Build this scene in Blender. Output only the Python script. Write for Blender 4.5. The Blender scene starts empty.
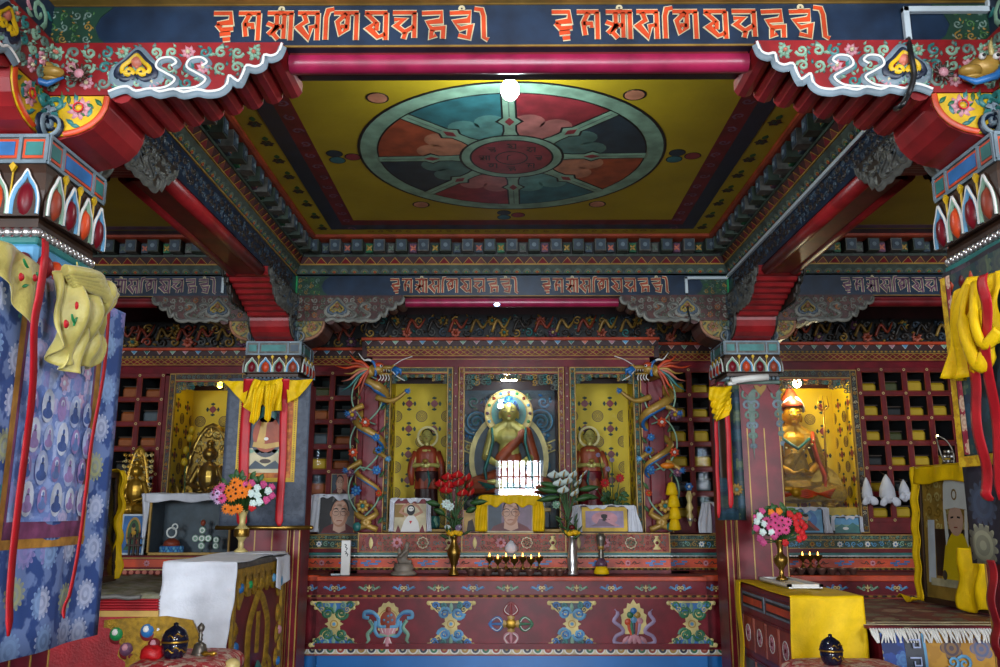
import bpy, math, random
from math import sin, cos, pi, radians, sqrt, atan2
from mathutils import Vector, Matrix, Euler
V = Vector
SC = bpy.context.scene
COL = SC.collection
# ------------------------------------------------------------------ camera
FPX = 850.0
CAM = V((0, 0, 1.5))
CROT = Euler((radians(90 + 11.76), 0, radians(0.40)), 'XYZ').to_matrix()
cd = bpy.data.cameras.new('camera'); cam = bpy.data.objects.new('camera', cd); COL.objects.link(cam)
cam.location = CAM; cam.rotation_euler = (radians(90 + 11.76), 0, radians(0.40))
cd.sensor_width = 36; cd.lens = FPX / 1000 * 36; cd.clip_start = 0.05
SC.camera = cam
# ------------------------------------------------------------------ world, colour management, daylight
w = bpy.data.worlds.new('sky'); SC.world = w; w.use_nodes = True
bg = w.node_tree.nodes['Background']; bg.inputs[0].default_value = (0.62, 0.78, 1, 1); bg.inputs[1].default_value = 1.5
vs = SC.view_settings
vs.view_transform = 'Standard'; vs.look = 'None'; vs.gamma = 1; vs.use_curve_mapping = False; vs.exposure = 1.1
SC.cycles.max_bounces = 6; SC.cycles.diffuse_bounces = 3; SC.cycles.glossy_bounces = 3; SC.cycles.transparent_max_bounces = 12
SC.cycles.transmission_bounces = 4; SC.cycles.sample_clamp_indirect = 6; SC.cycles.caustics_reflective = False; SC.cycles.caustics_refractive = False
SC.cycles.use_denoising = True
def area(name, loc, sx, sz, power, col, rot=(90, 0, 0)):
    l = bpy.data.lights.new(name, 'AREA'); l.shape = 'RECTANGLE'; l.size = sx; l.size_y = sz; l.energy = power; l.color = col
    o = bpy.data.objects.new(name, l); COL.objects.link(o); o.location = loc; o.rotation_euler = [radians(a) for a in rot]; return o
# daylight coming in through the entrance doorway and the windows of the wall behind the camera
area('door_daylight', (0.25, -3.16, 1.22), 0.76, 2.36, 105, (0.86, 0.93, 1.0), (90, 0, 0))
area('window_daylight', (-2.9, -3.16, 2.1), 1.5, 1.3, 165, (0.86, 0.93, 1.0))
area('window_daylight', (3.1, -3.16, 2.1), 1.5, 1.3, 165, (0.86, 0.93, 1.0))
def point(name, loc, power, col, r=0.04):
    l = bpy.data.lights.new(name, 'POINT'); l.energy = power; l.color = col; l.shadow_soft_size = r
    o = bpy.data.objects.new(name, l); COL.objects.link(o); o.location = loc; return o
# ------------------------------------------------------------------ photograph -> place
def ray(px, py):
    return CROT @ V(((px - 500) / FPX, (333.5 - py) / FPX, -1))
def at(px, py, Y):
    d = ray(px, py); return CAM + d * (Y / d.y)
def atz(px, py, z):
    d = ray(px, py); return CAM + d * ((z - CAM.z) / d.z)
def atx(px, py, X):
    d = ray(px, py); return CAM + d * (X / d.x)
# ------------------------------------------------------------------ materials
def lin(h):
    if isinstance(h, str):
        h = h.lstrip('#'); c = [int(h[i:i + 2], 16) / 255 for i in (0, 2, 4)]
    else: c = h
    return tuple((x / 12.92 if x <= 0.04045 else ((x + 0.055) / 1.055) ** 2.4) for x in c) + (1,)
MATS = {}
def newmat(name):
    m = bpy.data.materials.new(name); m.use_nodes = True; nt = m.node_tree
    return m, nt, nt.nodes['Principled BSDF']
def N(nt, t, **kw):
    n = nt.nodes.new(t)
    for k, v in kw.items(): setattr(n, k, v)
    return n
def paint(name, col, rough=0.45, metal=0.0, var=0.27, scale=11.0, bump=0.0, col2=None, spec=0.5, emit=None, sheen=0):
    m, nt, b = newmat(name); L = nt.links
    c = lin(col); c2 = lin(col2) if col2 else tuple(x * (1 - var * 1.6) for x in c[:3]) + (1,)
    tc = N(nt, 'ShaderNodeTexCoord'); no = N(nt, 'ShaderNodeTexNoise'); no.inputs['Scale'].default_value = scale
    no.inputs['Detail'].default_value = 5; L.new(tc.outputs['Object'], no.inputs['Vector'])
    r = N(nt, 'ShaderNodeValToRGB'); r.color_ramp.elements[0].position = 0.35; r.color_ramp.elements[1].position = 0.65
    r.color_ramp.elements[0].color = c2; r.color_ramp.elements[1].color = c
    L.new(no.outputs[0], r.inputs[0]); L.new(r.outputs[0], b.inputs['Base Color'])
    b.inputs['Roughness'].default_value = rough; b.inputs['Metallic'].default_value = metal
    b.inputs['Specular IOR Level'].default_value = spec
    if sheen: b.inputs['Sheen Weight'].default_value = sheen
    if bump:
        n2 = N(nt, 'ShaderNodeTexNoise'); n2.inputs['Scale'].default_value = scale * 8; L.new(tc.outputs['Object'], n2.inputs['Vector'])
        bp = N(nt, 'ShaderNodeBump'); bp.inputs['Strength'].default_value = bump; bp.inputs['Distance'].default_value = 0.01
        L.new(n2.outputs[0], bp.inputs['Height']); L.new(bp.outputs[0], b.inputs['Normal'])
    if emit:
        b.inputs['Emission Color'].default_value = lin(emit[0]); b.inputs['Emission Strength'].default_value = emit[1]
    MATS[name] = m; return m
P = paint
P('red', '#8e1a1e', 0.4); P('deepred', '#6e161c', 0.42, spec=.3); P('maroon', '#741421', 0.36, spec=.28); P('darkred', '#3a0e12', 0.5)
P('magenta', '#9c2048', 0.3); P('orange', '#cf4413', 0.45); P('rust', '#9a3a1e', 0.5); P('salmon', '#c9705a', 0.5)
P('pink', '#c98a94', 0.5); P('hotpink', '#d8508c', 0.5); P('lilac', '#9c88a8', 0.5); P('plum', '#6c4660', 0.4)
P('gold', '#b98f32', 0.35, 0.75, 0.3); P('brass', '#a8843c', 0.3, 0.9); P('goldpaint', '#b08a3c', 0.42, 0.15, 0.25); P('palegold', '#d2bd78', 0.45, 0.1)
P('yellow', '#d6ac08', 0.5); P('ceilyellow', '#a99312', 0.55, var=0.15, scale=2.2, bump=0.15); P('ochre', '#8c6a20', 0.55)
P('green', '#1f6a44', 0.45); P('teal', '#2c7672', 0.42); P('darkgreen', '#173c2c', 0.5); P('stackgreen', '#3c4a40', .5, var=.35, scale=20); P('stackmint', '#5d6e60', .5, var=.3, scale=20); P('stackrust', '#6a2c20', .5, var=.3); P('mint', '#83aa90', 0.5); P('leaf', '#2e5a26', 0.55)
P('emerald', '#1a8a4c', 0.45)
P('blue', '#2a6fb0', 0.4); P('skyblue', '#5a9cc4', 0.45); P('navy', '#101d33', 0.42); P('board', '#1a2e45', 0.36, var=0.3); P('plinth', '#146bb4', 0.35, var=0.12, scale=3)
P('slate', '#3a4a58', 0.5); P('bluegrey', '#70828c', 0.5); P('greygreen', '#5c7468', 0.5)
P('white', '#d8d6d0', 0.5, var=0.06); P('cream', '#d0c29a', 0.5); P('grey', '#6e6c68', 0.5); P('darkgrey', '#2a2a2c', 0.5); P('black', '#0b0a0b', 0.5); P('brown', '#3a2416', 0.5)
P('dimagedred', '#4c2420', 0.5, var=.4, scale=25); P('dimagedgreen', '#46503f', 0.5, var=.3); P('dimagedyellow', '#8a7424', 0.5, var=.4, scale=25); P('dimagedgrey', '#77766c', .5, var=.3); P('lining', '#e0bc08', .55, var=.08, scale=5); P('carved', '#342a22', 0.5, var=0.4, scale=30); P('carvedgrey', '#5e5f5a', 0.5, var=0.35, scale=30); P('rawwood', '#8a5a3a', 0.55, var=0.3, scale=22)
P('skin', '#b07c60', 0.55, var=0.08); P('skinlight', '#c9a089', 0.55, var=0.08); P('hair', '#1c181a', 0.6); P('robe', '#6c1c22', 0.5)
P('goldskin', '#c08f1c', 0.42, 0.5, 0.15); P('stone', '#8e8274', .6, var=.3); P('paleskin', '#cfc06c', 0.35, 0.2)
P('silver', '#c9c8c6', 0.3, 0.85, 0.1); P('pewter', '#7c766c', 0.35, 0.7); P('copper', '#8c6458', 0.35, 0.6)
P('whitecloth', '#cfd2da', 0.75, var=0.1, bump=0.2, sheen=0.2); P('yellowcloth', '#e8bd04', 0.6, var=0.12, scale=14, bump=0.2, spec=.25)
P('paleyellow', '#b8ab58', 0.5, var=0.2, scale=12, bump=0.2, sheen=0.3); P('redribbon', '#c01824', 0.5, var=0.15, bump=0.1); P('floorwood', '#4a2a1a', 0.4)
P('conduit', '#b9c6cc', 0.35, var=0.05); P('cable', '#16181a', 0.45)
P('throneRed', '#a3131f', 0.6, bump=0.3); P('goldcarve', '#b38a22', 0.45, 0.15, 0.3, 40, bump=0.6)
P('flame', '#ff8a30', 0.5, emit=('#ffa040', 6)); P('petalred', '#c4161c', 0.5, var=0.1); P('petalorange', '#e07c10', 0.5, var=0.1)
P('petalwhite', '#cfe0da', 0.5, var=0.06); P('marigold', '#e8b408', 0.6, var=0.1)
P('bulbwhite', '#ffffff', 0.5, emit=('#e8f4ff', 60)); P('bulbwarm', '#ffffff', 0.5, emit=('#ffe9a0', 30)); P('ledblue', '#ffffff', 0.5, emit=('#9ab8ff', 14)); P('bulbyellow', '#ffffff', 0.5, emit=('#ffe03a', 14))
P('wallplaster', '#6a4a34', 0.8, var=0.2, scale=3)
def glassmat(name, tint=(0.93, 0.97, 0.96), rough=0.0, ior=1.5):
    m = bpy.data.materials.new(name); m.use_nodes = True; nt = m.node_tree; nt.nodes.clear(); L = nt.links
    o = N(nt, 'ShaderNodeOutputMaterial'); mx = N(nt, 'ShaderNodeMixShader'); t = N(nt, 'ShaderNodeBsdfTransparent'); g = N(nt, 'ShaderNodeBsdfGlossy')
    t.inputs[0].default_value = tint + (1,); g.inputs['Roughness'].default_value = rough
    f = N(nt, 'ShaderNodeFresnel'); f.inputs[0].default_value = ior
    L.new(f.outputs[0], mx.inputs[0]); L.new(t.outputs[0], mx.inputs[1]); L.new(g.outputs[0], mx.inputs[2]); L.new(mx.outputs[0], o.inputs[0]); MATS[name] = m
glassmat('glass', ior=1.3); glassmat('dullglass', ior=1.13); glassmat('caseglass', ior=1.75)
# flower-medallion brocade: plane 'xz','yz','xy'; list of motif colours
def brocade(name, base, cols, scale=9, plane='xz', petals=8, base2=None, rough=0.6, size=0.42, sx=1.0, noise=0.5, metal=0.0):
    m, nt, b = newmat(name); L = nt.links
    tc = N(nt, 'ShaderNodeTexCoord'); sp = N(nt, 'ShaderNodeSeparateXYZ'); L.new(tc.outputs['Object'], sp.inputs[0])
    cb = N(nt, 'ShaderNodeCombineXYZ'); a, c = {'xz': ('X', 'Z'), 'yz': ('Y', 'Z'), 'xy': ('X', 'Y')}[plane]
    L.new(sp.outputs[a], cb.inputs[0]); L.new(sp.outputs[c], cb.inputs[1])
    mp = N(nt, 'ShaderNodeMapping'); mp.inputs['Scale'].default_value = (scale * sx, scale, 1); L.new(cb.outputs[0], mp.inputs[0])
    vo = N(nt, 'ShaderNodeTexVoronoi'); vo.voronoi_dimensions = '2D'; vo.inputs['Scale'].default_value = 1; vo.inputs['Randomness'].default_value = 0.35
    L.new(mp.outputs[0], vo.inputs['Vector'])
    df = N(nt, 'ShaderNodeVectorMath', operation='SUBTRACT'); L.new(mp.outputs[0], df.inputs[0]); L.new(vo.outputs['Position'], df.inputs[1])
    s2 = N(nt, 'ShaderNodeSeparateXYZ'); L.new(df.outputs[0], s2.inputs[0])
    def M(op, x, y=None):
        n = N(nt, 'ShaderNodeMath', operation=op)
        for i, q in enumerate((x, y)):
            if q is None: continue
            if isinstance(q, (int, float)): n.inputs[i].default_value = q
            else: L.new(q, n.inputs[i])
        return n.outputs[0]
    ang = M('ARCTAN2', s2.outputs[1], s2.outputs[0])
    pet = M('ABSOLUTE', M('SINE', M('MULTIPLY', ang, petals / 2)))
    rad = M('MULTIPLY', M('ADD', M('MULTIPLY', pet, 0.28), 0.74), size)
    d = vo.outputs['Distance']
    inside = M('LESS_THAN', d, rad)
    ringy = M('GREATER_THAN', M('SINE', M('MULTIPLY', d, 34 / size * 0.42)), 0.1)
    mask = M('MULTIPLY', inside, M('ADD', M('MULTIPLY', ringy, 0.3), 0.55))
    wn = N(nt, 'ShaderNodeTexWhiteNoise'); wn.noise_dimensions = '2D'; L.new(vo.outputs['Position'], wn.inputs['Vector'])
    rp = N(nt, 'ShaderNodeValToRGB'); rp.color_ramp.interpolation = 'CONSTANT'
    els = rp.color_ramp.elements
    while len(els) < len(cols): els.new(0.5)
    for i, cc in enumerate(cols): els[i].position = i / len(cols); els[i].color = lin(cc)
    L.new(wn.outputs['Value'], rp.inputs[0])
    ns = N(nt, 'ShaderNodeTexNoise'); ns.inputs['Scale'].default_value = scale * 1.7; ns.inputs['Detail'].default_value = 3; L.new(cb.outputs[0], ns.inputs['Vector'])
    br = N(nt, 'ShaderNodeValToRGB'); br.color_ramp.interpolation = 'EASE'; br.color_ramp.elements[0].position = 0.47; br.color_ramp.elements[1].position = 0.53
    br.color_ramp.elements[0].color = lin(base); br.color_ramp.elements[1].color = lin(base2 or base); L.new(ns.outputs[0], br.inputs[0])
    mx = N(nt, 'ShaderNodeMix', data_type='RGBA'); L.new(mask, mx.inputs[0]); L.new(br.outputs[0], mx.inputs[6]); L.new(rp.outputs[0], mx.inputs[7])
    L.new(mx.outputs[2], b.inputs['Base Color']); b.inputs['Roughness'].default_value = rough; b.inputs['Metallic'].default_value = metal
    MATS[name] = m
brocade('bluebrocade', '#34508e', ['#4fa69c', '#b9c6e4', '#b0b47c', '#8fb0dc', '#9c90cc', '#c4cee8'], 8.0, 'yz', 14, '#7088bc', size=0.36)
brocade('greybrocade', '#3e4654', ['#4e5764', '#48505e', '#353c49'], 26, 'xz', 8, '#454d5b')
brocade('darkbrocade', '#1d1c26', ['#8a8a70', '#3a4658', '#5a4a56', '#75795e'], 6.5, 'yz', 14, '#2b2733', size=0.42)
brocade('greenbrocade', '#1e3a3c', ['#5d6a4c', '#2c4a5c', '#444e44'], 10, 'yz', 10, '#243040')
brocade('pinkbrocade', '#a03040', ['#c9a06a', '#b9505a', '#d8c0a0'], 16, 'yz', 8, '#8a2436')
brocade('redbrocade', '#a31f28', ['#d9c8b4', '#b94048', '#c03038'], 22, 'xy', 6, '#c8a898')
brocade('orangebrocade', '#a4521c', ['#c97c2c', '#8a3c1c'], 30, 'xz', 8, '#b4641e')
brocade('yellowborder', '#c9a010', ['#a07c10', '#d8b828'], 40, 'yz', 6, '#b98c14')
brocade('tigerrug', '#a8771e', ['#16264c', '#3a5c8c', '#c08c3c', '#101a30'], 7, 'xz', 5, '#b58424', size=0.35)
brocade('bluerug', '#182c60', ['#9c86a8', '#4c7cae', '#b9a878'], 9, 'xz', 6, '#22408a', size=0.32)
brocade('throneRug', '#561420', ['#8a8468', '#6c7060', '#a08c78'], 5.5, 'xy', 5, '#6c1a28', size=0.33)
# ------------------------------------------------------------------ mesh builder
class MB:
    def __init__(s, mat=None, smooth=False):
        s.v = []; s.f = []; s.fm = []; s.fs = []; s.mats = []; s.cur = 0; s.smooth = smooth
        if mat: s.use(mat)
    def use(s, mat, smooth=None):
        if mat not in s.mats: s.mats.append(mat)
        s.cur = s.mats.index(mat)
        if smooth is not None: s.smooth = smooth
        return s
    def face(s, idx, sm=None):
        s.f.append(tuple(idx)); s.fm.append(s.cur); s.fs.append(s.smooth if sm is None else sm)
    def vs(s, pts):
        n = len(s.v); s.v.extend(tuple(p) for p in pts); return list(range(n, n + len(pts)))
    def box(s, x0, x1, y0, y1, z0, z1):
        i = s.vs([(x, y, z) for z in (z0, z1) for y in (y0, y1) for x in (x0, x1)])
        for q in ((0, 2, 3, 1), (4, 5, 7, 6), (0, 1, 5, 4), (2, 6, 7, 3), (0, 4, 6, 2), (1, 3, 7, 5)): s.face([i[k] for k in q], False)
        return s
    def bbox(s, x0, x1, y0, y1, z0, z1, b=0.004):      # chamfered box
        vs = []
        for sx, x in ((-1, x0), (1, x1)):
            for sy, y in ((-1, y0), (1, y1)):
                for sz, z in ((-1, z0), (1, z1)):
                    vs.append(((sx, sy, sz), [(x, y - sy * b, z - sz * b), (x - sx * b, y, z - sz * b), (x - sx * b, y - sy * b, z)]))
        idx = {k: s.vs(p) for k, p in vs}
        for ax in range(3):
            for d in (-1, 1):
                o = [a for a in range(3) if a != ax]; q = []
                for a, c in ((-1, -1), (1, -1), (1, 1), (-1, 1)):
                    k = [0, 0, 0]; k[ax] = d; k[o[0]] = a; k[o[1]] = c; q.append(idx[tuple(k)][ax])
                s.face(q, False)
        for ax in range(3):
            o = [a for a in range(3) if a != ax]
            for a in (-1, 1):
                for c in (-1, 1):
                    k0 = [0, 0, 0]; k0[ax] = -1; k0[o[0]] = a; k0[o[1]] = c; k1 = list(k0); k1[ax] = 1
                    s.face([idx[tuple(k0)][o[0]], idx[tuple(k1)][o[0]], idx[tuple(k1)][o[1]], idx[tuple(k0)][o[1]]], False)
        for k in idx: s.face(idx[k], False)
        return s
    def fbox(s, F, x0, x1, y0, y1, d0, d1):
        i = s.vs([F.p(x, y, d) for d in (d0, d1) for y in (y0, y1) for x in (x0, x1)])
        for q in ((0, 2, 3, 1), (4, 5, 7, 6), (0, 1, 5, 4), (2, 6, 7, 3), (0, 4, 6, 2), (1, 3, 7, 5)): s.face([i[k] for k in q], False)
        return s
    def grid(s, fn, nu, nv, sm=True):
        i = s.vs([fn(a / nu, c / nv) for c in range(nv + 1) for a in range(nu + 1)])
        for c in range(nv):
            for a in range(nu):
                k = c * (nu + 1) + a; s.face((i[k], i[k + 1], i[k + nu + 2], i[k + nu + 1]), sm)
        return s
    def prism(s, F, pts, d0, d1, back=False):          # closed outline in frame F, raised from d0 to d1
        a = s.vs([F.p(x, y, d1) for x, y in pts]); b = s.vs([F.p(x, y, d0) for x, y in pts]); n = len(pts)
        s.face(a, False)
        if back: s.face(b[::-1], False)
        for k in range(n): s.face((a[k], b[k], b[(k + 1) % n], a[(k + 1) % n]), False)
        return s
    def flat(s, F, pts, d=0.0): s.face(s.vs([F.p(x, y, d) for x, y in pts]), False); return s
    def ell(s, F, cx, cy, rx, ry=None, d=0.0, h=0.002, n=16, dome=False):
        ry = ry or rx
        ps = [(cx + rx * cos(2 * pi * k / n), cy + ry * sin(2 * pi * k / n)) for k in range(n)]
        if not dome: return s.prism(F, ps, d, d + h)
        a = s.vs([F.p(x, y, d) for x, y in ps]); m = s.vs([F.p(cx + (x - cx) * .7, cy + (y - cy) * .7, d + h * .75) for x, y in ps]); c = s.vs([F.p(cx, cy, d + h)])[0]
        for k in range(n):
            j = (k + 1) % n; s.face((a[k], a[j], m[j], m[k]), True); s.face((m[k], m[j], c), True)
        return s
    def ring(s, F, cx, cy, r0, r1, d=0.0, h=0.002, n=24, a0=0, a1=2 * pi):
        full = abs(a1 - a0 - 2 * pi) < 1e-6
        k = n + 1
        A = [a0 + (a1 - a0) * t / n for t in range(k)]
        i0 = s.vs([F.p(cx + r0 * cos(a), cy + r0 * sin(a), d + h) for a in A]); i1 = s.vs([F.p(cx + r1 * cos(a), cy + r1 * sin(a), d + h) for a in A])
        j0 = s.vs([F.p(cx + r0 * cos(a), cy + r0 * sin(a), d) for a in A]); j1 = s.vs([F.p(cx + r1 * cos(a), cy + r1 * sin(a), d) for a in A])
        for t in range(n):
            s.face((i0[t], i1[t], i1[t + 1], i0[t + 1]), False); s.face((i1[t], j1[t], j1[t + 1], i1[t + 1]), False); s.face((i0[t], i0[t + 1], j0[t + 1], j0[t]), False)
        return s
    def rib(s, F, pts, wd, d=0.0, h=0.003, flat=False, closed=False):   # raised ribbon along a line; wd width or list
        n = len(pts); W = wd if isinstance(wd, (list, tuple)) else [wd] * n
        L = []; R = []; C = []
        for k in range(n):
            if closed: a, b = pts[k - 1], pts[(k + 1) % n]
            else: a, b = pts[max(k - 1, 0)], pts[min(k + 1, n - 1)]
            tx, ty = b[0] - a[0], b[1] - a[1]; l = sqrt(tx * tx + ty * ty) or 1; nx, ny = -ty / l, tx / l; q = W[k] / 2
            if 0 < k < n - 1 or closed:
                p0, p1, p2 = pts[k - 1], pts[k], pts[(k + 1) % n]
                ax, ay = p1[0] - p0[0], p1[1] - p0[1]; la = sqrt(ax * ax + ay * ay) or 1
                co = abs((-ay / la) * nx + (ax / la) * ny); q /= max(co, 0.55)
            L.append((pts[k][0] + nx * q, pts[k][1] + ny * q)); R.append((pts[k][0] - nx * q, pts[k][1] - ny * q))
        rng = range(n if closed else n - 1)
        if flat:
            a = s.vs([F.p(x, y, d + h) for x, y in L]); b = s.vs([F.p(x, y, d + h) for x, y in R]); a2 = s.vs([F.p(x, y, d) for x, y in L]); b2 = s.vs([F.p(x, y, d) for x, y in R])
            for k in rng:
                j = (k + 1) % n; s.face((a[k], b[k], b[j], a[j]), False); s.face((a[k], a[j], a2[j], a2[k]), False); s.face((b[k], b2[k], b2[j], b[j]), False)
        else:
            a = s.vs([F.p(x, y, d) for x, y in L]); b = s.vs([F.p(x, y, d) for x, y in R]); c = s.vs([F.p(x, y, d + h) for x, y in pts])
            for k in rng:
                j = (k + 1) % n; s.face((a[k], c[k], c[j], a[j]), True); s.face((c[k], b[k], b[j], c[j]), True)
        return s
    def spiral(s, F, cx, cy, r, turns=1.6, a0=0.0, dirn=1, wd=None, d=0.0, h=0.003, n=14, tail=None):
        wd = wd or r * 0.45; ps = []; W = []
        for k in range(n + 1):
            t = k / n; a = a0 + dirn * turns * 2 * pi * t; q = r * (0.12 + 0.88 * t); ps.append((cx + q * cos(a), cy + q * sin(a))); W.append(wd * (0.5 + 0.5 * t))
        if tail: ps += tail; W += [wd * 0.7] * (len(tail) - 1) + [wd * 0.15]
        return s.rib(F, ps, W, d, h)
    def leaf(s, F, x, y, ang, l, wd, d=0.0, h=0.003):
        ps = [(x + cos(ang) * l * t, y + sin(ang) * l * t) for t in (0, .25, .5, .75, 1)]
        return s.rib(F, ps, [wd * .2, wd * .8, wd, wd * .7, 0.0], d, h)
    def flower(s, F, x, y, r, mp, mc, n=8, d=0.0, h=0.004, a0=0.0):
        s.use(mp)
        for k in range(n):
            s.leaf(F, x + cos(a0 + 2 * pi * k / n) * r * .25, y + sin(a0 + 2 * pi * k / n) * r * .25, a0 + 2 * pi * k / n, r * .75, r * 4.2 / n, d, h)
        s.use(mc); s.ell(F, x, y, r * .33, None, d + h * .6, h, 8, True); return s
    def tube(s, pts, r, n=8, cap=True, sm=True, sq=1.0):
        pts = [V(p) for p in pts]; m = len(pts); R = r if isinstance(r, (list, tuple)) else [r] * m
        rings = []; up = None
        for k in range(m):
            t = (pts[min(k + 1, m - 1)] - pts[max(k - 1, 0)]).normalized()
            if up is None:
                up = V((0, 0, 1)) if abs(t.z) < .9 else V((0, 1, 0))
            a = (up - t * up.dot(t)); a = a.normalized() if a.length > 1e-6 else t.orthogonal().normalized(); b = t.cross(a); up = a
            rings.append(s.vs([pts[k] + (a * cos(2 * pi * q / n) + b * sin(2 * pi * q / n) * sq) * R[k] for q in range(n)]))
        for k in range(m - 1):
            for q in range(n): s.face((rings[k][q], rings[k][(q + 1) % n], rings[k + 1][(q + 1) % n], rings[k + 1][q]), sm)
        if cap: s.face(rings[0][::-1], False); s.face(rings[-1], False)
        return s
    def lathe(s, c, prof, n=20, sx=1.0, sy=1.0, cap=True):      # prof: (radius, height above c)
        c = V(c); rings = [s.vs([c + V((cos(2 * pi * q / n) * r * sx, sin(2 * pi * q / n) * r * sy, z)) for q in range(n)]) for r, z in prof]
        for k in range(len(prof) - 1):
            for q in range(n): s.face((rings[k][q], rings[k][(q + 1) % n], rings[k + 1][(q + 1) % n], rings[k + 1][q]), True)
        if cap:
            if prof[0][0] > 1e-4: s.face(rings[0][::-1], False)
            if prof[-1][0] > 1e-4: s.face(rings[-1], False)
        return s
    def ball(s, c, rx, ry=None, rz=None, n=12, m=8, R=None):
        ry = rx if ry is None else ry; rz = rx if rz is None else rz; c = V(c); R = R or Matrix.Identity(3)
        def f(u, v):
            a = 2 * pi * u; b = pi * (v - .5); return c + R @ V((rx * cos(a) * cos(b), ry * sin(a) * cos(b), rz * sin(b)))
        return s.grid(f, n, m)
    def build(s, name, parent=None, thick=0, remesh=0, smoothmod=0, **props):
        me = bpy.data.meshes.new(name); org = V((0, 0, 0))
        if parent is not None: org = ORG.get(parent, V((0, 0, 0)))
        me.from_pydata([V(v) - org for v in s.v], [], s.f); me.update()
        for mn in s.mats: me.materials.append(MATS[REMAP.get(mn, mn)])
        me.polygons.foreach_set('material_index', s.fm); me.polygons.foreach_set('use_smooth', s.fs); me.update()
        o = bpy.data.objects.new(name, me); COL.objects.link(o)
        if parent is not None: o.parent = parent; ORG[o] = org
        if remesh:
            md = o.modifiers.new('fuse', 'REMESH'); md.mode = 'VOXEL'; md.voxel_size = remesh; md.use_smooth_shade = True
            ms = o.modifiers.new('soft', 'SMOOTH'); ms.iterations = smoothmod or 2; ms.factor = 0.5
        if thick:
            md = o.modifiers.new('thickness', 'SOLIDIFY'); md.thickness = thick; md.offset = 0
        for k, x in props.items(): o[k] = x
        return o
ORG = {}; REMAP = {}
class Fr:
    def __init__(s, o, u, v, n): s.o = V(o); s.u = V(u); s.v = V(v); s.n = V(n)
    def p(s, x, y, d=0.0): return s.o + s.u * x + s.v * y + s.n * d
    def sub(s, x, y, sc=1.0, d=0.0, fx=1): return Fr(s.p(x, y, d), s.u * sc * fx, s.v * sc, s.n)
def FM(x, Y, z): return Fr((x, Y, z), (1, 0, 0), (0, 0, 1), (0, -1, 0))          # metric frame facing the viewer
def FP(px, py, Y):                                                              # the same, one unit = one photo pixel there
    o = at(px, py, Y); du = at(px + 1, py, Y).x - o.x; dv = at(px, py - 1, Y).z - o.z
    return Fr(o, (du, 0, 0), (0, 0, dv), (0, -1, 0))
def T(name, label, cat, loc, group=None):
    o = bpy.data.objects.new(name, None); COL.objects.link(o); o.location = V(loc); o.empty_display_size = .05
    o['label'] = label; o['category'] = cat; ORG[o] = V(loc)
    if group: o['group'] = group
    return o
def copytree(o, loc, label=None, parent=None, scale=None, rotz=None):
    c = o.copy(); COL.objects.link(c)
    if parent is None:
        c.location = loc
        if scale: c.scale = scale
        if rotz is not None: c.rotation_euler = (0, 0, rotz)
        if label: c['label'] = label
    else: c.parent = parent
    for ch in [k for k in bpy.data.objects if k.parent == o]: copytree(ch, None, None, c)
    return c
def one(mb, name, label, cat, group=None, **kw):
    o = mb.build(name, None, **kw); o['label'] = label; o['category'] = cat
    if group: o['group'] = group
    return o
def struct(mb, name, **kw):
    o = mb.build(name, None, **kw); o['kind'] = 'structure'; return o
RND = random.Random(7)
def smooth_pts(ps, n=4):
    out = []
    for k in range(len(ps) - 1):
        p0 = ps[max(k - 1, 0)]; p1 = ps[k]; p2 = ps[k + 1]; p3 = ps[min(k + 2, len(ps) - 1)]
        for j in range(n):
            t = j / n
            out.append(tuple(0.5 * ((2 * b) + (-a + c) * t + (2 * a - 5 * b + 4 * c - d) * t * t + (-a + 3 * b - 3 * c + d) * t ** 3) for a, b, c, d in zip(p0, p1, p2, p3)))
    out.append(tuple(ps[-1])); return out
# foliage scrollwork filling a rectangle of frame F
def scrollfill(m, F, x0, x1, y0, y1, mats, flowers=None, seed=1, h=0.004, d=0.0, dens=1.0, inside=None, wdk=.38):
    rn = random.Random(seed); H = y1 - y0; step = H / max(1, round(dens)) ; rows = max(1, round(dens)); nx = max(1, int(round((x1 - x0) / step)))
    st = (x1 - x0) / nx
    for r in range(rows):
        for k in range(nx):
            cx = x0 + st * (k + .5); cy = y0 + step * (r + .5)
            if inside and not inside(cx, cy): continue
            q = min(st, step) * .42; s = 1 if (k + r) % 2 else -1; m.use(rn.choice(mats))
            if flowers and (k * 7 + r * 3 + seed) % 4 == 0:
                fp, fc = rn.choice(flowers); m.flower(F, cx, cy, q * 1.05, fp, fc, 7, d, h, rn.random()); m.use(rn.choice(mats))
            else:
                m.spiral(F, cx, cy, q * .9, 1.3, rn.random() * 6, s, q * wdk, d, h, 11)
            for j in range(3):
                m.use(rn.choice(mats)); a = rn.random() * 6.28; m.leaf(F, cx + cos(a) * q * .9, cy + sin(a) * q * .9, a + s * 1.1, q * .7, q * .4, d, h)
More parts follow.
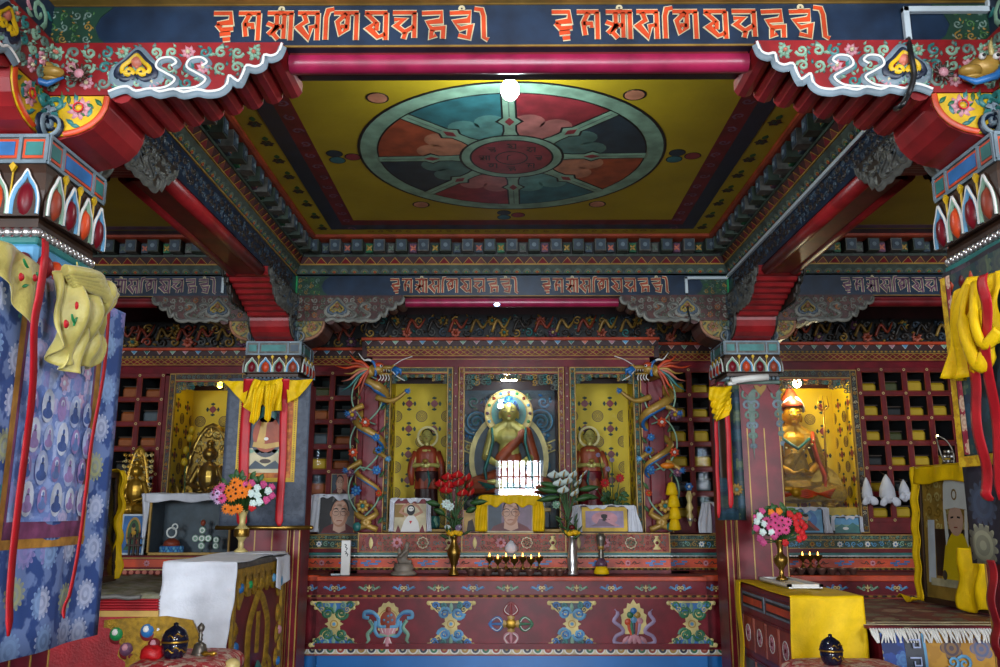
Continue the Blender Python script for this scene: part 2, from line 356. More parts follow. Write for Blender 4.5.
# painted cloud curls standing on a lotus-band: the small motifs of the altar rail
def railmotif(m, F, c, s=1.0, kind=0):
    g = 'palegold'; a, b = c; D = 0.002
    for k in (-1, 1):
        m.use(a); m.spiral(F, k * 4.2 * s, -1.5 * s, 2.6 * s, 1.1, 1.57, k, 1.7 * s, 0, D, 9); m.leaf(F, k * 6 * s, -2 * s, 0.6 if k > 0 else pi - .6, 7.5 * s, 2.4 * s, 0, D)
        m.use(b); m.spiral(F, k * 3.6 * s, 2.4 * s, 2.0 * s, 1.0, -1.57, -k, 1.4 * s, 0, D, 9); m.leaf(F, k * 9.6 * s, -.4 * s, 0.2 if k > 0 else pi - .2, 4 * s, 1.8 * s, 0, D)
    m.use(g)
    if kind == 0:
        for k in (-1, 1): m.ring(F, k * 1.9 * s, .2 * s, .9 * s, 2.0 * s, .0005, D, 10)
    else:
        m.leaf(F, 0, -2.5 * s, pi / 2, 6.5 * s, 2.2 * s, .0005, D); m.leaf(F, 0, -1.5 * s, pi * .25, 4.5 * s, 1.8 * s, .0005, D); m.leaf(F, 0, -1.5 * s, pi * .75, 4.5 * s, 1.8 * s, .0005, D)
    m.ell(F, 0, -3.4 * s, 1.1 * s, None, 0, D, 8)
# ------------------------------------------------------------------ lettering: the ten decorative syllables painted on the beams
GL = [
 ([[(0, 5), (70, 5), (74, 42), (16, 48)], [(16, 50), (36, 72), (84, 68)], [(30, 92), (74, 87)], [(44, 112), (74, 109)]], 100),
 ([[(0, 5), (90, 5)], [(46, 8), (26, 48), (34, 100)], [(26, 52), (60, 52), (60, 70)], [(84, 5), (84, 116)]], 112),
 ([[(4, 5), (112, 5)], [(44, 8), (44, 60), (30, 88), (52, 112)], [(4, 46), (44, 62), (10, 92)], [(74, 8), (74, 110)], [(44, 60), (74, 60)], [(102, 5), (102, 116)]], 126),
 ([[(0, 5), (88, 5)], [(24, 8), (36, 40), (4, 60), (48, 108), (54, 62), (82, 60)], [(82, 5), (82, 116)]], 104),
 ([[(42, -10), (18, -6), (10, 22), (10, 114)]], 40),
 ([[(0, 5), (102, 5)], [(52, 8), (16, 42), (30, 92), (56, 70), (58, 12)], [(58, 62), (30, 60)], [(94, 5), (94, 116)]], 124),
 ([[(0, 5), (92, 5)], [(6, 8), (46, 44), (16, 66), (56, 104), (86, 92)], [(52, 44), (50, 78)], [(88, 5), (88, 116)]], 112),
 ([[(0, 5), (98, 5)], [(6, 34), (46, 32), (14, 58), (50, 84), (88, 62)], [(54, 86), (46, 112)], [(90, 5), (90, 108)]], 116),
 ([[(0, 8), (82, 5), (80, 40), (22, 46), (42, 72), (90, 68), (88, 112)], [(42, 76), (40, 108), (60, 96)]], 112),
 ([[(0, 8), (84, 5), (78, 38), (18, 44), (44, 72), (86, 62), (78, 108), (36, 98)]], 104),
 ([[(-6, -10), (24, -6), (32, 20), (34, 108), (52, 116)]], 50)]
DOTS = {2: (54, -12), 9: (44, -12)}
def letters(F, x, h, parent, fill='rust', edge='cream', D=0.0015):
    """one mantra: F metric, baseline top at y=0, h letter height; returns end x"""
    s = h / 120
    for k, (st, wd) in enumerate(GL):
        m = MB(edge)
        for p in st: m.rib(F, [(x + a * s * .9, -b * s) for a, b in p], 23 * s, 0, D, True)
        if k in DOTS:
            a, b = DOTS[k]; m.ring(F, x + a * s, -b * s, 4 * s, 13 * s, 0, D, 10)
        m.use(fill)
        for p in st: m.rib(F, [(x + a * s * .9, -b * s) for a, b in p], 15 * s, D, D, True)
        m.build('letter', parent); x += wd * s * .925
    return x
# ------------------------------------------------------------------ the hall
ZB = 2.86; ZC = 3.235; XL, XR = -1.47, 1.55; YF, YR = 2.42, 5.45; HB = 0.10
WL, WR, WB, WF = -4.6, 4.7, 7.3, -3.25
m = MB('floorwood'); m.box(WL, WR, WF, WB, -0.1, 0); struct(m, 'floor')
m = MB('wallplaster'); m.box(WL - .1, WL, WF, WB, 0, 3.4); struct(m, 'wall_left')
m = MB('wallplaster'); m.box(WR, WR + .1, WF, WB, 0, 3.4); struct(m, 'wall_right')
m = MB('darkred'); m.box(WL, WR, WB, WB + .1, 0, 3.4); struct(m, 'wall_back')
m = MB('ochre'); m.box(WL, WR, WF, WB, 3.3, 3.4); struct(m, 'ceiling')
# entrance wall behind the camera: doorway with a lattice transom and two windows
m = MB('wallplaster')
xs = [WL, -3.65, -2.15, -.2, .7, 2.35, 3.85, WR]
for a in range(7):
    x0, x1 = xs[a], xs[a + 1]
    if a in (1, 5): m.box(x0, x1, WF, WF + .1, 0, 1.45); m.box(x0, x1, WF, WF + .1, 2.75, 3.4)
    elif a == 3: m.box(x0, x1, WF, WF + .1, 2.42, 3.4)
    else: m.box(x0, x1, WF, WF + .1, 0, 3.4)
struct(m, 'wall_front')
m = MB('darkred')
for k in range(9):
    x = -.2 + .9 * k / 8; m.box(x - .015, x + .015, WF + .12, WF + .14, 1.9, 2.42)
for z in (1.9, 2.1, 2.4): m.box(-.2, .7, WF + .12, WF + .14, z - .012, z + .012)
struct(m, 'door_1')
for n_, (x0, x1) in enumerate(((-3.65, -2.15), (2.35, 3.85))):
    m = MB('darkred')
    for k in range(4): x = x0 + (x1 - x0) * k / 3; m.box(x - .025, x + .025, WF + .12, WF + .15, 1.45, 2.75)
    for z in (1.45, 1.88, 2.31, 2.75): m.box(x0, x1, WF + .12, WF + .15, z - .025, z + .025)
    struct(m, 'window_%d' % (n_ + 1))
# ------------------------------------------------------------------ stepped mouldings round every ceiling bay
PROF = [(0, .14, 'goldpaint'), (.007, .14, 'goldpaint'), (.007, .148, 'carvedgrey'), (0, .148, 'stackgreen'), (.03, .203, 'goldpaint'), (.037, .203, 'goldpaint'), (.037, .21, 'darkred'),
        (.03, .21, 'darkred'), (.052, .252, 'stackgreen'), (.06, .252, 'stackgreen'), (.06, .266, 'black'), (.045, .266, 'black'), (.045, .352, 'rust'), (.135, .352, 'rust'), (.15, .358, 'rust'), (.15, .374, 'rust')]
def ringmould(x0, x1, y0, y1, name, sides):
    m = MB()
    for k in range(len(PROF) - 1):
        (a, z, mt), (b, z2, _) = PROF[k], PROF[k + 1]; m.use(mt)
        p = lambda i, zz: [(x0 + i, y0 + i, ZB + zz), (x1 - i, y0 + i, ZB + zz), (x1 - i, y1 - i, ZB + zz), (x0 + i, y1 - i, ZB + zz)]
        A = m.vs(p(a, z)); B = m.vs(p(b, z2))
        for q in range(4): m.face((A[q], A[(q + 1) % 4], B[(q + 1) % 4], B[q]), False)
    t = struct(m, name)
    FS = {'rear': (Fr((x0, y1, ZB), (1, 0, 0), (0, 0, 1), (0, -1, 0)), x1 - x0), 'left': (Fr((x0, y0, ZB), (0, 1, 0), (0, 0, 1), (1, 0, 0)), y1 - y0),
          'right': (Fr((x1, y0, ZB), (0, 1, 0), (0, 0, 1), (-1, 0, 0)), y1 - y0)}
    for sd in sides:
        F, L = FS[sd]
        # crescents
        sl = V((0, 0, .055)) + F.n * .03; G = Fr(F.o + V((0, 0, .148)), F.u, sl.normalized(), F.n); m = MB('stackmint')
        n = int(L / .066)
        for k in range(n):
            c = .02 + (k + .5) * (L - .04) / n
            m.use('stackmint'); m.ring(G, c, .012, .016, .026, .001, .003, 10, 0, pi)
            m.use('goldpaint'); m.ring(G, c, .012, .009, .013, .001, .003, 8, 0, pi); m.use('rust' if k % 2 else 'green'); m.ell(G, c, .014, .008, .008, .001, .004, 8)
            m.use('slate'); m.prism(G, [(c + .026, .004), (c + .040, .004), (c + .033, .028)], .001, .003)
        m.build('crescent_border', t)
        # lotus triangles
        sl = V((0, 0, .042)) + F.n * .022; G = Fr(F.o + V((0, 0, .21)) + F.n * .03, F.u, sl.normalized(), F.n); m = MB('red'); n = int(L / .081)
        for k in range(n):
            c = .05 + (k + .5) * (L - .1) / n; q = (L - .1) / n
            m.use('goldpaint'); m.prism(G, [(c - q * .48, .001), (c + q * .48, .001), (c + .001, .046)], .0, .002)
            m.use(('stackrust', 'maroon')[k % 2]); m.prism(G, [(c - q * .4, .003), (c + q * .4, .003), (c, .039)], .002, .004)
        m.build('triangle_border', t)
        # dentil blocks
        m = MB(); n = int((L - .12) / .137); q = (L - .12) / n
        cols = ['slate', 'darkgreen', 'plum', 'carvedgrey', 'green', 'slate']
        for k in range(n):
            c = .06 + (k + .5) * q
            m.use('carvedgrey' if k % 2 else 'stackgreen'); m.fbox(F, c - .036, c + .036, .27, .35, .04, .125); m.use('slate'); m.fbox(F, c - .028, c + .028, .278, .342, .125, .129)
            m.use('bluegrey'); m.ell(F, c, .31, .014, .014, .129, .004, 8)
            e = c + q / 2
            if k < n - 1:
                m.use(cols[(k * 5) % 6]); m.fbox(F, e - .022, e + .022, .275, .335, .04, .075)
                m.use(('stackmint', 'salmon', 'goldpaint')[k % 3])
                for a in range(4): m.leaf(F, e, .305, a * pi / 2 + pi / 4, .026, .014, .075, .004)
        m.build('dentil_blocks', t)
    return t
ringmould(XL + HB, XR - HB, YF + HB, YR - HB, 'trim_1', ('rear', 'left', 'right'))
ringmould(WL + .2, XL - HB, YF + HB, YR - HB, 'trim_2', ('rear',))
ringmould(XR + HB, WR - .2, YF + HB, YR - HB, 'trim_3', ('rear',))
m = MB('ceilyellow')
for x0, x1 in ((WL + .3, XL - .2), (XR + .2, WR - .3)): m.box(x0, x1, YF + .2, YR - .2, ZC + .001, ZC + .02)
m.use('rust'); m.box(XL, XR, WF, YF - .1, ZC + .001, ZC + .02)
struct(m, 'trim_4')
m = MB()
for x0, x1 in ((WL + .35, XL - .25), (XR + .25, WR - .35)):
    F = Fr(((x0 + x1) / 2, 4, ZC), (1, 0, 0), (0, -1, 0), (0, 0, -1)); wx = (x1 - x0) / 2 - .02; m.use('navy')
    for a in (-1, 1):
        m.fbox(F, -wx, wx, a * 1.16 - .04, a * 1.16 + .04, 0, .001); m.use('plum'); m.fbox(F, -wx, wx, a * 1.07 - .03, a * 1.07 + .03, 0, .001); m.use('navy')
struct(m, 'trim_5')
# ------------------------------------------------------------------ beams
def endpanel(m, F, x0, x1, h):       # green carved end panel with a pointed inner edge
    m.use('emerald'); m.fbox(F, x0 if x1 > x0 else x0 - .012, (x0 + .012) if x1 > x0 else x0, 0, h, 0, .004)
    s = 1 if x1 > x0 else -1; w_ = abs(x1 - x0)
    m.use('darkgreen'); m.prism(F, [(x0, .002), (x1, .002), (x1 - s * .035, h * .25), (x1 - s * .05, h / 2), (x1 - s * .035, h * .75), (x1, h - .002), (x0, h - .002)][::s], 0, .002)
    a, b = sorted((x0 + s * .014, x1 - s * .055)); scrollfill(m, F, a, b, .01, h - .01, ['ochre', 'leaf', 'greygreen'], None, int(abs(x0) * 10), .004, .002, 3)
def beam(x0, x1, Y, label, spans, end=True, fill='rust', front=True):
    t = T('painted_beam', label, 'beam', ((x0 + x1) / 2, Y + HB, ZB), 'beams crossing the hall')
    m = MB('board'); m.box(x0, x1, Y, Y + 2 * HB, ZB, ZB + .14); m.use('goldpaint'); m.box(x0, x1, Y - .007, Y, ZB + .14, ZB + .148); m.use('ochre'); m.box(x0, x1, Y - .004, Y, ZB, ZB + .006)
    m.use('darkred'); m.box(x0, x1, Y + .001, Y + 2 * HB - .001, ZB + .148, ZC + .06)
    m.build('board', t)
    F = FM(0, Y - .0005, ZB)
    if end:
        for a, b in end:
            m = MB(); endpanel(m, F, a, b, .138); m.build('end_panel', t)
    for sx, hh in spans: letters(Fr((sx, Y - .001, ZB + .118), (1, 0, 0), (0, 0, 1), (0, -1, 0)), 0, hh, t, fill)
    return t
XA, XB_ = XL + HB, XR - HB
def xw(px, py, Y): return at(px, py, Y).x
bf = beam(XL, XR, YF - HB, 'nearest dark blue beam across the top of the photo with large red script and green ends', [(xw(212, 28, 2.31), .098), (xw(552, 28, 2.31), .098)],
     [(xw(40, 28, 2.31), xw(110, 28, 2.31)), (xw(995, 28, 2.31), xw(935, 28, 2.31))], 'orange')
# coloured bead blocks over the near beam
m = MB(); k = 0; x = XL + .1
while x < XR - .12:
    m.use(('green', 'rust', 'goldpaint', 'blue', 'red', 'yellow', 'darkgreen')[k % 7]); m.bbox(x, x + .02, YF - HB - .03, YF - HB - .004, ZB + .15, ZB + .175, .002); x += .0255; k += 1
m.use('goldpaint'); m.box(XL, XR, YF - HB - .034, YF - HB, ZB + .141, ZB + .15); m.box(XL, XR, YF - HB - .034, YF - HB, ZB + .176, ZB + .19)
m.use('green'); m.box(XL, XR, YF - HB - .05, YF - HB, ZB + .19, ZB + .25); m.build('bead_course', bf)
beam(XL, XR, YR - HB, 'far dark blue beam with red script in front of the middle altar cases', [(xw(390, 287, 5.34), .098), (xw(541, 287, 5.34), .098)],
     [(XA + .002, XA + .22), (XB_ - .002, XB_ - .22)])
beam(WL, XL, YR - HB, 'far left side beam with dim script above the left bookcase', [(xw(93, 287, 5.34) - .95, .098), (xw(93, 287, 5.34) - .03, .098)], [(XL - HB, XL - .2)], 'plum')
beam(XR, WR, YR - HB, 'far right side beam with pale script above the right bookcase', [(xw(842, 287, 5.34), .098)], [(XR + HB, XR + .2)], 'plum')
def dbeam(x, label, inner):
    t = T('painted_beam', label, 'beam', (x, (YF + YR) / 2, ZB), 'beams running into the hall')
    m = MB('board'); m.box(x - HB, x + HB, YF + HB, YR - HB, ZB, ZB + .14); m.use('darkred'); m.box(x - HB + .001, x + HB - .001, YF + HB, YR - HB, ZB + .14, ZC + .06); m.build('board', t)
    m = MB('board'); m.box(x - HB, x + HB, -1.2, YF - HB, ZB, ZB + .14); m.use('darkred'); m.box(x - HB + .001, x + HB - .001, -1.2, YF - HB, ZB + .14, ZC + .06)
    F = Fr((x + inner * HB, 0, ZB), (0, 1, 0), (0, 0, 1), (inner, 0, 0))
    scrollfill(m, F, .3, YF - HB - .02, .01, .13, ['mint', 'teal', 'pink'], [('pink', 'yellow')], 5, .006, .001, 1.4); m.build('near_board', t)
    m = MB(); scrollfill(m, F, YF + .3, YR - .2, .02, .12, ['carved', 'slate', 'carved'], None, 8, .005, 0, 1.5); m.build('carving', t)
    # red batten slung under the beam between the bracket tips
    m = MB('red', True)
    for a in (-1, 1): m.tube([(x + a * .075, YF + .825, ZB - .028), (x + a * .075, YR - .825, ZB - .028)], .034, 12)
    m.use('deepred'); m.box(x - .075, x + .075, YF + .825, YR - .825, ZB - .05, ZB); m.build('batten', t)
dbeam(XL, 'left beam running from the near column to the far column with a red batten', 1)
dbeam(XR, 'right beam running from the near column to the far column carrying a white conduit', -1)
# battens under the cross beams
def batten(x0, x1, Y, label, c):
    t = T('round_batten', label, 'beam', ((x0 + x1) / 2, Y + .08, ZB - .03))
    m = MB(c, True); m.use('deepred'); m.box(x0, x1, Y + .01, Y + .10, ZB - .026, ZB); m.use(c)
    def f(u, v):
        a = pi * (v * 1.25 - .15); return V((x0 + (x1 - x0) * u, Y + .028 - cos(a) * .03, ZB - .026 - sin(a) * .032))
    m.grid(f, 1, 14); m.build('roll', t)
batten(XL + .815, XR - .815, YF - HB + .02, 'glossy crimson roll moulding under the nearest beam', 'magenta')
batten(XL + .815, XR - .815, YR - HB + .03, 'crimson roll moulding under the far middle beam', 'magenta')
batten(WL + .2, XL - .815, YR - HB + .03, 'crimson roll moulding under the far left beam', 'deepred')
batten(XR + .815, WR - .2, YR - HB + .03, 'crimson roll moulding under the far right beam', 'deepred')
# ------------------------------------------------------------------ ceiling painting of the eight-spoked wheel
cp = T('ceiling_painting', 'yellow ceiling painting of a large eight-spoked wheel above the middle bay', 'painting', (.04, 4.0, ZC))
m = MB('ceilyellow'); m.box(-1.23, 1.31, 2.66, 5.21, ZC + .001, ZC + .02); m.build('field', cp)
F0 = Fr((.04, 3.935, ZC), (1, 0, 0), (0, -1, 0), (0, 0, -1))
def frame4(m, F, rx, ry, wd, d=0, h=.001):
    m.fbox(F, -rx, rx, ry - wd, ry, d, d + h); m.fbox(F, -rx, rx, -ry, -ry + wd, d, d + h); m.fbox(F, -rx, -rx + wd, -ry + wd, ry - wd, d, d + h); m.fbox(F, rx - wd, rx, -ry + wd, ry - wd, d, d + h)
m = MB('navy'); frame4(m, F0, 1.14, 1.17, .085); m.use('deepred'); frame4(m, F0, 1.055, 1.085, .085)
rn = random.Random(3)
for k in range(34):
    for a in (-1, 1):
        m.use('brown'); y = -1.15 + k * .07
        if k % 3 == 0:
            m.flower(F0, a * 1.19, y, .035, 'brown', 'darkgreen', 6, 0, .001); m.use('leaf'); m.leaf(F0, a * 1.19, y + .03, 1.4, .05, .03, 0, .001)
        m.use('plum'); 
        if k % 2 == 0: m.spiral(F0, a * 1.01, y, .03, 1.2, k, a, .012, .001, .001, 8)
for k in range(30):
    m.use('ochre'); x = -.9 + k * .062; m.spiral(F0, x, -1.21, .022, 1.1, k, 1, .012, 0, .001, 8)
m.build('border_bands', cp)
W = Fr((.03, 3.985, ZC), (1, 0, 0), (0, -1, 0), (0, 0, -1))
m = MB('black'); m.ell(W, 0, 0, .762, None, 0, .001, 72); m.use('mint'); m.ell(W, 0, 0, .748, None, .001, .001, 72); m.use('black'); m.ell(W, 0, 0, .668, None, .002, .001, 72); m.build('rim', cp)
def sect(r0, r1, a0, a1, n=10): return [(r1 * cos(a0 + (a1 - a0) * t / n), r1 * sin(a0 + (a1 - a0) * t / n)) for t in range(n + 1)] + [(r0 * cos(a1 + (a0 - a1) * t / n), r0 * sin(a1 + (a0 - a1) * t / n)) for t in range(n + 1)]
P('wteal', '#2e6f74', .5); P('wteal2', '#5c9890', .5); P('wred', '#8c2c34', .5); P('wpink', '#b47068', .5); P('wnavy', '#1c3440', .5); P('wslate', '#4c746c', .5); P('worange', '#a2492a', .5); P('wpeach', '#bf8060', .5)
SEG = [('wnavy', 'wslate'), ('wred', 'wpink'), ('wteal', 'wteal2'), ('worange', 'wpeach'), ('wnavy', 'wslate'), ('wred', 'wpink'), ('wteal', 'wteal2'), ('worange', 'wpeach')]
m = MB()
for k in range(8):
    a0 = pi / 4 * k + .03; a1 = a0 + pi / 4; c, c2 = SEG[k]; am = (a0 + a1) / 2
    m.use(c); m.prism(W, sect(.40, .66, a0, a1), .003, .004)
    m.use(c2); m.prism(W, sect(.2, .40, a0, a1), .003, .004)
    for s in (-1, 1): m.ell(W, .40 * cos(am + s * .17), .40 * sin(am + s * .17), .075, None, .003, .0012, 16)
m.build('sectors', cp)
for k in range(8):
    a = pi / 4 * k + .03; G = Fr(W.p(0, 0, .0045), W.u * cos(a) + W.v * sin(a), -W.u * sin(a) + W.v * cos(a), W.n); m = MB('black')
    o = [(.22, -.05), (.30, -.034), (.36, -.034), (.40, -.066), (.44, -.036), (.665, -.034)]; m.prism(G, o + [(x, -y) for x, y in o[::-1]], 0, .0008)
    m.use('mint'); o = [(.22, -.04), (.30, -.025), (.365, -.025), (.40, -.052), (.435, -.027), (.665, -.026)]; m.prism(G, o + [(x, -y) for x, y in o[::-1]], .0008, .0016)
    m.use('greygreen'); m.fbox(G, .45, .65, -.003, .003, .0016, .002); m.use('wred'); m.prism(G, [(.36, 0), (.4, -.022), (.44, 0), (.4, .022)], .0016, .0024)
    m.build('spoke', cp)
m = MB('black'); m.ell(W, 0, 0, .262, None, .0062, .0006, 48); m.use('mint'); m.ell(W, 0, 0, .25, None, .0068, .0006, 48); m.use('black'); m.ell(W, 0, 0, .21, None, .0074, .0006, 48); m.use('wred'); m.ell(W, 0, 0, .20, None, .008, .0006, 48)
m.use('black'); m.ring(W, 0, 0, .075, .082, .0086, .0006, 32)
for k in range(9):
    r, a = (0, 0) if k == 8 else (.138, pi / 4 * k); s = .0005; m.use('black'); st = GL[(k * 3) % 10][0]
    for p_ in st: m.rib(W, [(r * cos(a) + (x - 50) * s, r * sin(a) - (y - 60) * s) for x, y in p_], 13 * s, .0086, .0006, True)
m.build('hub', cp)
for x, y in ((-.58, .62), (.52, .64), (.5, -.68), (-.52, -.68)): m = MB(); m.use('black'); m.ell(W, x, y, .05, None, 0, .001, 20); m.use('wpeach'); m.ell(W, x, y, .042, None, .001, .001, 20); m.build('jewel', cp)
for x, y in ((-.84, 0), (.86, 0), (0, -.86)):
    m = MB()
    for q, (dx, dy) in enumerate(((-.04, .04), (-.04, -.04), (.045, 0))): m.use('black'); m.ell(W, x + dx, y + dy, .042, None, 0, .001, 18); m.use(('wnavy', 'wteal', 'wred')[q]); m.ell(W, x + dx, y + dy, .036, None, .001, .001, 18)
    m.build('triple_jewel', cp)
# ------------------------------------------------------------------ brackets
CLOUD = [(.31, .168), (.34, .155), (.365, .152), (.39, .166), (.43, .158), (.46, .168), (.50, .16), (.53, .17), (.57, .162), (.60, .168), (.635, .163), (.655, .145), (.66, .118), (.675, .128), (.69, .135), (.70, .112), (.71, .085), (.735, .09), (.755, .08), (.76, .052), (.78, .055), (.80, .045), (.81, .015)]
def flutes():
    A = V((.81, .012)); B = V((.31, .168)); n = 8; out = []
    for k in range(n):
        p = A.lerp(B, k / n); q = A.lerp(B, (k + 1) / n); mid = (p + q) / 2; r = (q - p).length / 2
        e = (q - p).normalized(); nn = V((-e.y, e.x)); nn = nn if nn.y > 0 else -nn
        for j in range(5): a = pi * (j + .0) / 5; out.append(tuple(mid - e * r * cos(a) + nn * r * .95 * sin(a)))
    return out
BODY = [(0, 0), (.81, 0)] + flutes() + [(.31, .172), (.307, .205), (.292, .24), (.265, .27), (.225, .290), (.19, .298), (.16, .308), (.145, .31), (0, .31)]
def arm(parent, F, face='colour', th=.24, both=False):
    m = MB('red'); m.prism(F, [(x, -y) for x, y in BODY], -th, 0, True); a = m.build('arm', parent)
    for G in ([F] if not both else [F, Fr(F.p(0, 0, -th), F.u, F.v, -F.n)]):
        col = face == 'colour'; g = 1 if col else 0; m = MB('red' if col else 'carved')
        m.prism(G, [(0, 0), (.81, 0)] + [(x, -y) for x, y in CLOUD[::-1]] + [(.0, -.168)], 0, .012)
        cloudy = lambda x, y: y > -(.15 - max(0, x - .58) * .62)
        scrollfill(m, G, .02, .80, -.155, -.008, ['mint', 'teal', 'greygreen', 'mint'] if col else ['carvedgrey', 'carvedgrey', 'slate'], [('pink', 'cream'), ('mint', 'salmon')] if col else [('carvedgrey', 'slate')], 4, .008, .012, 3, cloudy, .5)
        m.build('painted_face', a)
        m = MB('bluegrey' if col else 'carvedgrey'); m.rib(G, [(x, -y) for x, y in smooth_pts(CLOUD, 3)], .026, .012, .012); m.use('white' if col else 'carvedgrey'); m.rib(G, [(x, -y + .006) for x, y in smooth_pts(CLOUD, 3)], .008, .022, .005)
        for cx, sg in ((.475, 1), (.565, 1)):
            pts = smooth_pts([(cx - .055, -.155), (cx + .0, -.15), (cx + .028, -.125), (cx + .0, -.105), (cx - .03, -.085), (cx - .022, -.06), (cx + .01, -.055), (cx + .028, -.07), (cx + .014, -.082)], 4)
            m.use('bluegrey' if col else 'carvedgrey'); m.rib(G, pts, .024, .013, .013); m.use('white' if col else 'carvedgrey'); m.rib(G, pts, .007, .025, .004)
        m.build('cloud_border', a)
        m = MB(); cx, cy = .385, -.075
        for mt, sc, d in (('bluegrey' if col else 'carvedgrey', 1.0, .014), ('navy' if col else 'slate', .78, .02), ('yellow' if col else 'carvedgrey', .56, .024)):
            m.use(mt); pts = smooth_pts([(-.055, -.055), (-.03, -.03), (-.012, -.05), (-.035, -.062), (-.07, -.045), (-.068, -.015), (-.04, .01), (-.015, .038), (0, .05), (.015, .038), (.04, .01), (.068, -.015), (.07, -.045), (.035, -.062), (.012, -.05), (.03, -.03), (.055, -.055)], 3)
            m.rib(G, [(cx + x * sc, cy + y * sc) for x, y in pts], .024 * sc, d, .010)
        m.use('salmon' if col else 'slate'); m.ell(G, cx, cy + .008, .018, None, .02, .012, 10, True); m.build('cloud_head', a)
        # lower tier: yellow floral field, orange rim, big volutes
        lt = [(0, -.17), (.306, -.17), (.303, -.205), (.288, -.238), (.262, -.266), (.223, -.286), (.19, -.294), (0, -.30)]
        m = MB('yellow' if col else 'carved'); m.prism(G, lt, 0, .008)
        m.use('orange' if col else 'carvedgrey'); m.rib(G, smooth_pts([(.300, -.172), (.297, -.205), (.282, -.236), (.256, -.262), (.22, -.28), (.185, -.288)], 3), .018, .008, .009)
        pk = ('pink', 'petalred') if col else ('carvedgrey', 'slate')
        for x, y, r in ((.225, -.21, .036), (.08, -.215, .04)): m.flower(G, x, y, r, pk[0], 'yellow' if col else 'slate', 9, .008, .008); m.use(pk[1]); m.ring(G, x, y, r * .35, r * .45, .018, .003, 10)
        rn = random.Random(9)
        for k in range(26):
            x, y = rn.uniform(.02, .27), rn.uniform(-.275, -.18)
            if (x - .3) ** 2 + (y + .17) ** 2 > .3 ** 2 or (x > .22 and y < -.24): continue
            m.use(rn.choice(['green', 'teal', 'leaf']) if col else 'slate'); m.leaf(G, x, y, rn.random() * 6.3, .03, .014, .008, .006)
        m.build('lower_panel', a)
        m = MB('slate' if not col else 'navy'); m.spiral(G, .15, -.265, .046, 1.7, -.6, -1, .026, .012, .018, 26); m.use('bluegrey'); m.spiral(G, .15, -.265, .052, 1.7, -.6, -1, .013, .026, .01, 26, [(.10, -.24), (.11, -.2)])
        m.use('greygreen' if not col else 'teal'); m.spiral(G, .155, -.2, .03, 1.5, 2, 1, .018, .012, .012, 18); m.use('navy' if col else 'slate'); m.spiral(G, .02, -.255, .036, 1.5, 1, 1, .022, .012, .014, 18); m.use('bluegrey'); m.spiral(G, .02, -.255, .04, 1.5, 1, 1, .01, .022, .008, 18)
        m.build('volute', a)
    return a
def bracket(x, y, label, dirs):
    t = T('carved_bracket', label, 'bracket', (x, y, ZB - .31), 'carved brackets over the columns')
    for d in dirs:
        REMAP.clear()
        if y > 4 and d in 'LR': REMAP.update({'red': 'dimagedred', 'mint': 'dimagedgrey', 'teal': 'dimagedgreen', 'greygreen': 'dimagedgreen', 'green': 'dimagedgreen', 'yellow': 'dimagedyellow', 'white': 'carvedgrey', 'bluegrey': 'dimagedgrey', 'pink': 'rawwood', 'salmon': 'rawwood', 'orange': 'rawwood', 'navy': 'slate', 'cream': 'dimagedgrey', 'petalred': 'rawwood', 'leaf': 'dimagedgreen'})  # far side arms: aged tones, with the dim rear light painted into them
        if d == 'L': arm(t, Fr((x, y - .12, ZB), (-1, 0, 0), (0, 0, 1), (0, -1, 0)))
        if d == 'R': arm(t, Fr((x, y - .12, ZB), (1, 0, 0), (0, 0, 1), (0, -1, 0)))
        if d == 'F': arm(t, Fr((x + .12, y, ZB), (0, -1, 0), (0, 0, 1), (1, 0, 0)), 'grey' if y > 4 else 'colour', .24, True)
        if d == 'B': arm(t, Fr((x + .12, y, ZB), (0, 1, 0), (0, 0, 1), (1, 0, 0)), 'grey', .24, True)
    REMAP.clear()
bracket(XL, YF, 'carved red bracket over the near left column with cloud scrolls and yellow floral end', 'LRFB')
bracket(XR, YF, 'carved red bracket over the near right column with a black cable crossing it', 'LRFB')
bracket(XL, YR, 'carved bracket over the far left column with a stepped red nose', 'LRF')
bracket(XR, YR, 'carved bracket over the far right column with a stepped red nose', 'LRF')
for x in (XL, XR):      # near columns: a curly dragon mask on the corner
    sx = 1 if x < 0 else -1
# ------------------------------------------------------------------ columns
def facepetals(parent, F, hw, zt, cols, n=4, hs=1.0):
    m = MB()
    for k in range(n):
        c = -hw + 2 * hw * (k + .5) / n; w_ = 2 * hw / n * .46
        sh = [(-1, 0), (-1, .35), (-.75, .65), (-.3, .86), (0, 1.05), (.3, .86), (.75, .65), (1, .35), (1, 0)]
        f = lambda q, dz: [(c + a * w_ * q, zt - .108 * hs + dz + b * .088 * q * hs) for a, b in sh]
        m.use('brown'); m.prism(F, f(1.08, -.004), 0, .006); m.use('skyblue' if k % 2 else 'mint'); m.rib(F, smooth_pts(f(.92, .0), 2), .012, .006, .008)
        m.use('white'); m.rib(F, smooth_pts(f(1.0, .0), 2), .004, .008, .007)
        m.use(cols[k % len(cols)]); m.ell(F, c, zt - .076 * hs, w_ * .58, .034 * hs, .006, .016, 12, True)
        m.use('yellow')
        e = c + 2 * hw / n / 2
        if k < n - 1: m.prism(F, [(e - .010, zt - .012), (e, zt), (e + .010, zt - .012), (e, zt - .03)], .002, .012); m.rib(F, [(e, zt - .02), (e, zt - .10 * hs)], .004, .004, .006)
    m.build('petal_band', parent)
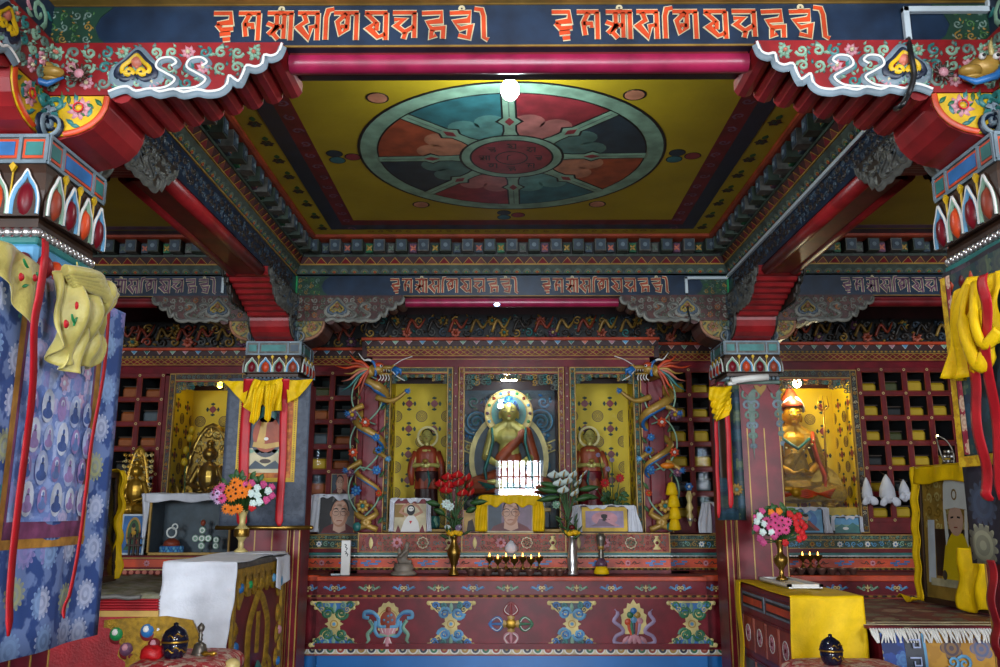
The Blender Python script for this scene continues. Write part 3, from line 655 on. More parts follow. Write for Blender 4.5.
def column(x, y, label, side, near=False):
    t = T('painted_column', label, 'column', (x, y, 0), 'painted columns holding up the beams')
    h = .157; m = MB('maroon'); m.bbox(x - h, x + h, y - h, y + h, .05, 2.30, .012)
    x0, x1 = sorted((x, x + side * (.215 if not near else .15))); m.bbox(x0, x1, y - .11, y + .13, .05, 2.30, .008)
    m.use('deepred'); m.bbox(x - .26, x + .26, y - .22, y + .22, 0, .12, .015)
    m.use('goldpaint')
    for a in (-.15, -.055, .05, .145):
        m.box(x + a - .0035, x + a + .0035, y - h - .002, y - h, .12, 2.0 if abs(a) < .1 else 2.2); m.box(x + h * side - (.002 if side < 0 else 0), x + h * side + (.002 if side > 0 else 0), y + a - .003, y + a + .003, .12, 2.2)
    e = x + side * .205
    if not near: m.box(e - .004, e + .004, y - .112, y - .109, .12, 2.28); m.box(x + side * .172 - .003, x + side * .172 + .003, y - .112, y - .109, .12, 2.28)
    m.build('shaft', t)
    m = MB('carvedgrey'); m.bbox(x - .17, x + .17, y - .17, y + .17, 2.462, 2.55, .006)
    def cap(u, v, prof=[(.168, 2.462), (.176, 2.44), (.18, 2.40), (.172, 2.37), (.155, 2.35), (.16, 2.343), (.16, 2.325), (.145, 2.32), (.14, 2.29)]):
        k = round(v * 8); r, z = prof[k]; z = z if not near or k == 0 else 2.462 - (2.462 - z) * 1.35; a = round(u * 4) % 4; return V((x + (-r, r, r, -r)[a], y + (-r, -r, r, r)[a], z))
    m.use('brown'); m.grid(cap, 4, 8, False); cb = m.build('capital', t)
    for F in (Fr((x, y - .17, 0), (1, 0, 0), (0, 0, 1), (0, -1, 0)), Fr((x + side * .17, y, 0), (0, 1, 0), (0, 0, 1), (side, 0, 0)), Fr((x - side * .17, y, 0), (0, 1, 0), (0, 0, 1), (-side, 0, 0))):
        m = MB('bluegrey'); m.fbox(F, -.17, .17, 2.540, 2.55, 0, .006); m.fbox(F, -.17, .17, 2.462, 2.472, 0, .006)
        for a, b, c in ((-.165, -.10, 'teal'), (-.085, .085, 'blue' if near else 'slate'), (.10, .165, 'teal')):
            m.use('orange' if near else 'carvedgrey'); m.fbox(F, a, b, 2.478, 2.535, 0, .003); m.use(c if near else ('teal' if x > 0 or a < 0 else 'slate')); m.fbox(F, a + .008, b - .008, 2.486, 2.527, .003, .005)
        for a in (-.168, -.0925, .0925, .168): m.use('bluegrey'); m.fbox(F, a - .005, a + .005, 2.47, 2.54, 0, .007)
        m.build('inlay_panel', cb)
        facepetals(cb, Fr(F.o + F.n * .008, F.u, F.v, F.n), .172, 2.46, ['maroon', 'orange', 'maroon', 'rust'] if not near else ['rust', 'maroon', 'orange', 'maroon'], 4, 1.42 if near else 1)
    m = MB('silver' if near else 'bluegrey', True)
    for k in range(13):
        for dx, dy in ((-.155 + k * .0258, -.158), (side * .158, -.155 + k * .0258), (-side * .158, -.155 + k * .0258)): m.ball((x + dx, y + dy, 2.312 if not near else 2.262), .012 if not near else .0145, n=8, m=5)
    m.build('bead_row', cb)
    m = MB('teal' if near else 'greygreen'); dn = .05 if near else 0; m.bbox(x - .168, x + .168, y - .168, y + .168, 2.275 - dn, 2.298 - dn, .005)
    if near:
        m.use('skyblue'); m.bbox(x - .172, x + .172, y - .172, y + .172, 2.12, 2.227, .01)
        for k in range(6):
            for j, (dx, dy) in enumerate(((-.14 + k * .056, -.178), (side * .178, -.14 + k * .056), (-side * .178, -.14 + k * .056))):
                m.use('orange' if k in (1, 2, 4) else 'deepred', True); m.ball((x + dx, y + dy, 2.165), .026, .026, .034, 10, 6)
    m.build('neck_moulding', t)
    if not near:
        F = FM(x, y - h - .001, 0); m = MB()
        for k in range(4):
            c = -.125 + k * .083; m.use(('ochre', 'maroon')[k % 2]); m.prism(F, [(c - .04, 2.265), (c - .03, 2.24), (c - .005, 2.21), (c, 2.2), (c + .005, 2.21), (c + .03, 2.24), (c + .04, 2.265), (c + .02, 2.27), (c, 2.255), (c - .02, 2.27)], 0, .008)
        for c, L in ((-.02, .40), (.165, .38)):
            m.use('slate')
            for k in range(6):
                q = 1 - k / 6.5
                for s in (-1, 1):
                    if c > .1 and s > 0: continue
                    m.use('bluegrey' if k % 2 else 'greygreen'); m.spiral(F, c + s * .028 * q, 2.205 - k * L / 6.3, .034 * q + .004, 1.2, 1.57, s, .020, .0, .008, 12)
            m.use('greygreen'); m.prism(F, [(c - .03, 2.23), (c + (.03 if c < .1 else 0), 2.23), (c, 2.21 - L)], 0, .004)
        m.build('pendant_scroll', t)
    return t
column(XL, YR, 'far left maroon column mostly covered by a hanging scroll', 1)
column(XR, YR, 'far right maroon column with gold lines and a blue-grey scroll pendant', -1)
column(XL, YF, 'near left column whose blue petal capital shows at the left edge', 1, True)
column(XR, YF, 'near right column whose orange petal capital shows at the right edge', -1, True)
# dragon masks on the near brackets' inner corners
def mask(x, y, z, side, label):
    t = T('dragon_mask', label, 'carving', (x, y, z)); m = MB('goldpaint', True)
    m.ball((x, y, z), .05, .04, .035); m.ball((x + side * .05, y - .012, z - .015), .035, .025, .018); m.ball((x + side * .045, y - .012, z - .038), .03, .022, .008)
    m.use('white')
    for dx in (-.012, .028): m.ball((x + side * dx, y - .04, z + .015), .010)
    m.use('black')
    for dx in (-.012, .028): m.ball((x + side * dx, y - .049, z + .014), .005)
    m.use('palegold')
    for k in range(4): a = .6 + k * .5; m.tube([(x - side * .02, y - .01, z + .02), (x - side * (.03 + .03 * cos(a)), y - .015, z + .02 + .05 * sin(a)), (x - side * (.05 + .05 * cos(a)), y - .01, z + .03 + .07 * sin(a))], [.009, .007, .002], 6)
    m.use('blue'); m.tube([(x - side * .04, y - .03, z - .01), (x, y - .045, z - .05), (x + side * .05, y - .03, z - .06), (x + side * .09, y - .02, z - .035)], [.01, .012, .01, .003], 8); m.build('head', t)
    m = MB('brown', True)
    for k in range(10): a = 2 * pi * k / 10; m.tube([(x + side * .13, y - .005, z - .02), (x + side * .13 + .03 * cos(a), y - .02, z - .02 + .03 * sin(a))], [.008, .003], 6)
    m.use('pink'); m.ball((x + side * .13, y - .01, z - .02), .016); m.build('flower_boss', t)
p = at(38, 70, 2.27); mask(p.x, p.y, p.z, 1, 'carved dragon mask at the corner of the near left bracket')
p = at(985, 68, 2.27); mask(p.x, p.y, p.z, -1, 'carved dragon mask at the corner of the near right bracket')
# ------------------------------------------------------------------ conduit, cables, bulbs
def pipe(name, label, pts, r, c, cat='conduit', n=8):
    m = MB(c, True); m.tube(pts, r, n); one(m, name, label, cat)
def trunk(segs, label):
    t = T('conduit', label, 'conduit', segs[0][0]); 
    for a, b in segs:
        m = MB('conduit'); a = V(a); b = V(b); lo = [min(a[i], b[i]) - .009 for i in range(3)]; hi = [max(a[i], b[i]) + .009 for i in range(3)]; m.bbox(lo[0], hi[0], lo[1], hi[1], lo[2], hi[2], .002); m.build('trunking', t)
Y0 = YF - HB - .012
A = at(990, 9, Y0); A.z = at(905, 10, Y0).z; B = at(905, 10, Y0); C = at(909, 38, Y0); C.x = B.x
trunk([(A, B), (B, C), (A, A + V((0, 0, .06)))], 'white square conduit on the right end of the nearest beam')
trunk([((XR - HB - .012, 3.05, 2.985), (XR - HB - .012, YR - HB - .02, 2.985))], 'long white conduit running along the right-hand beam into the hall')
D = at(686, 278, YR - HB - .018); E_ = at(686, 292, YR - HB - .018)
trunk([((XR - HB - .02, D.y, D.z), D), (D, (D.x, D.y, E_.z))], 'white conduit elbow on the right end of the far middle beam')
D2 = at(232, 277, YR - HB - .012); trunk([(D2, (D2.x - .055, D2.y, D2.z)), ((D2.x - .055, D2.y, D2.z), (D2.x - .055, D2.y, D2.z - .1))], 'short white conduit elbow on the far left beam')
pipe('cable', 'black cable sagging from the near beam conduit over the right bracket', smooth_pts([tuple(C), tuple(at(911, 55, 2.262)), tuple(at(914, 75, 2.262)), tuple(at(908, 95, 2.265)), tuple(at(898, 108, 2.3)), (XR - HB - .014, 3.0, 2.99), (XR - HB - .012, 3.1, 2.985)], 5), .008, 'cable', 'cable')
pipe('cable', 'black cable dropping from the far beam conduit behind the far right bracket', smooth_pts([(D.x, D.y, E_.z), tuple(at(688, 310, 5.30)), tuple(at(690, 322, 5.30)), tuple(at(683, 330, 5.6))], 4), .006, 'cable', 'cable')
def bulb(loc, r, mat, label, power, col, up=1):
    t = T('light_bulb', label, 'light bulb', loc); m = MB(mat, True); m.ball(loc, r, r, r * 1.15, 14, 10); m.build('bulb', t)
    m = MB('white'); m.lathe(V(loc) + V((0, 0, up * r * .9)), [(r * .5, 0), (r * .5, up * r * .8), (r * .8, up * r * .85), (r * .8, up * r * 1.1)], 14); m.build('holder', t)
    if power: point('bulb_light', V(loc) + V((0, 0, -up * r * 2.2)), power, col, r)
L1 = at(510, 90, 3.0); m = MB('white', True); m.tube([L1 + V((0, 0, .06)), (L1.x, L1.y, ZC)], .006, 6); one(m, 'bulb_stem', 'thin white stem holding the bright ceiling bulb', 'lamp stem'); bulb(L1, .036, 'bulbwhite', 'bright white bulb glowing at the front of the wheel ceiling painting', 13, (.85, .94, 1))
bulb((-.08, -.25, ZC - .09), .045, 'bulbwhite', 'white bulb on the ceiling above the entrance bay, mirrored in the middle case glass', 22, (.85, .94, 1))
t = T('led_lamp', 'small blue-white lamp under the far middle beam', 'lamp', at(497, 304.5, YR - HB + .0)); o_ = at(497, 304.5, YR - HB + .0)
m = MB('ledblue', True); m.ball(o_, .018, .012, .010); m.build('lens', t); m = MB('grey'); m.box(o_.x - .02, o_.x + .02, o_.y + .005, o_.y + .03, o_.z - .008, o_.z + .014); m.build('housing', t)
# ------------------------------------------------------------------ altar and cabinets
ZT = 1.078; ZS = at(506, 533, 6.02).z
def zy(y, Y): return at(506, y, Y).z
def hourglass(m, F, dark):
    c1, c2, c3 = ('blue', 'skyblue', 'navy') if not dark else ('green', 'teal', 'blue')
    for s in (1, -1):
        m.use('palegold'); m.prism(F, [(-24, s * 23), (24, s * 23), (20, s * 17), (8, s * 6), (-8, s * 6), (-20, s * 17)][::s], 0, .001)
        m.use(c3); m.prism(F, [(-21, s * 21), (21, s * 21), (13, s * 12), (-13, s * 12)][::s], .001, .002)
        for k in (-1, 1):
            m.use('skyblue' if not dark else 'green'); m.spiral(F, k * 6.8, s * 10.5, 6.6, 1.5, pi / 2 * s + pi / 2, k * s, 3.4, .002, .005, 16)
            m.use(c1); m.spiral(F, k * 7, s * 10.5, 3.6, 1.1, 0, -k * s, 2.4, .004, .004, 12)
            m.use('teal' if not dark else 'mint'); m.spiral(F, k * 8, s * 18.5, 3.4, 1.3, 0, k * s, 2.2, .002, .004, 12); m.use(c1); m.spiral(F, k * 16, s * 18.5, 4.0, 1.3, 1, k * s, 2.6, .002, .005, 12)
            m.use(c3); m.leaf(F, k * 12, s * 14, s * 1.2 if k > 0 else pi - s * 1.2, 8, 3, .002, .004)
            m.use('palegold'); m.ell(F, k * 22.5, s * 21, 2.4, None, .002, .003, 8, True); m.ell(F, k * 19, s * 16, 2.0, None, .002, .003, 8, True); m.spiral(F, k * 12.5, s * 14.5, 2.6, 1.2, 1, -k * s, 1.3, .004, .004, 10)
        m.use('mint'); m.leaf(F, 0, s * 12, s * pi / 2, 10, 4, .003, .004)
    m.use('palegold'); m.prism(F, [(9.5, 0), (6, 2), (6.5, 6.5), (2, 6), (0, 9.5), (-2, 6), (-6.5, 6.5), (-6, 2), (-9.5, 0), (-6, -2), (-6.5, -6.5), (-2, -6), (0, -9.5), (2, -6), (6.5, -6.5), (6, -2)], .001, .004)
    m.use('goldpaint'); m.ring(F, 0, 0, 3, 4.2, .004, .002, 14); m.use('skyblue'); m.ell(F, 0, 0, 1.8, None, .004, .002, 8)
def altar_block(name, label, x0, x1, Y, yb, lotus, panels, z0=ZT):
    t = T(name, label, 'altar', ((x0 + x1) / 2, Y + .2, 0))
    z = {k: zy(k, Y) for k in (575, 581, 594.5, 598.5, 649, 655)}
    m = MB('maroon'); m.bbox(x0, x1, Y + .02, yb, z[655], z[581], .003); m.use('plinth'); m.bbox(x0 + .01, x1 - .01, Y + .01, yb, 0, z[655], .003); m.build('carcass', t)
    m = MB('deepred'); m.bbox(x0, x1, Y + .004, yb, z[581], ZT, .003); m.use('orange'); m.bbox(x0 - .004, x1 + .004, Y - .012, Y + .004, z[581], ZT + .001, .004); m.build('worktop', t)
    m = MB('maroon'); m.box(x0, x1, Y + .004, Y + .02, z[594.5], z[581]); rail = m.build('rail', t)
    m = MB('rust'); m.box(x0, x1, Y - .012, Y + .004, z[598.5], z[594.5]); m.use('goldpaint', True); n = int((x1 - x0) / .03)
    for k in range(n):
        m.use(('goldpaint', 'brown')[k % 2]); m.ball((x0 + .015 + k * .03, Y - .012, (z[598.5] + z[594.5]) / 2 + .003), .017, .009, .008, 8, 4)
    m.build('bead_moulding', t)
    m = MB('maroon'); m.box(x0, x1, Y + .004, Y + .02, z[649], z[598.5]); m.build('front_panel', t)
    m = MB('cream'); m.box(x0, x1, Y - .002, Y + .02, z[655], z[649]); zc = z[649]; h = z[649] - z[655]; n = int((x1 - x0) / .065); G = FM(0, Y - .002, zc)
    for k in range(n):
        c = x0 + (k + .5) * (x1 - x0) / n; q = (x1 - x0) / n * .5
        m.use('white'); m.ell(G, c, -.0, q * .98, h * .9, 0, .003, 12); m.use(('navy', 'green', 'rust', 'navy', 'goldpaint')[k % 5]); m.ell(G, c, 0, q * .72, h * .66, .003, .002, 12); m.use(('goldpaint', 'salmon', 'cream')[k % 3]); m.ell(G, c, 0, q * .3, h * .3, .005, .002, 8)
    m.use('maroon'); m.fbox(G, x0, x1, -.001, h * .95, .0, .008); m.use('rust'); m.fbox(G, x0, x1, -h - .004, -h + .004, 0, .006); m.build('scalloped_border', t)
    for k, px in enumerate(lotus):
        m = MB(); F = FP(px, 588, Y); F.o.y = Y + .004; railmotif(m, F, ('skyblue', 'blue') if k % 2 == 0 else ('mint', 'green'), .88, k % 2); m.build('rail_motif', t)
    return t
yA = 5.75
ab = altar_block('altar_cabinet', 'wide maroon altar base with orange lip, painted emblems and a bright blue plinth', at(316, 620, yA).x, at(708, 620, yA).x, yA, 6.02,
    [334.5 + 34.6 * k for k in range(11)], None)
def ap(px, py): F = FP(px, py, yA); F.o.y = yA + .004; return F
for px, dk in ((334, 1), (451, 0), (572, 0), (692, 1)):
    m = MB(); hourglass(m, ap(px, 624), dk); m.build('cloud_panel_ornament', ab)
# crossed sceptre in the middle
m = MB(); F = ap(511, 624)
for k, c in enumerate(('green', 'red', 'blue', 'pink')):
    a = k * pi / 2; G = Fr(F.p(0, 0), F.u * cos(a) + F.v * sin(a), -F.u * sin(a) + F.v * cos(a), F.n)
    m.use('goldpaint'); m.rib(G, [(0, 0), (4, 0), (7, 0), (9, 0)], [7, 5, 8, 4], 0, .008)
    for s in (-1, 1):
        m.use(c); m.rib(G, smooth_pts([(8.5, 0), (10.5, s * 5), (14.5, s * 6.5), (19, s * 3.5), (21.5, 0)], 4), 2.6, .002, .006); m.use('white'); m.rib(G, smooth_pts([(9.5, s * 2), (11.5, s * 5), (14.5, s * 6.5), (19, s * 3.8)], 4), .7, .008, .001)
    m.use(c); m.rib(G, [(9, 0), (14, 0), (23, 0)], [2.4, 2.8, .6], .002, .007)
m.use('gold'); m.ell(F, 0, 0, 5.5, None, .004, .008, 16, True); m.build('crossed_sceptre_ornament', ab)
# jewelled vase with ribbons, left
m = MB(); F = ap(388, 624)
m.use('palegold'); m.prism(F, [(12 * cos(a) * (1.05 if k % 2 else .93), 5 + 17 * sin(a) * (1.05 if k % 2 else .95)) for k, a in enumerate([2 * pi * j / 28 for j in range(28)])], 0, .003)
m.use('goldpaint'); m.ring(F, 0, 5, 9, 10, .003, .002, 20); m.use('rust'); m.ell(F, 0, 4, 8, 9.5, .003, .005, 20, True); m.ell(F, 0, 14, 3, 3.5, .003, .004, 12, True)
for x, y in ((0, 8), (-4, 4), (4, 4), (0, 2), (-3, -2), (3, 9)): m.use('skyblue'); m.ell(F, x, y, 1.5, None, .006, .003, 8, True)
for s in (-1, 1):
    m.use('skyblue'); m.rib(F, smooth_pts([(s * 2, -3), (s * 9, -2), (s * 10, 6), (s * 16, 12), (s * 23, 12), (s * 24, 7), (s * 19, 6)], 4), 3.6, .006, .006); m.rib(F, smooth_pts([(s * 12, 3), (s * 13, -6), (s * 9, -12), (s * 3, -11)], 4), 3.4, .005, .006)
    m.use('blue'); m.rib(F, smooth_pts([(s * 9, 5), (s * 15, 10), (s * 22, 10)], 4), 1.0, .012, .002)
    m.use('mint'); m.rib(F, smooth_pts([(s * 19, 4), (s * 15, -3), (s * 20, -10), (s * 19, -16), (s * 22, -20)], 4), [3.5] * 13 + [2, 2, 1, .5], .004, .006)
    m.use('teal'); m.rib(F, smooth_pts([(s * 17, 3), (s * 14, -4), (s * 18, -10)], 4), 1.4, .009, .003)
m.use('pink'); m.rib(F, [(0, -4), (0, -9), (0, -13), (0, -17), (0, -22)], [17, 15, 4, 7, 11], .007, .01); m.use('mint'); m.rib(F, [(-8, -10), (0, -12), (8, -10)], 2, .014, .003)
m.use('white')
for s in (-5, -2, 2, 5): m.rib(F, [(s * 1.3, -4), (s * .9, -9)], .8, .013, .002); m.rib(F, [(s * .3, -14), (s, -22)], .8, .010, .002)
m.build('jewelled_vase_ornament', ab)
# flaming jewels with white scarf, right
m = MB(); F = ap(634, 624); m.use('palegold'); m.prism(F, [(0, 25), (3, 20), (6, 21), (7, 16), (10, 15), (10, 11), (13, 9), (12, 3), (13, -4), (9, -10), (-9, -10), (-13, -4), (-12, 3), (-13, 9), (-10, 11), (-10, 15), (-7, 16), (-6, 21), (-3, 20)], 0, .004)
for x, y, c in ((0, 13, 'blue'), (-3.5, 9, 'green'), (3.5, 9, 'goldpaint'), (-6, 2, 'orange'), (0, 4, 'skyblue'), (6, 3, 'pink')): m.use(c); m.ell(F, x, y, 3.4, 3.6, .004, .006, 12, True)
for x, c in ((-6, 'orange'), (-3, 'green'), (0, 'navy'), (3, 'rust'), (6, 'lilac')): m.use(c); m.rib(F, [(x, 3), (x * .8, -5), (x * .5, -11)], [4, 4, 2], .003, .006)
for s in (-1, 1):
    m.use('lilac'); m.rib(F, smooth_pts([(s * 19, 15), (s * 16, 10), (s * 20, 3), (s * 13, -3), (s * 11, -8), (s * 18, -12), (s * 20, -18), (s * 12, -20), (s * 6, -16)], 4), [1] * 3 + [3.6] * 30, .004, .006)
m.use('pink')
for a in (-2, -1, 0, 1, 2): m.leaf(F, a * 3, -12, -pi / 2 + a * .35, 10, 4.5, .008, .006); m.leaf(F, a * 2.5, -15, pi / 2 + a * .4, 5, 4, .008, .005)
m.build('flaming_jewels_ornament', ab)
# flanking lower altar blocks
def side_altar(label, xa, xb, lot, hg):
    t = altar_block('altar_cabinet', label, xa, xb, 5.86, 6.3, lot, None)
    for px in hg: m = MB(); F = FP(px, 620, 5.86); F.o.y = 5.864; hourglass(m, F, 1); m.build('cloud_panel_ornament', t)
x0, x1 = at(316, 620, yA).x, at(708, 620, yA).x
side_altar('left wing of the altar base behind the red throne', -3.6, x0 - .004, [308], [])
side_altar('right wing of the altar base behind the yellow-clothed table', x1 + .004, 3.7, [716, 802, 837, 868, 897], [838])
# ---- tiers
def tier(label, x0, x1, Y, yb, y0, kind):
    t = T('altar_shelf', label, 'shelf', ((x0 + x1) / 2, Y, ZT), 'altar shelves'); z = lambda y: zy(y, Y)
    m = MB('maroon'); m.box(x0, x1, Y + .012, yb, ZT + .001, z(y0)); m.build('carcass', t)
    m = MB('teal'); m.bbox(x0, x1, Y - .022, Y + .012, z(555), z(552.5), .003); m.use('silver' if kind != 'm' else 'white'); m.bbox(x0, x1, Y - .018, Y + .012, z(556.4), z(555), .002); m.use('goldpaint', True)
    n = int((x1 - x0) / .022); zz = (z(556.4) + z(558.2)) / 2
    for k in range(n): m.use(('carvedgrey', 'brown')[k % 2]); m.ball((x0 + .011 + k * .022, Y - .004, zz), .0125, .009, .007, 6, 4)
    z2 = (z(568) + z(570)) / 2
    for k in range(n): m.use(('ochre', 'brown')[k % 2]); m.ball((x0 + .011 + k * .022, Y - .004, z2), .0125, .010, .007, 6, 4)
    m.use('deepred'); m.box(x0, x1, Y - .002, Y + .012, ZT + .001, z(570)); m.build('mouldings', t)
    m = MB('orange'); m.box(x0, x1, Y, Y + .012, z(568), z(558)); G = FM(0, Y, (z(568) + z(558)) / 2); h = (z(558) - z(568)) / 2; n = max(1, int((x1 - x0) / .19)); q = (x1 - x0) / n
    for k in range(n):
        c = x0 + (k + .5) * q
        if k % 2 == 0:
            m.use('blue')
            for a, b, w_ in ((-.05, 0, .05), (-.02, .012, .03), (.015, -.006, .06), (.045, .010, .04), (-.035, -.014, .03)): m.rib(G, [(c + a - w_ / 2, b), (c + a + w_ / 2, b)], .012, 0, .003, True)
        else:
            m.use('pink'); m.flower(G, c, 0, .022, 'pink', 'maroon', 8, 0, .004)
            for s in (-1, 1): m.use('brown'); m.rib(G, smooth_pts([(c + s * .025, -.01), (c + s * .045, .012), (c + s * .06, -.005), (c + s * .085, .004)], 3), .006, 0, .003); m.spiral(G, c + s * .045, 0, .012, 1.2, 0, s, .005, 0, .003, 8)
    m.use('goldpaint'); m.fbox(G, x0, x1, h - .004, h, 0, .003); m.fbox(G, x0, x1, -h, -h + .004, 0, .003); m.build('orange_band', t)
    G = FM(0, Y, 0); za, zb = z(552.5), z(y0); f = MB()
    if kind == 'm':
        f.use('rust'); f.box(x0, x1, Y, Y + .012, za, zb); f.use('goldpaint'); f.fbox(G, x0, x1, zb - .007, zb, 0, .006); f.fbox(G, x0, x1, za, za + .005, 0, .004)
        for x in (x0 + .003, x0 + (x1 - x0) / 3, x0 + (x1 - x0) * 2 / 3, x1 - .003): f.fbox(G, x - .004, x + .004, za, zb + .004, 0, .008)
        scrollfill(f, G, x0 + .02, x1 - .02, za + .008, zb - .01, ['green', 'teal', 'maroon', 'darkgreen'], None, 3, .003, 0, 3, wdk=.3); fr = f.build('frieze', t)
        zm = (za + zb) / 2
        for k in range(12):
            c = x0 + (k + .5) * (x1 - x0) / 12; m = MB(); ty = k % 4; H_ = Fr((c, Y - .001, zm), (1, 0, 0), (0, 0, 1), (0, -1, 0))
            if ty == 0: m.use('maroon'); m.prism(H_, [(-.045, .03), (0, .05), (.045, .03), (.03, -.02), (0, -.045), (-.03, -.02)], 0, .003); m.use('palegold'); m.leaf(H_, 0, -.04, pi / 2, .08, .03, .003, .004)
            elif ty == 1: m.flower(H_, 0, 0, .04, 'pink', 'rust', 8, 0, .005)
            elif ty == 2:
                m.use('cream')
                for a in range(8): m.ring(H_, .026 * cos(a * pi / 4), .026 * sin(a * pi / 4), .008, .014, 0, .004, 10)
                m.ring(H_, 0, 0, .012, .018, 0, .004, 12)
            else: m.use('palegold'); m.lathe((0, 0, 0), [(0, 0)], 3, cap=False); m.rib(H_, [(0, -.045), (0, -.02), (0, .01), (0, .03), (0, .045)], [.06, .02, .05, .02, .03], 0, .006); m.use('maroon'); m.ell(H_, 0, .0, .012, None, .006, .003, 10, True)
            m.build('emblem', fr)
    else:
        f.use('darkgreen'); f.box(x0, x1, Y, Y + .012, za + .03, zb); f.use('deepred'); f.box(x0, x1, Y, Y + .012, za, za + .03); f.use('goldpaint')
        for a, b in ((zb - .006, zb), (zb - .040, zb - .035), (za + .028, za + .033)): f.fbox(G, x0, x1, a, b, 0, .005)
        scrollfill(f, G, x0, x1, zb - .034, zb - .008, ['mint', 'goldpaint', 'greygreen'], None, 3, .003, 0, 1)
        scrollfill(f, G, x0, x1, za + .034, zb - .042, ['mint', 'goldpaint', 'skyblue', 'greygreen'], [('goldpaint', 'rust'), ('white', 'blue')], 5, .004, 0, 1); f.build('frieze', t)
    return t
xc0, xc1 = at(358, 545, 6.02).x, at(670, 545, 6.02).x
tier('middle altar shelf with a pink and red frieze of emblems under the three glass cases', xc0, xc1, 6.02, 6.85, 533, 'm')
tier('left altar shelf with dark green scroll frieze', -3.6, xc0 - .003, 6.28, 7.2, 534.5, 's')
tier('right altar shelf with dark green scroll frieze', xc1 + .003, 3.7, 6.28, 7.2, 534.5, 's')
ZSS = zy(534.5, 6.28)
# ---- canopies: pierced dragon frieze and cornice above the cases
def canopy(label, x0, x1, Y, yb, ys, fl, seed, ends=False):
    """ys: photo rows of frieze top, frieze bottom, cornice bottom"""
    t = T('canopy', label, 'canopy', ((x0 + x1) / 2, Y + .1, zy(ys[2], Y)), 'canopies over the altar cases')
    za, zb, zc = [zy(y, Y) for y in ys]; G = FM(0, Y, 0)
    m = MB('black'); m.box(x0, x1, Y + .05, Y + .08, zb, za); m.use('darkred'); m.box(x0, x1, Y + .02, yb, zc, zb); m.build('backboard', t)
    m = MB(); scrollfill(m, Fr((0, Y + .03, 0), (1, 0, 0), (0, 0, 1), (0, -1, 0)), x0 + .01, x1 - .01, zb, za - .01, fl, [('salmon', 'rust'), ('goldpaint', 'teal'), ('plum', 'palegold')], seed, .03, 0, 2.2, wdk=.34)
    rn = random.Random(seed)
    for k in range(int((x1 - x0) / .16)):
        x = x0 + .08 + k * .16; mt = rn.choice(['goldpaint', 'rust', 'ochre', 'carved']); m.use(mt, True); zz = (za + zb) / 2
        m.tube(smooth_pts([(x - .07, Y - .0, zz - .05), (x - .03, Y - .02, zz + .04), (x + .02, Y - .015, zz - .02), (x + .07, Y - .01, zz + .05 + rn.random() * .03)], 4), [.012] * 9 + [.01, .008, .006, .003], 6)
    m.build('pierced_frieze', t)
    L = x1 - x0; h = zb - zc
    m = MB('orange'); m.bbox(x0 - .0, x1 + .0, Y - .035, Y + .03, zb - .022, zb, .003); m.use('darkred'); m.box(x0 + .02, x1 - .02, Y - .01, Y + .03, zb - h * .42, zb - .022)
    n = int(L / .10)
    for k in range(n):
        c = x0 + (k + .5) * L / n; m.use(('teal', 'salmon', 'mint', 'pink', 'skyblue')[k % 5]); m.prism(G, [(c - .024, zb - .024), (c, zb - h * .36), (c + .024, zb - .024)], .01, .022); m.use('white'); m.rib(G, [(c - .024, zb - .024), (c, zb - h * .36), (c + .024, zb - .024)], .003, .02, .004)
    m.use('carved'); m.box(x0 + .03, x1 - .03, Y - .004, Y + .03, zb - h * .55, zb - h * .42)
    n = int(L / .035)
    for k in range(n): c = x0 + .03 + (k + .5) * (L - .06) / n; m.use('goldpaint'); m.ell(G, c, zb - h * .485, .012, .008, .004, .008, 8, True)
    m.use('maroon'); m.box(x0 + .04, x1 - .04, Y + .0, Y + .03, zc, zb - h * .55)
    z1, z2 = zb - h * .58, zc + .012; n = int(L / .055); m.use('goldpaint')
    for s in (0, 1):
        pts = [(x0 + .04 + k * (L - .08) / n, z1 - .006 if (k + s) % 2 else z2 + .006) for k in range(n + 1)]; m.rib(G, pts, .006, .0, .006)
    m.rib(G, [(x0 + .04, z1), (x1 - .04, z1)], .007, 0, .006); m.rib(G, [(x0 + .04, z2), (x1 - .04, z2)], .007, 0, .006); m.build('cornice', t)
    return t
YC0, YC1 = 6.22, 6.6
canopy('middle canopy of pierced dragon carving with a gold lattice cornice over the three glass cases', at(362, 345, YC0).x, at(659, 345, YC0).x, YC0, 6.9, (313, 338, 357), ['slate', 'carved', 'teal', 'goldpaint', 'carvedgrey', 'brown'], 11)
canopy('left canopy of orange dragon carving above the left bookcase and lamp-lit case', -3.9, at(372, 360, YC1).x, YC1, 7.2, (320, 348, 366), ['rust', 'carved', 'goldpaint', 'brown', 'carvedgrey', 'ochre'], 12)
canopy('right canopy of dark dragon carving above the right bookcase', at(652, 360, YC1).x, 3.9, YC1, 7.2, (318, 343, 362), ['carved', 'carvedgrey', 'slate', 'brown', 'goldpaint'], 13)
m = MB('darkred'); m.box(-1.2, 1.3, 6.3, 6.35, zy(313, YC0), 3.3); m.box(-4.0, -1.2, 6.72, 6.76, 2.9, 3.3); m.box(1.3, 4.0, 6.72, 6.76, 2.9, 3.3); struct(m, 'trim_6')
# dark head rails under the cornices
m = MB('maroon'); m.box(at(372, 362, YC0).x, at(650, 362, YC0).x, YC0 + .02, YC0 + .08, zy(366.5, YC0), zy(357, YC0)); m.use('goldpaint'); m.box(at(372, 362, YC0).x, at(650, 362, YC0).x, YC0 + .016, YC0 + .02, zy(359, YC0), zy(358.4, YC0)); struct(m, 'trim_7')
m = MB('maroon'); m.box(-3.6, at(372, 362, YC1).x, YC1 + .02, YC1 + .08, zy(373, YC1), zy(366, YC1)); m.box(at(652, 362, YC1).x, 3.7, YC1 + .02, YC1 + .08, zy(370, YC1), zy(362, YC1)); struct(m, 'trim_8')
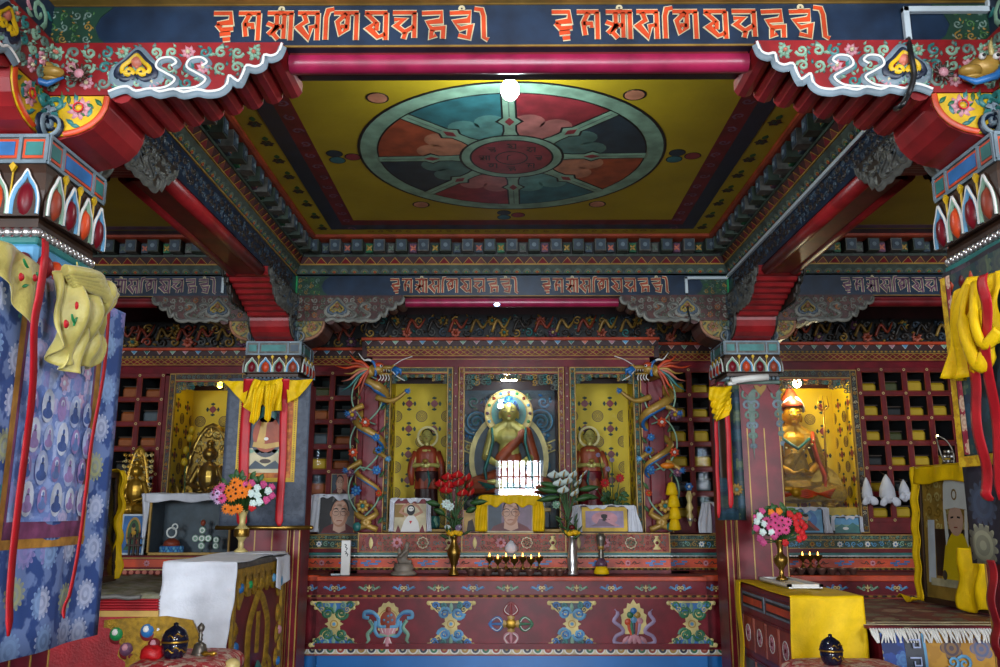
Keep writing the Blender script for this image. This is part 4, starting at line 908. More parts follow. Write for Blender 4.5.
# ---- glass cases
def medallions(m, F, w_, h_, p, d=.002, x0=0):
    ny = int(h_ / p * 2) + 2; nx = int(w_ / p * 2) + 2
    for j in range(ny):
        for i in range(nx):
            x = x0 + i * p / 2; y = h_ - .02 - j * p / 2
            if (i + j) % 2 or x > w_ or y < 0 or x < 0: continue
            if i % 2 == 0:
                r = min(.046, w_ - x + .001, x + .001) if False else .044
                m.use('ochre')
                a0, a1 = 0, 2 * pi
                if x < r: a0, a1 = -pi / 2, pi / 2
                if x > w_ - r: a0, a1 = pi / 2, 3 * pi / 2
                if y > h_ - r or y < r: continue
                for q in (.044, .034, .024, .013): m.ring(F, x, y, q - .006, q, d, .0015, 20, a0, a1)
                m.use('brown'); m.ring(F, x, y, .044, .046, d, .0015, 20, a0, a1)
            else:
                if not (.06 < x < w_ - .06 and .05 < y < h_ - .05): continue
                m.use('red'); m.prism(F, [(x + .026 * cos(k * pi / 8) * (1.0 if k % 4 else 1.25), y + .026 * sin(k * pi / 8) * (1.0 if k % 4 else 1.25)) for k in range(16)], d, d + .002)
                m.use('darkgreen')
                for k in range(4):
                    a = k * pi / 2; e = (x + .045 * cos(a), y + .045 * sin(a)); m.ell(F, e[0], e[1], .012, None, d, .002, 8); m.ell(F, e[0] - .012 * sin(a), e[1] + .012 * cos(a), .007, None, d, .002, 6); m.ell(F, e[0] + .012 * sin(a), e[1] - .012 * cos(a), .007, None, d, .002, 6)
def glass_case(name, label, x0, x1, z0, z1, Y, dep, post, back='med', strip=('mint', 'goldpaint', 'rust'), postcol='darkgreen', arch=True, seed=1, glasspane='caseglass', header=.045):
    t = T(name, label, 'display case', ((x0 + x1) / 2, Y, z0), 'glass-fronted statue cases'); G = FM(0, Y, 0)
    fr = MB()
    for a, b in ((x0, x0 + post), (x1 - post, x1)):
        fr.use('goldpaint'); fr.bbox(a, b, Y, Y + .035, z0, z1, .002); fr.use(postcol); fr.fbox(G, a + .008, b - .008, z0 + .01, z1 - .01, 0, .003)
        scrollfill(fr, Fr((0, Y - .003, 0), (0, 0, 1), (-1, 0, 0), (0, -1, 0)), z0 + .02, z1 - .02, -b + .009, -a - .009, list(strip), [('goldpaint', 'rust')], seed, .006, 0, 1)
    fr.use('goldpaint'); fr.bbox(x0 + post, x1 - post, Y, Y + .035, z1 - header, z1, .002); fr.use(postcol); fr.fbox(G, x0 + post, x1 - post, z1 - header + .01, z1 - .008, 0, .003)
    scrollfill(fr, Fr((0, Y - .003, 0), (1, 0, 0), (0, 0, 1), (0, -1, 0)), x0 + post, x1 - post, z1 - header + .011, z1 - .009, ['carvedgrey', 'greygreen', 'ochre'], None, seed + 1, .006, 0, 1)
    fr.use('rust'); fr.fbox(G, x0 + post, x1 - post, z1 - header - .008, z1 - header, -.02, .004); fr.use('goldpaint'); fr.bbox(x0 + post, x1 - post, Y, Y + .035, z0, z0 + .02, .002)
    fr.build('frame', t)
    m = MB('darkred'); m.box(x0, x0 + .015, Y + .035, Y + dep, z0, z1); m.box(x1 - .015, x1, Y + .035, Y + dep, z0, z1); m.box(x0, x1, Y + .035, Y + dep, z1 - .015, z1); m.box(x0, x1, Y + .035, Y + dep, z0, z0 + .015); m.box(x0, x1, Y + dep, Y + dep + .015, z0, z1); m.build('cabinet_box', t)
    a, b = x0 + post, x1 - post; za, zb = z0 + .02, z1 - header - .008
    if back == 'med':
        Fb = Fr((x0 + .016, Y + dep - .002, za), (1, 0, 0), (0, 0, 1), (0, -1, 0)); W_ = x1 - x0 - .032
        m = MB('lining'); m.fbox(Fb, 0, W_, 0, zb - za, -.001, .001); medallions(m, Fb, W_, zb - za - .04, .2, .002, -.02 + seed * .03)
        for s, xx in ((1, x0 + .016), (-1, x1 - .016)):
            Fs = Fr((xx, Y + .04, za), (0, 1, 0), (0, 0, 1), (s, 0, 0)); m.use('lining'); m.fbox(Fs, 0, dep - .045, 0, zb - za, -.001, .001); medallions(m, Fs, dep - .06, zb - za - .04, .2, .002, .03)
        m.build('brocade_lining', t)
    # pierced arch of the valance
    m = MB(); hh = .10 if arch else .05
    for k in range(26):
        u = (k + .5) / 26; x = a + (b - a) * u; e = abs(2 * u - 1); q = hh * (.35 + .9 * e ** 2.5); m.use(('carvedgrey', 'greygreen', 'teal', 'goldpaint')[k % 4])
        Gp = FM(0, Y + .012, 0); r = (b - a) / 30
        m.spiral(Gp, x, zb - r * .9, r, 1.4, k, 1 if k % 2 else -1, r * .5, 0, .006, 10); 
        if q > hh * .5: m.spiral(Gp, x, zb - r * 2.6, r * 1.1, 1.4, k * 2, -1 if k % 2 else 1, r * .5, 0, .006, 10)
        if q > hh * .9: m.spiral(Gp, x, zb - r * 4.4, r * 1.0, 1.4, k, 1, r * .5, 0, .006, 10)
    m.build('pierced_valance', t)
    m = MB(glasspane); m.face(m.vs([(a, Y + .03, za), (b, Y + .03, za), (b, Y + .03, zb), (a, Y + .03, zb)])); m.build('glass', t)
    return t
ZT0 = zy(366.5, YC0); zb0 = ZS + .002
x = lambda px, Y=YC0 + .03, py=450: at(px, py, Y).x
gcm = glass_case('glass_case', 'middle glass case holding the large seated blue-haired statue', x(458), x(565), zb0, ZT0, YC0 + .02, .62, .045, None, ('rust', 'goldpaint', 'cream'), 'maroon', True, 2)
gcl = glass_case('glass_case', 'left of the three middle cases, yellow-lined, with a standing robed statue', x(383.5), x(452.5), zb0, ZT0, YC0 + .02, .5, .045, 'med', ('teal', 'mint', 'rust', 'darkgreen'), 'darkgreen', False, 1, 'glass')
gcr = glass_case('glass_case', 'right of the three middle cases, yellow-lined, with a standing robed statue and flowers', x(570.5), x(641), zb0, ZT0, YC0 + .02, .5, .045, 'med', ('teal', 'mint', 'rust', 'darkgreen'), 'darkgreen', False, 2, 'glass')
m = MB('maroon')
for a, b in ((452.5, 458), (565, 570.5)):
    m.bbox(x(a) + .002, x(b) - .002, YC0 + .01, YC0 + .06, zb0, ZT0, .002); c = (x(a) + x(b)) / 2
    for k in range(14): zz = zb0 + .04 + k * .085; m.use('cream'); m.ell(FM(0, YC0 + .01, 0), c, zz, .005, None, 0, .002, 8); m.use('maroon')
struct(m, 'trim_9')
x6 = lambda px, py=450: at(px, py, YC1).x
Zw = zy(373, YC1); zs1 = ZSS + .002
gwl = glass_case('glass_case', 'far left lamp-lit glass case behind the grey-bordered scroll', x6(160, 500), x6(244), zs1, Zw, YC1, .5, .05, 'med', ('ochre', 'carvedgrey', 'rust'), 'brown', True, 3, 'glass', .06)
gwr = glass_case('glass_case', 'right glass case lit by a warm lamp with a gold crowned statue', x6(768), x6(863), zs1, zy(370, YC1), YC1, .5, .055, 'med', ('carvedgrey', 'greygreen', 'cream'), 'brown', True, 4, 'caseglass', .07)
# ---- bookcases and their wrapped books
P('bookyellow', '#c49a14', .6, var=.12); P('bookorange', '#a85420', .6); P('bookdark', '#1c1c20', .6); P('bookgreen', '#4c4c24', .6); P('bookgrey', '#5a626a', .6); P('casegreen', '#20312f', .6)
def bookcase(label, cols, rows, Y, pyc, colf, where, seed, xl=None, xr=None):
    X_ = [at(c, pyc, Y).x for c in cols]; Z_ = [zy(r, Y) for r in rows]; t = T('bookcase', label, 'bookcase', ((X_[0] + X_[-1]) / 2, Y, Z_[-1]), 'bookcases'); a, b = X_[0] - .02, X_[-1] + .02
    if xl is not None: a = xl
    if xr is not None: b = xr
    m = MB('deepred')
    for xx in X_: m.bbox(xx - .017, xx + .017, Y, Y + .03, Z_[-1], Z_[0], .002)
    for zz in Z_: m.bbox(X_[0] - .017, X_[-1] + .017, Y + .003, Y + .028, zz - .016, zz + .016, .002)
    if xl is not None: m.box(a, X_[0] - .018, Y + .01, Y + .028, ZSS + .002, Z_[0])
    if xr is not None: m.box(X_[-1] + .018, b, Y + .01, Y + .028, ZSS + .002, Z_[0])
    if Z_[-1] > ZSS + .06: m.box(X_[0] - .017, X_[-1] + .017, Y + .004, Y + .028, ZSS + .002, Z_[-1] - .016)
    m.use('rust')
    G = FM(0, Y, 0)
    for i in range(len(X_) - 1):
        for j in range(len(Z_) - 1):
            p_, q, r_, s_ = X_[i] + .020, X_[i + 1] - .020, Z_[j + 1] + .019, Z_[j] - .019; m.rib(G, [(p_, r_), (q, r_), (q, s_), (p_, s_)], .004, -.003, .004, closed=True)
    m.use('palegold')
    for xx in X_:
        for zz in Z_: m.ring(Fr((0, Y, 0), (1, 0, 0), (0, 0, 1), (0, -1, 0)), xx, zz, .006, .011, 0, .003, 8)
    m.build('frame', t)
    m = MB('casegreen'); m.box(a, b, Y + .40, Y + .42, Z_[-1] - .02, Z_[0]); m.use('bookdark')
    for zz in Z_[1:]: m.box(X_[0], X_[-1], Y + .03, Y + .40, zz - .012, zz - .0)
    for xx in X_: m.box(xx - .008, xx + .008, Y + .03, Y + .40, Z_[-1], Z_[0])
    m.build('shelves', t)
    m = MB('dullglass'); m.face(m.vs([(X_[0], Y + .015, Z_[-1]), (X_[-1], Y + .015, Z_[-1]), (X_[-1], Y + .015, Z_[0]), (X_[0], Y + .015, Z_[0])])); m.build('glass', t)
    rn = random.Random(seed); ordn = ['top', 'second', 'third', 'fourth', 'fifth', 'sixth', 'seventh']; names = {'bookyellow': 'yellow', 'bookorange': 'orange', 'bookdark': 'dark', 'bookgreen': 'olive', 'bookgrey': 'grey'}
    for j in range(len(Z_) - 1):
        for i in range(len(X_) - 1):
            c = colf(i, j, rn)
            if not c: continue
            wd = (X_[i + 1] - X_[i]) * rn.uniform(.70, .78); cx = (X_[i] + X_[i + 1]) / 2 + rn.uniform(-.01, .01); h = rn.uniform(.07, .095); z0 = Z_[j + 1]
            s = T('scripture_book', '%s wrapped scripture in %s row, compartment %s from left, %s' % (names[c], ordn[j], ['one', 'two', 'three', 'four', 'five'][i], where), 'book', (cx, Y + .06, z0), 'scriptures in the ' + where)
            m = MB('brown'); m.bbox(cx - wd / 2 - .004, cx + wd / 2 + .004, Y + .075, Y + .38, z0 + .001, z0 + .014, .003); m.bbox(cx - wd / 2 - .004, cx + wd / 2 + .004, Y + .075, Y + .38, z0 + h + .012, z0 + h + .024, .003); m.build('board', s)
            m = MB(c, True); m.bbox(cx - wd / 2, cx + wd / 2, Y + .06, Y + .37, z0 + .0145, z0 + .0115 + h, .016)
            m.build('wrapper', s)
ylw = lambda p: (lambda i, j, r: 'bookyellow' if r.random() < p else r.choice(['bookdark', 'bookgreen', None]))
bookcase('dark red bookcase of wrapped scriptures at the far left with orange bundles', [92, 115, 138, 161.5], [375, 399, 423.5, 448.5, 474, 500, 525], YC1, 399, lambda i, j, r: r.choice(['bookorange', 'bookgrey', 'bookgreen', 'bookdark', 'bookorange', 'bookyellow']), 'far left bookcase', 4, -3.6, x6(160, 500) - .002)
bookcase('narrow two-column bookcase with blue reflections left of the left dragon pillar', [308, 330.5, 353], [373, 398, 421.5, 446.5, 471.5, 497, 520], YC1, 430, lambda i, j, r: r.choice(['bookgrey', 'bookdark', 'bookorange', 'bookyellow', 'bookgreen']) if j < 5 else None, 'bookcase beside the left dragon', 6, x6(244) + .002, at(384, 430, YC1).x)
bookcase('narrow bookcase of yellow scriptures right of the right dragon pillar', [668, 691, 714.5], [370, 395, 419.5, 444, 469, 494, 520], YC1, 430, lambda i, j, r: 'bookyellow' if r.random() < .85 else 'bookgrey', 'bookcase beside the right dragon', 8, at(641, 430, YC1).x, x6(768) - .002)
bookcase('wide dark bookcase of yellow scriptures at the far right behind the white scarves', [865, 888, 911, 934.5, 958], [370, 393.5, 418, 443, 468, 494, 520], YC1, 445, ylw(.62), 'far right bookcase', 10, x6(863) + .002, 3.7)
# ------------------------------------------------------------------ dragon pillars
def dragon_pillar(label, px, side):
    c = at(px, 530, 6.14); z0 = ZS + .001; z1 = zy(366, 6.14); X0 = c.x; Yp = 6.16; s = side
    t = T('dragon_pillar', label, 'pillar', (X0, Yp, z0), 'dragon pillars beside the glass cases')
    m = MB('maroon'); m.bbox(X0 - .055, X0 + .055, Yp - .03, Yp + .05, z0, z1, .006); m.bbox(X0 - .1, X0 + .1, Yp + .0, Yp + .052, z0, z1, .004); m.use('goldpaint'); m.box(X0 - .102, X0 - .096, Yp - .004, Yp, z0, z1); m.box(X0 + .096, X0 + .102, Yp - .004, Yp, z0, z1); m.build('post', t)
    pts = []; R = []
    for k in range(61):
        u = k / 60; a = -2.2 * s + s * u * 2 * pi * 2.6; q = .105 - .02 * u; zz = z1 - .10 - u * (z1 - z0 - .28)
        pts.append((X0 + q * cos(a), Yp - .02 + q * .75 * sin(a) - .02, zz)); R.append(.030 * (1 - u) + .010 if u > .05 else .026)
    m = MB('goldpaint', True); m.tube(pts, R, 10)
    m.use('blue'); m.tube([(p[0], p[1] - .004, p[2] - r * .75) for p, r in zip(pts, R)], [r * .55 for r in R], 6)
    m.use('orange', True)
    for k in range(4, 58, 3): p, r = pts[k], R[k]; m.tube([(p[0], p[1], p[2] + r * .8), (p[0] + s * .01, p[1] - .008, p[2] + r * 1.6)], [.009, .001], 5)
    m.build('dragon_body', t)
    hx, hy, hz = X0 + s * .06, Yp - .17, z1 - .05
    m = MB('goldpaint', True); m.tube([(pts[0][0], pts[0][1], pts[0][2]), (X0 - s * .02, Yp - .12, z1 - .07), (hx - s * .02, hy, hz)], [.03, .036, .04], 10)
    m.ball((hx, hy, hz), .052, .042, .036); m.ball((hx + s * .07, hy, hz + .012), .055, .028, .018); m.ball((hx + s * .118, hy, hz + .022), .018, .024, .016); m.ball((hx + s * .055, hy, hz - .035), .05, .024, .011)
    m.use('orange'); m.ball((hx + s * .01, hy - .012, hz + .028), .034, .03, .022)
    m.use('white')
    for dy in (-.034, .03): m.ball((hx + s * .03, hy + dy, hz + .02), .011)
    m.use('black'); m.ball((hx + s * .034, hy - .043, hz + .02), .006)
    m.use('white')
    for k in range(5): m.tube([(hx + s * (.03 + .018 * k), hy - .024, hz - .003), (hx + s * (.032 + .018 * k), hy - .024, hz - .02)], [.004, .001], 5)
    m.build('dragon_head', t)
    m = MB('white', True)
    m.tube(smooth_pts([(hx + s * .0, hy, hz + .03), (hx - s * .06, hy, hz + .07), (hx - s * .10, hy, hz + .07), (hx - s * .14, hy, hz + .12)], 3), [.009] * 5 + [.006, .005, .004, .003, .002], 6)
    m.tube(smooth_pts([(hx + s * .12, hy - .02, hz + .03), (hx + s * .18, hy - .03, hz + .065), (hx + s * .25, hy - .03, hz + .09)], 3), .0035, 5); m.tube(smooth_pts([(hx + s * .1, hy - .02, hz), (hx + s * .14, hy - .03, hz - .05), (hx + s * .2, hy - .03, hz - .085)], 3), .0035, 5)
    for k in range(4): m.tube(smooth_pts([(hx + s * (.02 + .02 * k), hy - .02, hz - .04), (hx + s * (.03 + .02 * k), hy - .03, hz - .065), (hx + s * (.01 + .025 * k), hy - .03, hz - .085)], 3), .004, 5)
    m.build('whiskers', t)
    m = MB('orange', True)
    for k, c_ in enumerate(('orange', 'rust', 'orange', 'goldpaint', 'salmon', 'teal', 'orange', 'rust')):
        a = 2.5 + k * .26; m.use(c_, True); L = .17 + .03 * (k % 3); bx, bz = hx - s * .055, hz
        ps = smooth_pts([(bx, hy + .0, bz), (bx + s * cos(a) * L * .4, hy - .01, bz + sin(a) * L * .4 + .012), (bx + s * cos(a) * L * .75, hy - .01, bz + sin(a) * L * .75 - .012), (bx + s * cos(a) * L * 1.1, hy, bz + sin(a) * L * 1.1)], 3)
        m.tube(ps, [.015, .014, .013, .012, .010, .009, .007, .005, .003, .001], 6)
    m.use('blue', True); m.tube([(hx - s * .035 + s * .028 * cos(1.2 + k * .3) * -1, hy - .03, hz + .055 * sin(1.2 + k * .38)) for k in range(10)], [.003] + [.010] * 8 + [.003], 6)
    m.tube([(hx + s * .115, hy - .02, hz - .0), (hx + s * .15, hy - .03, hz - .03), (hx + s * .13, hy - .03, hz - .055)], [.02, .016, .004], 6); m.tube([(hx + s * .12, hy - .015, hz + .01), (hx + s * .17, hy - .03, hz - .01), (hx + s * .17, hy - .02, hz - .045)], [.016, .012, .003], 6)
    m.build('mane', t)
    for zz, d, tip in ((z1 - .24, 1, 'blue'), (z1 - .30, -1, 'blue'), (z1 - .62, 1, 'skyblue'), (z1 - .70, -1, 'blue')):
        m = MB('goldpaint', True); e = s * d; far = .30 if (d == 1 and zz > z1 - .4) else .12
        ps = smooth_pts([(X0 + e * .05, Yp - .10, zz), (X0 + e * (.06 + far * .35), Yp - .13, zz - .03), (X0 + e * (.06 + far * .7), Yp - .14, zz + (.04 if far > .2 else -.06))], 4); m.tube(ps, [.024, .022, .020, .018, .017, .016, .015, .014, .012], 8)
        q = ps[-1]; m.use(tip, True); m.ball(q, .018)
        for k in range(4): a = -1 + k * .6; m.tube([q, (q[0] + e * .03 * cos(a), q[1] - .012, q[2] + .03 * sin(a))], [.008, .002], 5)
        m.build('claw', t)
    m = MB('mint', True)
    for k in range(3):
        b = z1 - .10 - k * .33; ps = smooth_pts([(X0 + s * .04, Yp - .06, b), (X0 - s * .06, Yp - .1, b + .02), (X0 - s * .125, Yp - .09, b - .08), (X0 - s * .12, Yp - .09, b - .2), (X0 - s * .03, Yp - .09, b - .33)], 4); m.tube(ps, .006, 6)
        m.tube(smooth_pts([(X0 - s * .03, Yp - .09, b - .33), (X0 + s * .06, Yp - .1, b - .24), (X0 + s * .09, Yp - .09, b - .16)], 4), .006, 6)
    m.use('leaf', True)
    for k in range(14):
        zz = z0 + .06 + k * .08; e = (-1) ** k; F = Fr((X0 + e * .075, Yp - .045, zz), (e, 0, 0), (0, 0, 1), (0, -1, 0)); m.leaf(F, 0, 0, .9, .06, .024, 0, .01)
    m.build('vine', t)
    fl = [(-.115, .40, 'plum', 'yellow', .045), (-.02, .46, 'orange', 'white', .038), (.06, .58, 'blue', 'skyblue', .03), (-.1, .70, 'orange', 'white', .036), (.08, .68, 'blue', 'navy', .03), (.07, .84, 'blue', 'skyblue', .036), (-.115, .86, 'plum', 'pink', .034), (-.07, 1.0, 'blue', 'skyblue', .04), (.09, 1.02, 'orange', 'goldpaint', .026), (-.02, 1.12, 'goldpaint', 'teal', .05)]
    for dx, dz, a, b, r in fl:
        m = MB(); F = Fr((X0 + s * dx, Yp - .14, z1 - .1 - dz * .88 + .08), (s, 0, 0), (0, 0, 1), V((0, -1, .15)).normalized()); m.flower(F, 0, 0, r, a, b, 7, 0, .014, dz * 9); m.use('goldpaint', True); m.ball(F.p(0, 0, -.005), r * .3, .012, r * .3, 8, 5); m.build('flower', t)
    # coiled cloud foot
    m = MB('goldpaint', True)
    for k in (-1, 1): m.tube(smooth_pts([(X0 + k * .02, Yp - .06, z0 + .19), (X0 + k * .07, Yp - .08, z0 + .13), (X0 - k * .02, Yp - .1, z0 + .07), (X0 + k * .08, Yp - .09, z0 + .02)], 4), [.012] * 4 + [.022] * 6 + [.02] * 3, 8)
    m.use('teal', True); m.ball((X0 - s * .06, Yp - .11, z0 + .04), .03, .02, .032); m.build('cloud_foot', t)
dragon_pillar('pillar left of the glass cases with a gold and blue dragon coiling round it', 367.5, 1)
dragon_pillar('pillar right of the glass cases with a gold and blue dragon coiling round it', 660, -1)
# ------------------------------------------------------------------ statues
def cap(m, a, b, r0, r1, n=10): m.tube([a, b], [r0, r1], n); m.ball(a, r0, n=n, m=6); m.ball(b, r1, n=n, m=6)
def face(m, c, r, ink='black', lips='rust', ny=-1):
    x, y, z = c
    m.use(ink, True)
    for s in (-1, 1):
        e = r * .38 * s
        m.tube([(x + e - r * .2, y - r * .86, z - r * .04), (x + e, y - r * .93, z - r * .10), (x + e + r * .2, y - r * .84, z - r * .04)], [r * .02, r * .055, r * .02], 5)
        m.tube([(x + e - r * .24, y - r * .85, z + r * .18), (x + e, y - r * .93, z + r * .27), (x + e + r * .24, y - r * .80, z + r * .18)], r * .03, 5)
    m.use(lips, True); m.tube([(x - r * .2, y - r * .86, z - r * .5), (x, y - r * .94, z - r * .53), (x + r * .2, y - r * .86, z - r * .5)], [r * .03, r * .08, r * .03], 6)
def lotus(m, c, rx, ry, h, cols):
    x, y, z = c; n = 18
    m.use(cols[0], True); m.lathe(c, [(rx * .9, 0), (rx * .92, h * .2), (rx * .6, h * .5), (rx * .92, h * .85), (rx * .9, h)], 24, 1, ry / rx)
    for row, (dz, sg) in enumerate(((h * .5, 1), (h * .5, -1))):
        for k in range(n):
            a = 2 * pi * (k + .5 * row) / n; m.use(cols[1 + k % (len(cols) - 1)], True)
            m.ball((x + rx * .86 * cos(a), y + ry * .86 * sin(a), z + dz + sg * h * .2), rx * .13, rx * .09, h * .3, 8, 5)
def seated(t, c, H, skin, robe, robe2, hairc, crown=None):
    x, y, z = c; P_ = lambda a, b, d: (x + a * H, y + b * H, z + d * H)
    m = MB(skin, True)
    m.ball(P_(0, -.02, .83), .088 * H, .09 * H, .108 * H, 16, 12); m.ball(P_(0, -.10, .82), .014 * H, .02 * H, .022 * H); m.ball(P_(0, -.07, .755), .035 * H, .03 * H, .02 * H)
    for s in (-1, 1): m.ball(P_(s * .092, .0, .80), .014 * H, .02 * H, .045 * H)
    cap(m, P_(0, 0, .66), P_(0, 0, .76), .055 * H, .045 * H); m.ball(P_(0, 0, .58), .15 * H, .09 * H, .10 * H)
    for s in (-1, 1): cap(m, P_(s * .03, 0, .715), P_(s * .16, 0, .625), .045 * H, .055 * H)
    m.ball(P_(0, 0, .58), .15 * H, .09 * H, .10 * H); m.ball(P_(0, 0, .42), .11 * H, .085 * H, .16 * H)
    for s in (-1, 1):
        m.ball(P_(s * .16, 0, .61), .06 * H); cap(m, P_(s * .17, 0, .60), P_(s * .235, .0, .38), .052 * H, .042 * H); cap(m, P_(s * .235, 0, .38), P_(s * .10, -.16, .29), .042 * H, .028 * H)
        m.ball(P_(s * .06, -.19, .275), .045 * H, .03 * H, .02 * H)
        for k in range(5): cap(m, P_(s * (.04 + .005 * k), -.19 - .012 * k, .28), P_(-s * (.02 + .01 * k) if k < 4 else 0, -.195 - .014 * k, .282 + (.03 if k == 4 else 0)), .010 * H, .008 * H, 6)
    cap(m, P_(.30, -.02, .10), P_(-.10, -.26, .10), .07 * H, .045 * H); m.ball(P_(-.16, -.24, .13), .06 * H, .03 * H, .022 * H)
    m.build('body', t, remesh=.006, smoothmod=3)
    m = MB(robe, True); m.ball(P_(0, 0, .12), .25 * H, .17 * H, .12 * H)
    for s in (-1, 1): cap(m, P_(s * .12, .02, .14), P_(s * .36, -.08, .09), .12 * H, .085 * H); cap(m, P_(s * .36, -.08, .09), P_(-s * .05, -.22, .08), .085 * H, .055 * H)
    m.ball(P_(0, .01, .34), .135 * H, .10 * H, .16 * H); cap(m, P_(.17, .01, .62), P_(.25, .01, .36), .066 * H, .06 * H); cap(m, P_(.14, -.02, .62), P_(-.08, -.06, .36), .05 * H, .06 * H); m.build('robe', t, remesh=.007, smoothmod=3)
    m = MB(robe2, True)
    for s in (-1, 1):
        m.tube([P_(s * .17, -.05, .66), P_(s * .16, -.10, .52), P_(s * .19, -.09, .40), P_(s * .24, -.10, .25), P_(s * .22, -.14, .14)], [.03 * H, .04 * H, .04 * H, .045 * H, .03 * H], 8, sq=.4)
    for k in range(5): m.tube([P_(-.3 + .02 * k, -.17 - .02 * k, .13 - .02 * k), P_(0, -.285, .05 + .018 * k), P_(.3 - .02 * k, -.17 - .02 * k, .13 - .02 * k)], .008 * H, 6)
    m.build('sash', t)
    m = MB(hairc, True); m.ball(P_(0, .012, .865), .094 * H, .094 * H, .092 * H, 16, 10); m.ball(P_(0, .01, .955), .045 * H, .045 * H, .045 * H)
    for k in range(60):
        a = k * 2.4; q = 1 - k / 60; b = acos_(q); 
        if sin(a) < -.2 and q < .45: continue
        m.ball(P_(.096 * cos(a) * sin(b), .012 + .096 * sin(a) * sin(b), .865 + .094 * cos(b)), .014 * H, n=6, m=4)
    m.use('gold', True); m.ball(P_(0, .01, 1.01), .016 * H)
    m.build('hair', t)
    m = MB(); face(m, P_(0, -.02, .83), .1 * H); m.build('face_paint', t)
def acos_(q): return math.acos(max(-1, min(1, q)))
def halo(t, c, r, cols, Yoff=.0):
    m = MB(); F = FM(c[0], c[1] + Yoff, c[2]); m.use(cols[0]); m.ell(F, 0, 0, r, None, -.01, .01, 36); m.use(cols[1]); m.ell(F, 0, 0, r * .74, None, 0, .004, 36); m.use('goldpaint')
    for q in (r * .76, r * .98): m.ring(F, 0, 0, q - .008, q, .0, .008, 36)
    for k in range(16): a = 2 * pi * k / 16; m.use(('plum', 'skyblue', 'rust', 'emerald')[k % 4], True); m.ball(F.p(r * .87 * cos(a), r * .87 * sin(a), .004), r * .07, .008, r * .07, 8, 5)
    m.build('halo', t)
# large middle statue and its painted stage
b = at(509, 480, 6.56); zs = zb0 + .02
t = T('seated_statue', 'large seated statue with blue hair and orange robe inside the middle glass case', 'statue', (b.x, 6.52, zs), 'statues on the altar')
m = MB(); m.use('slate'); m.bbox(b.x - .30, b.x + .30, 6.38, 6.68, zs, zs + .14, .01); m.use('goldpaint'); m.bbox(b.x - .31, b.x + .31, 6.37, 6.69, zs + .12, zs + .15, .005)
G = FM(b.x, 6.38, zs)
for k in range(5): m.use(('mint', 'plum')[k % 2]); m.ring(G, -.22 + k * .11, .02, .03, .042, 0, .01, 12, 0, pi); m.use(('navy', 'rust')[k % 2]); m.ell(G, -.22 + k * .11, .035, .024, None, 0, .006, 10)
m.build('throne', t)
m = MB(); lotus(m, (b.x, 6.53, zs + .15), .27, .17, .09, ['darkgreen', 'teal', 'green', 'mint', 'salmon']); m.build('lotus_seat', t)
seated(t, (b.x, 6.53, zs + .24), .76, 'paleskin', 'worange', 'teal', 'blue')
halo(t, (b.x, 6.60, zs + .24 + .63), .19, ('palegold', 'teal')); 
m = MB(); F = FM(b.x, 6.68, zs + .24 + .28); m.use('palegold'); m.ell(F, 0, 0, .31, .37, -.01, .01, 40); m.use('slate'); m.ell(F, 0, 0, .27, .33, 0, .004, 40); m.build('aureole', t)
t = T('painted_backdrop', 'blue backdrop of curling clouds and snow lions behind the large statue', 'backdrop', (b.x, 6.8, zs))
G = FM(b.x, 6.83, zs); m = MB('slate'); m.fbox(G, -.37, .37, 0, 1.08, 0, .006)
scrollfill(m, G, -.35, .35, .02, 1.05, ['teal', 'skyblue', 'bluegrey', 'skyblue', 'blue', 'mint'], [('skyblue', 'white'), ('plum', 'mint')], 21, .022, .006, 8)
for s in (-1, 1):
    m.use('bluegrey'); m.spiral(G, s * .26, .82, .11, 2.6, 0, s, .04, .02, .03, 34); m.use('skyblue'); m.spiral(G, s * .26, .82, .115, 2.6, .2, s, .012, .05, .01, 34)
    m.use('navy'); m.prism(G, [(s * .12, .50), (s * .37, .60), (s * .37, .68), (s * .12, .58)][::s], .02, .04); m.use('palegold'); m.rib(G, [(s * .12, .50), (s * .37, .60)], .012, .04, .006); m.rib(G, [(s * .12, .58), (s * .37, .68)], .012, .04, .006)
    for k in range(3): m.flower(G, s * (.18 + .07 * k), .565 + .028 * k, .028, 'palegold', 'goldpaint', 6, .04, .006)
    m.use('white', True)
    for dx, dz, r in ((.26, .16, .05), (.30, .19, .035), (.22, .12, .03), (.31, .11, .02), (.24, .10, .018)): m.ball(G.p(s * dx, dz, .05), r, .03, r * .8)
    m.use('pink', True); m.ball(G.p(s * .27, .42, .05), .03, .025, .06); m.ball(G.p(s * .27, .50, .05), .022); m.use('teal', True); m.ball(G.p(s * .28, .34, .05), .05, .03, .05)
m.build('relief', t)
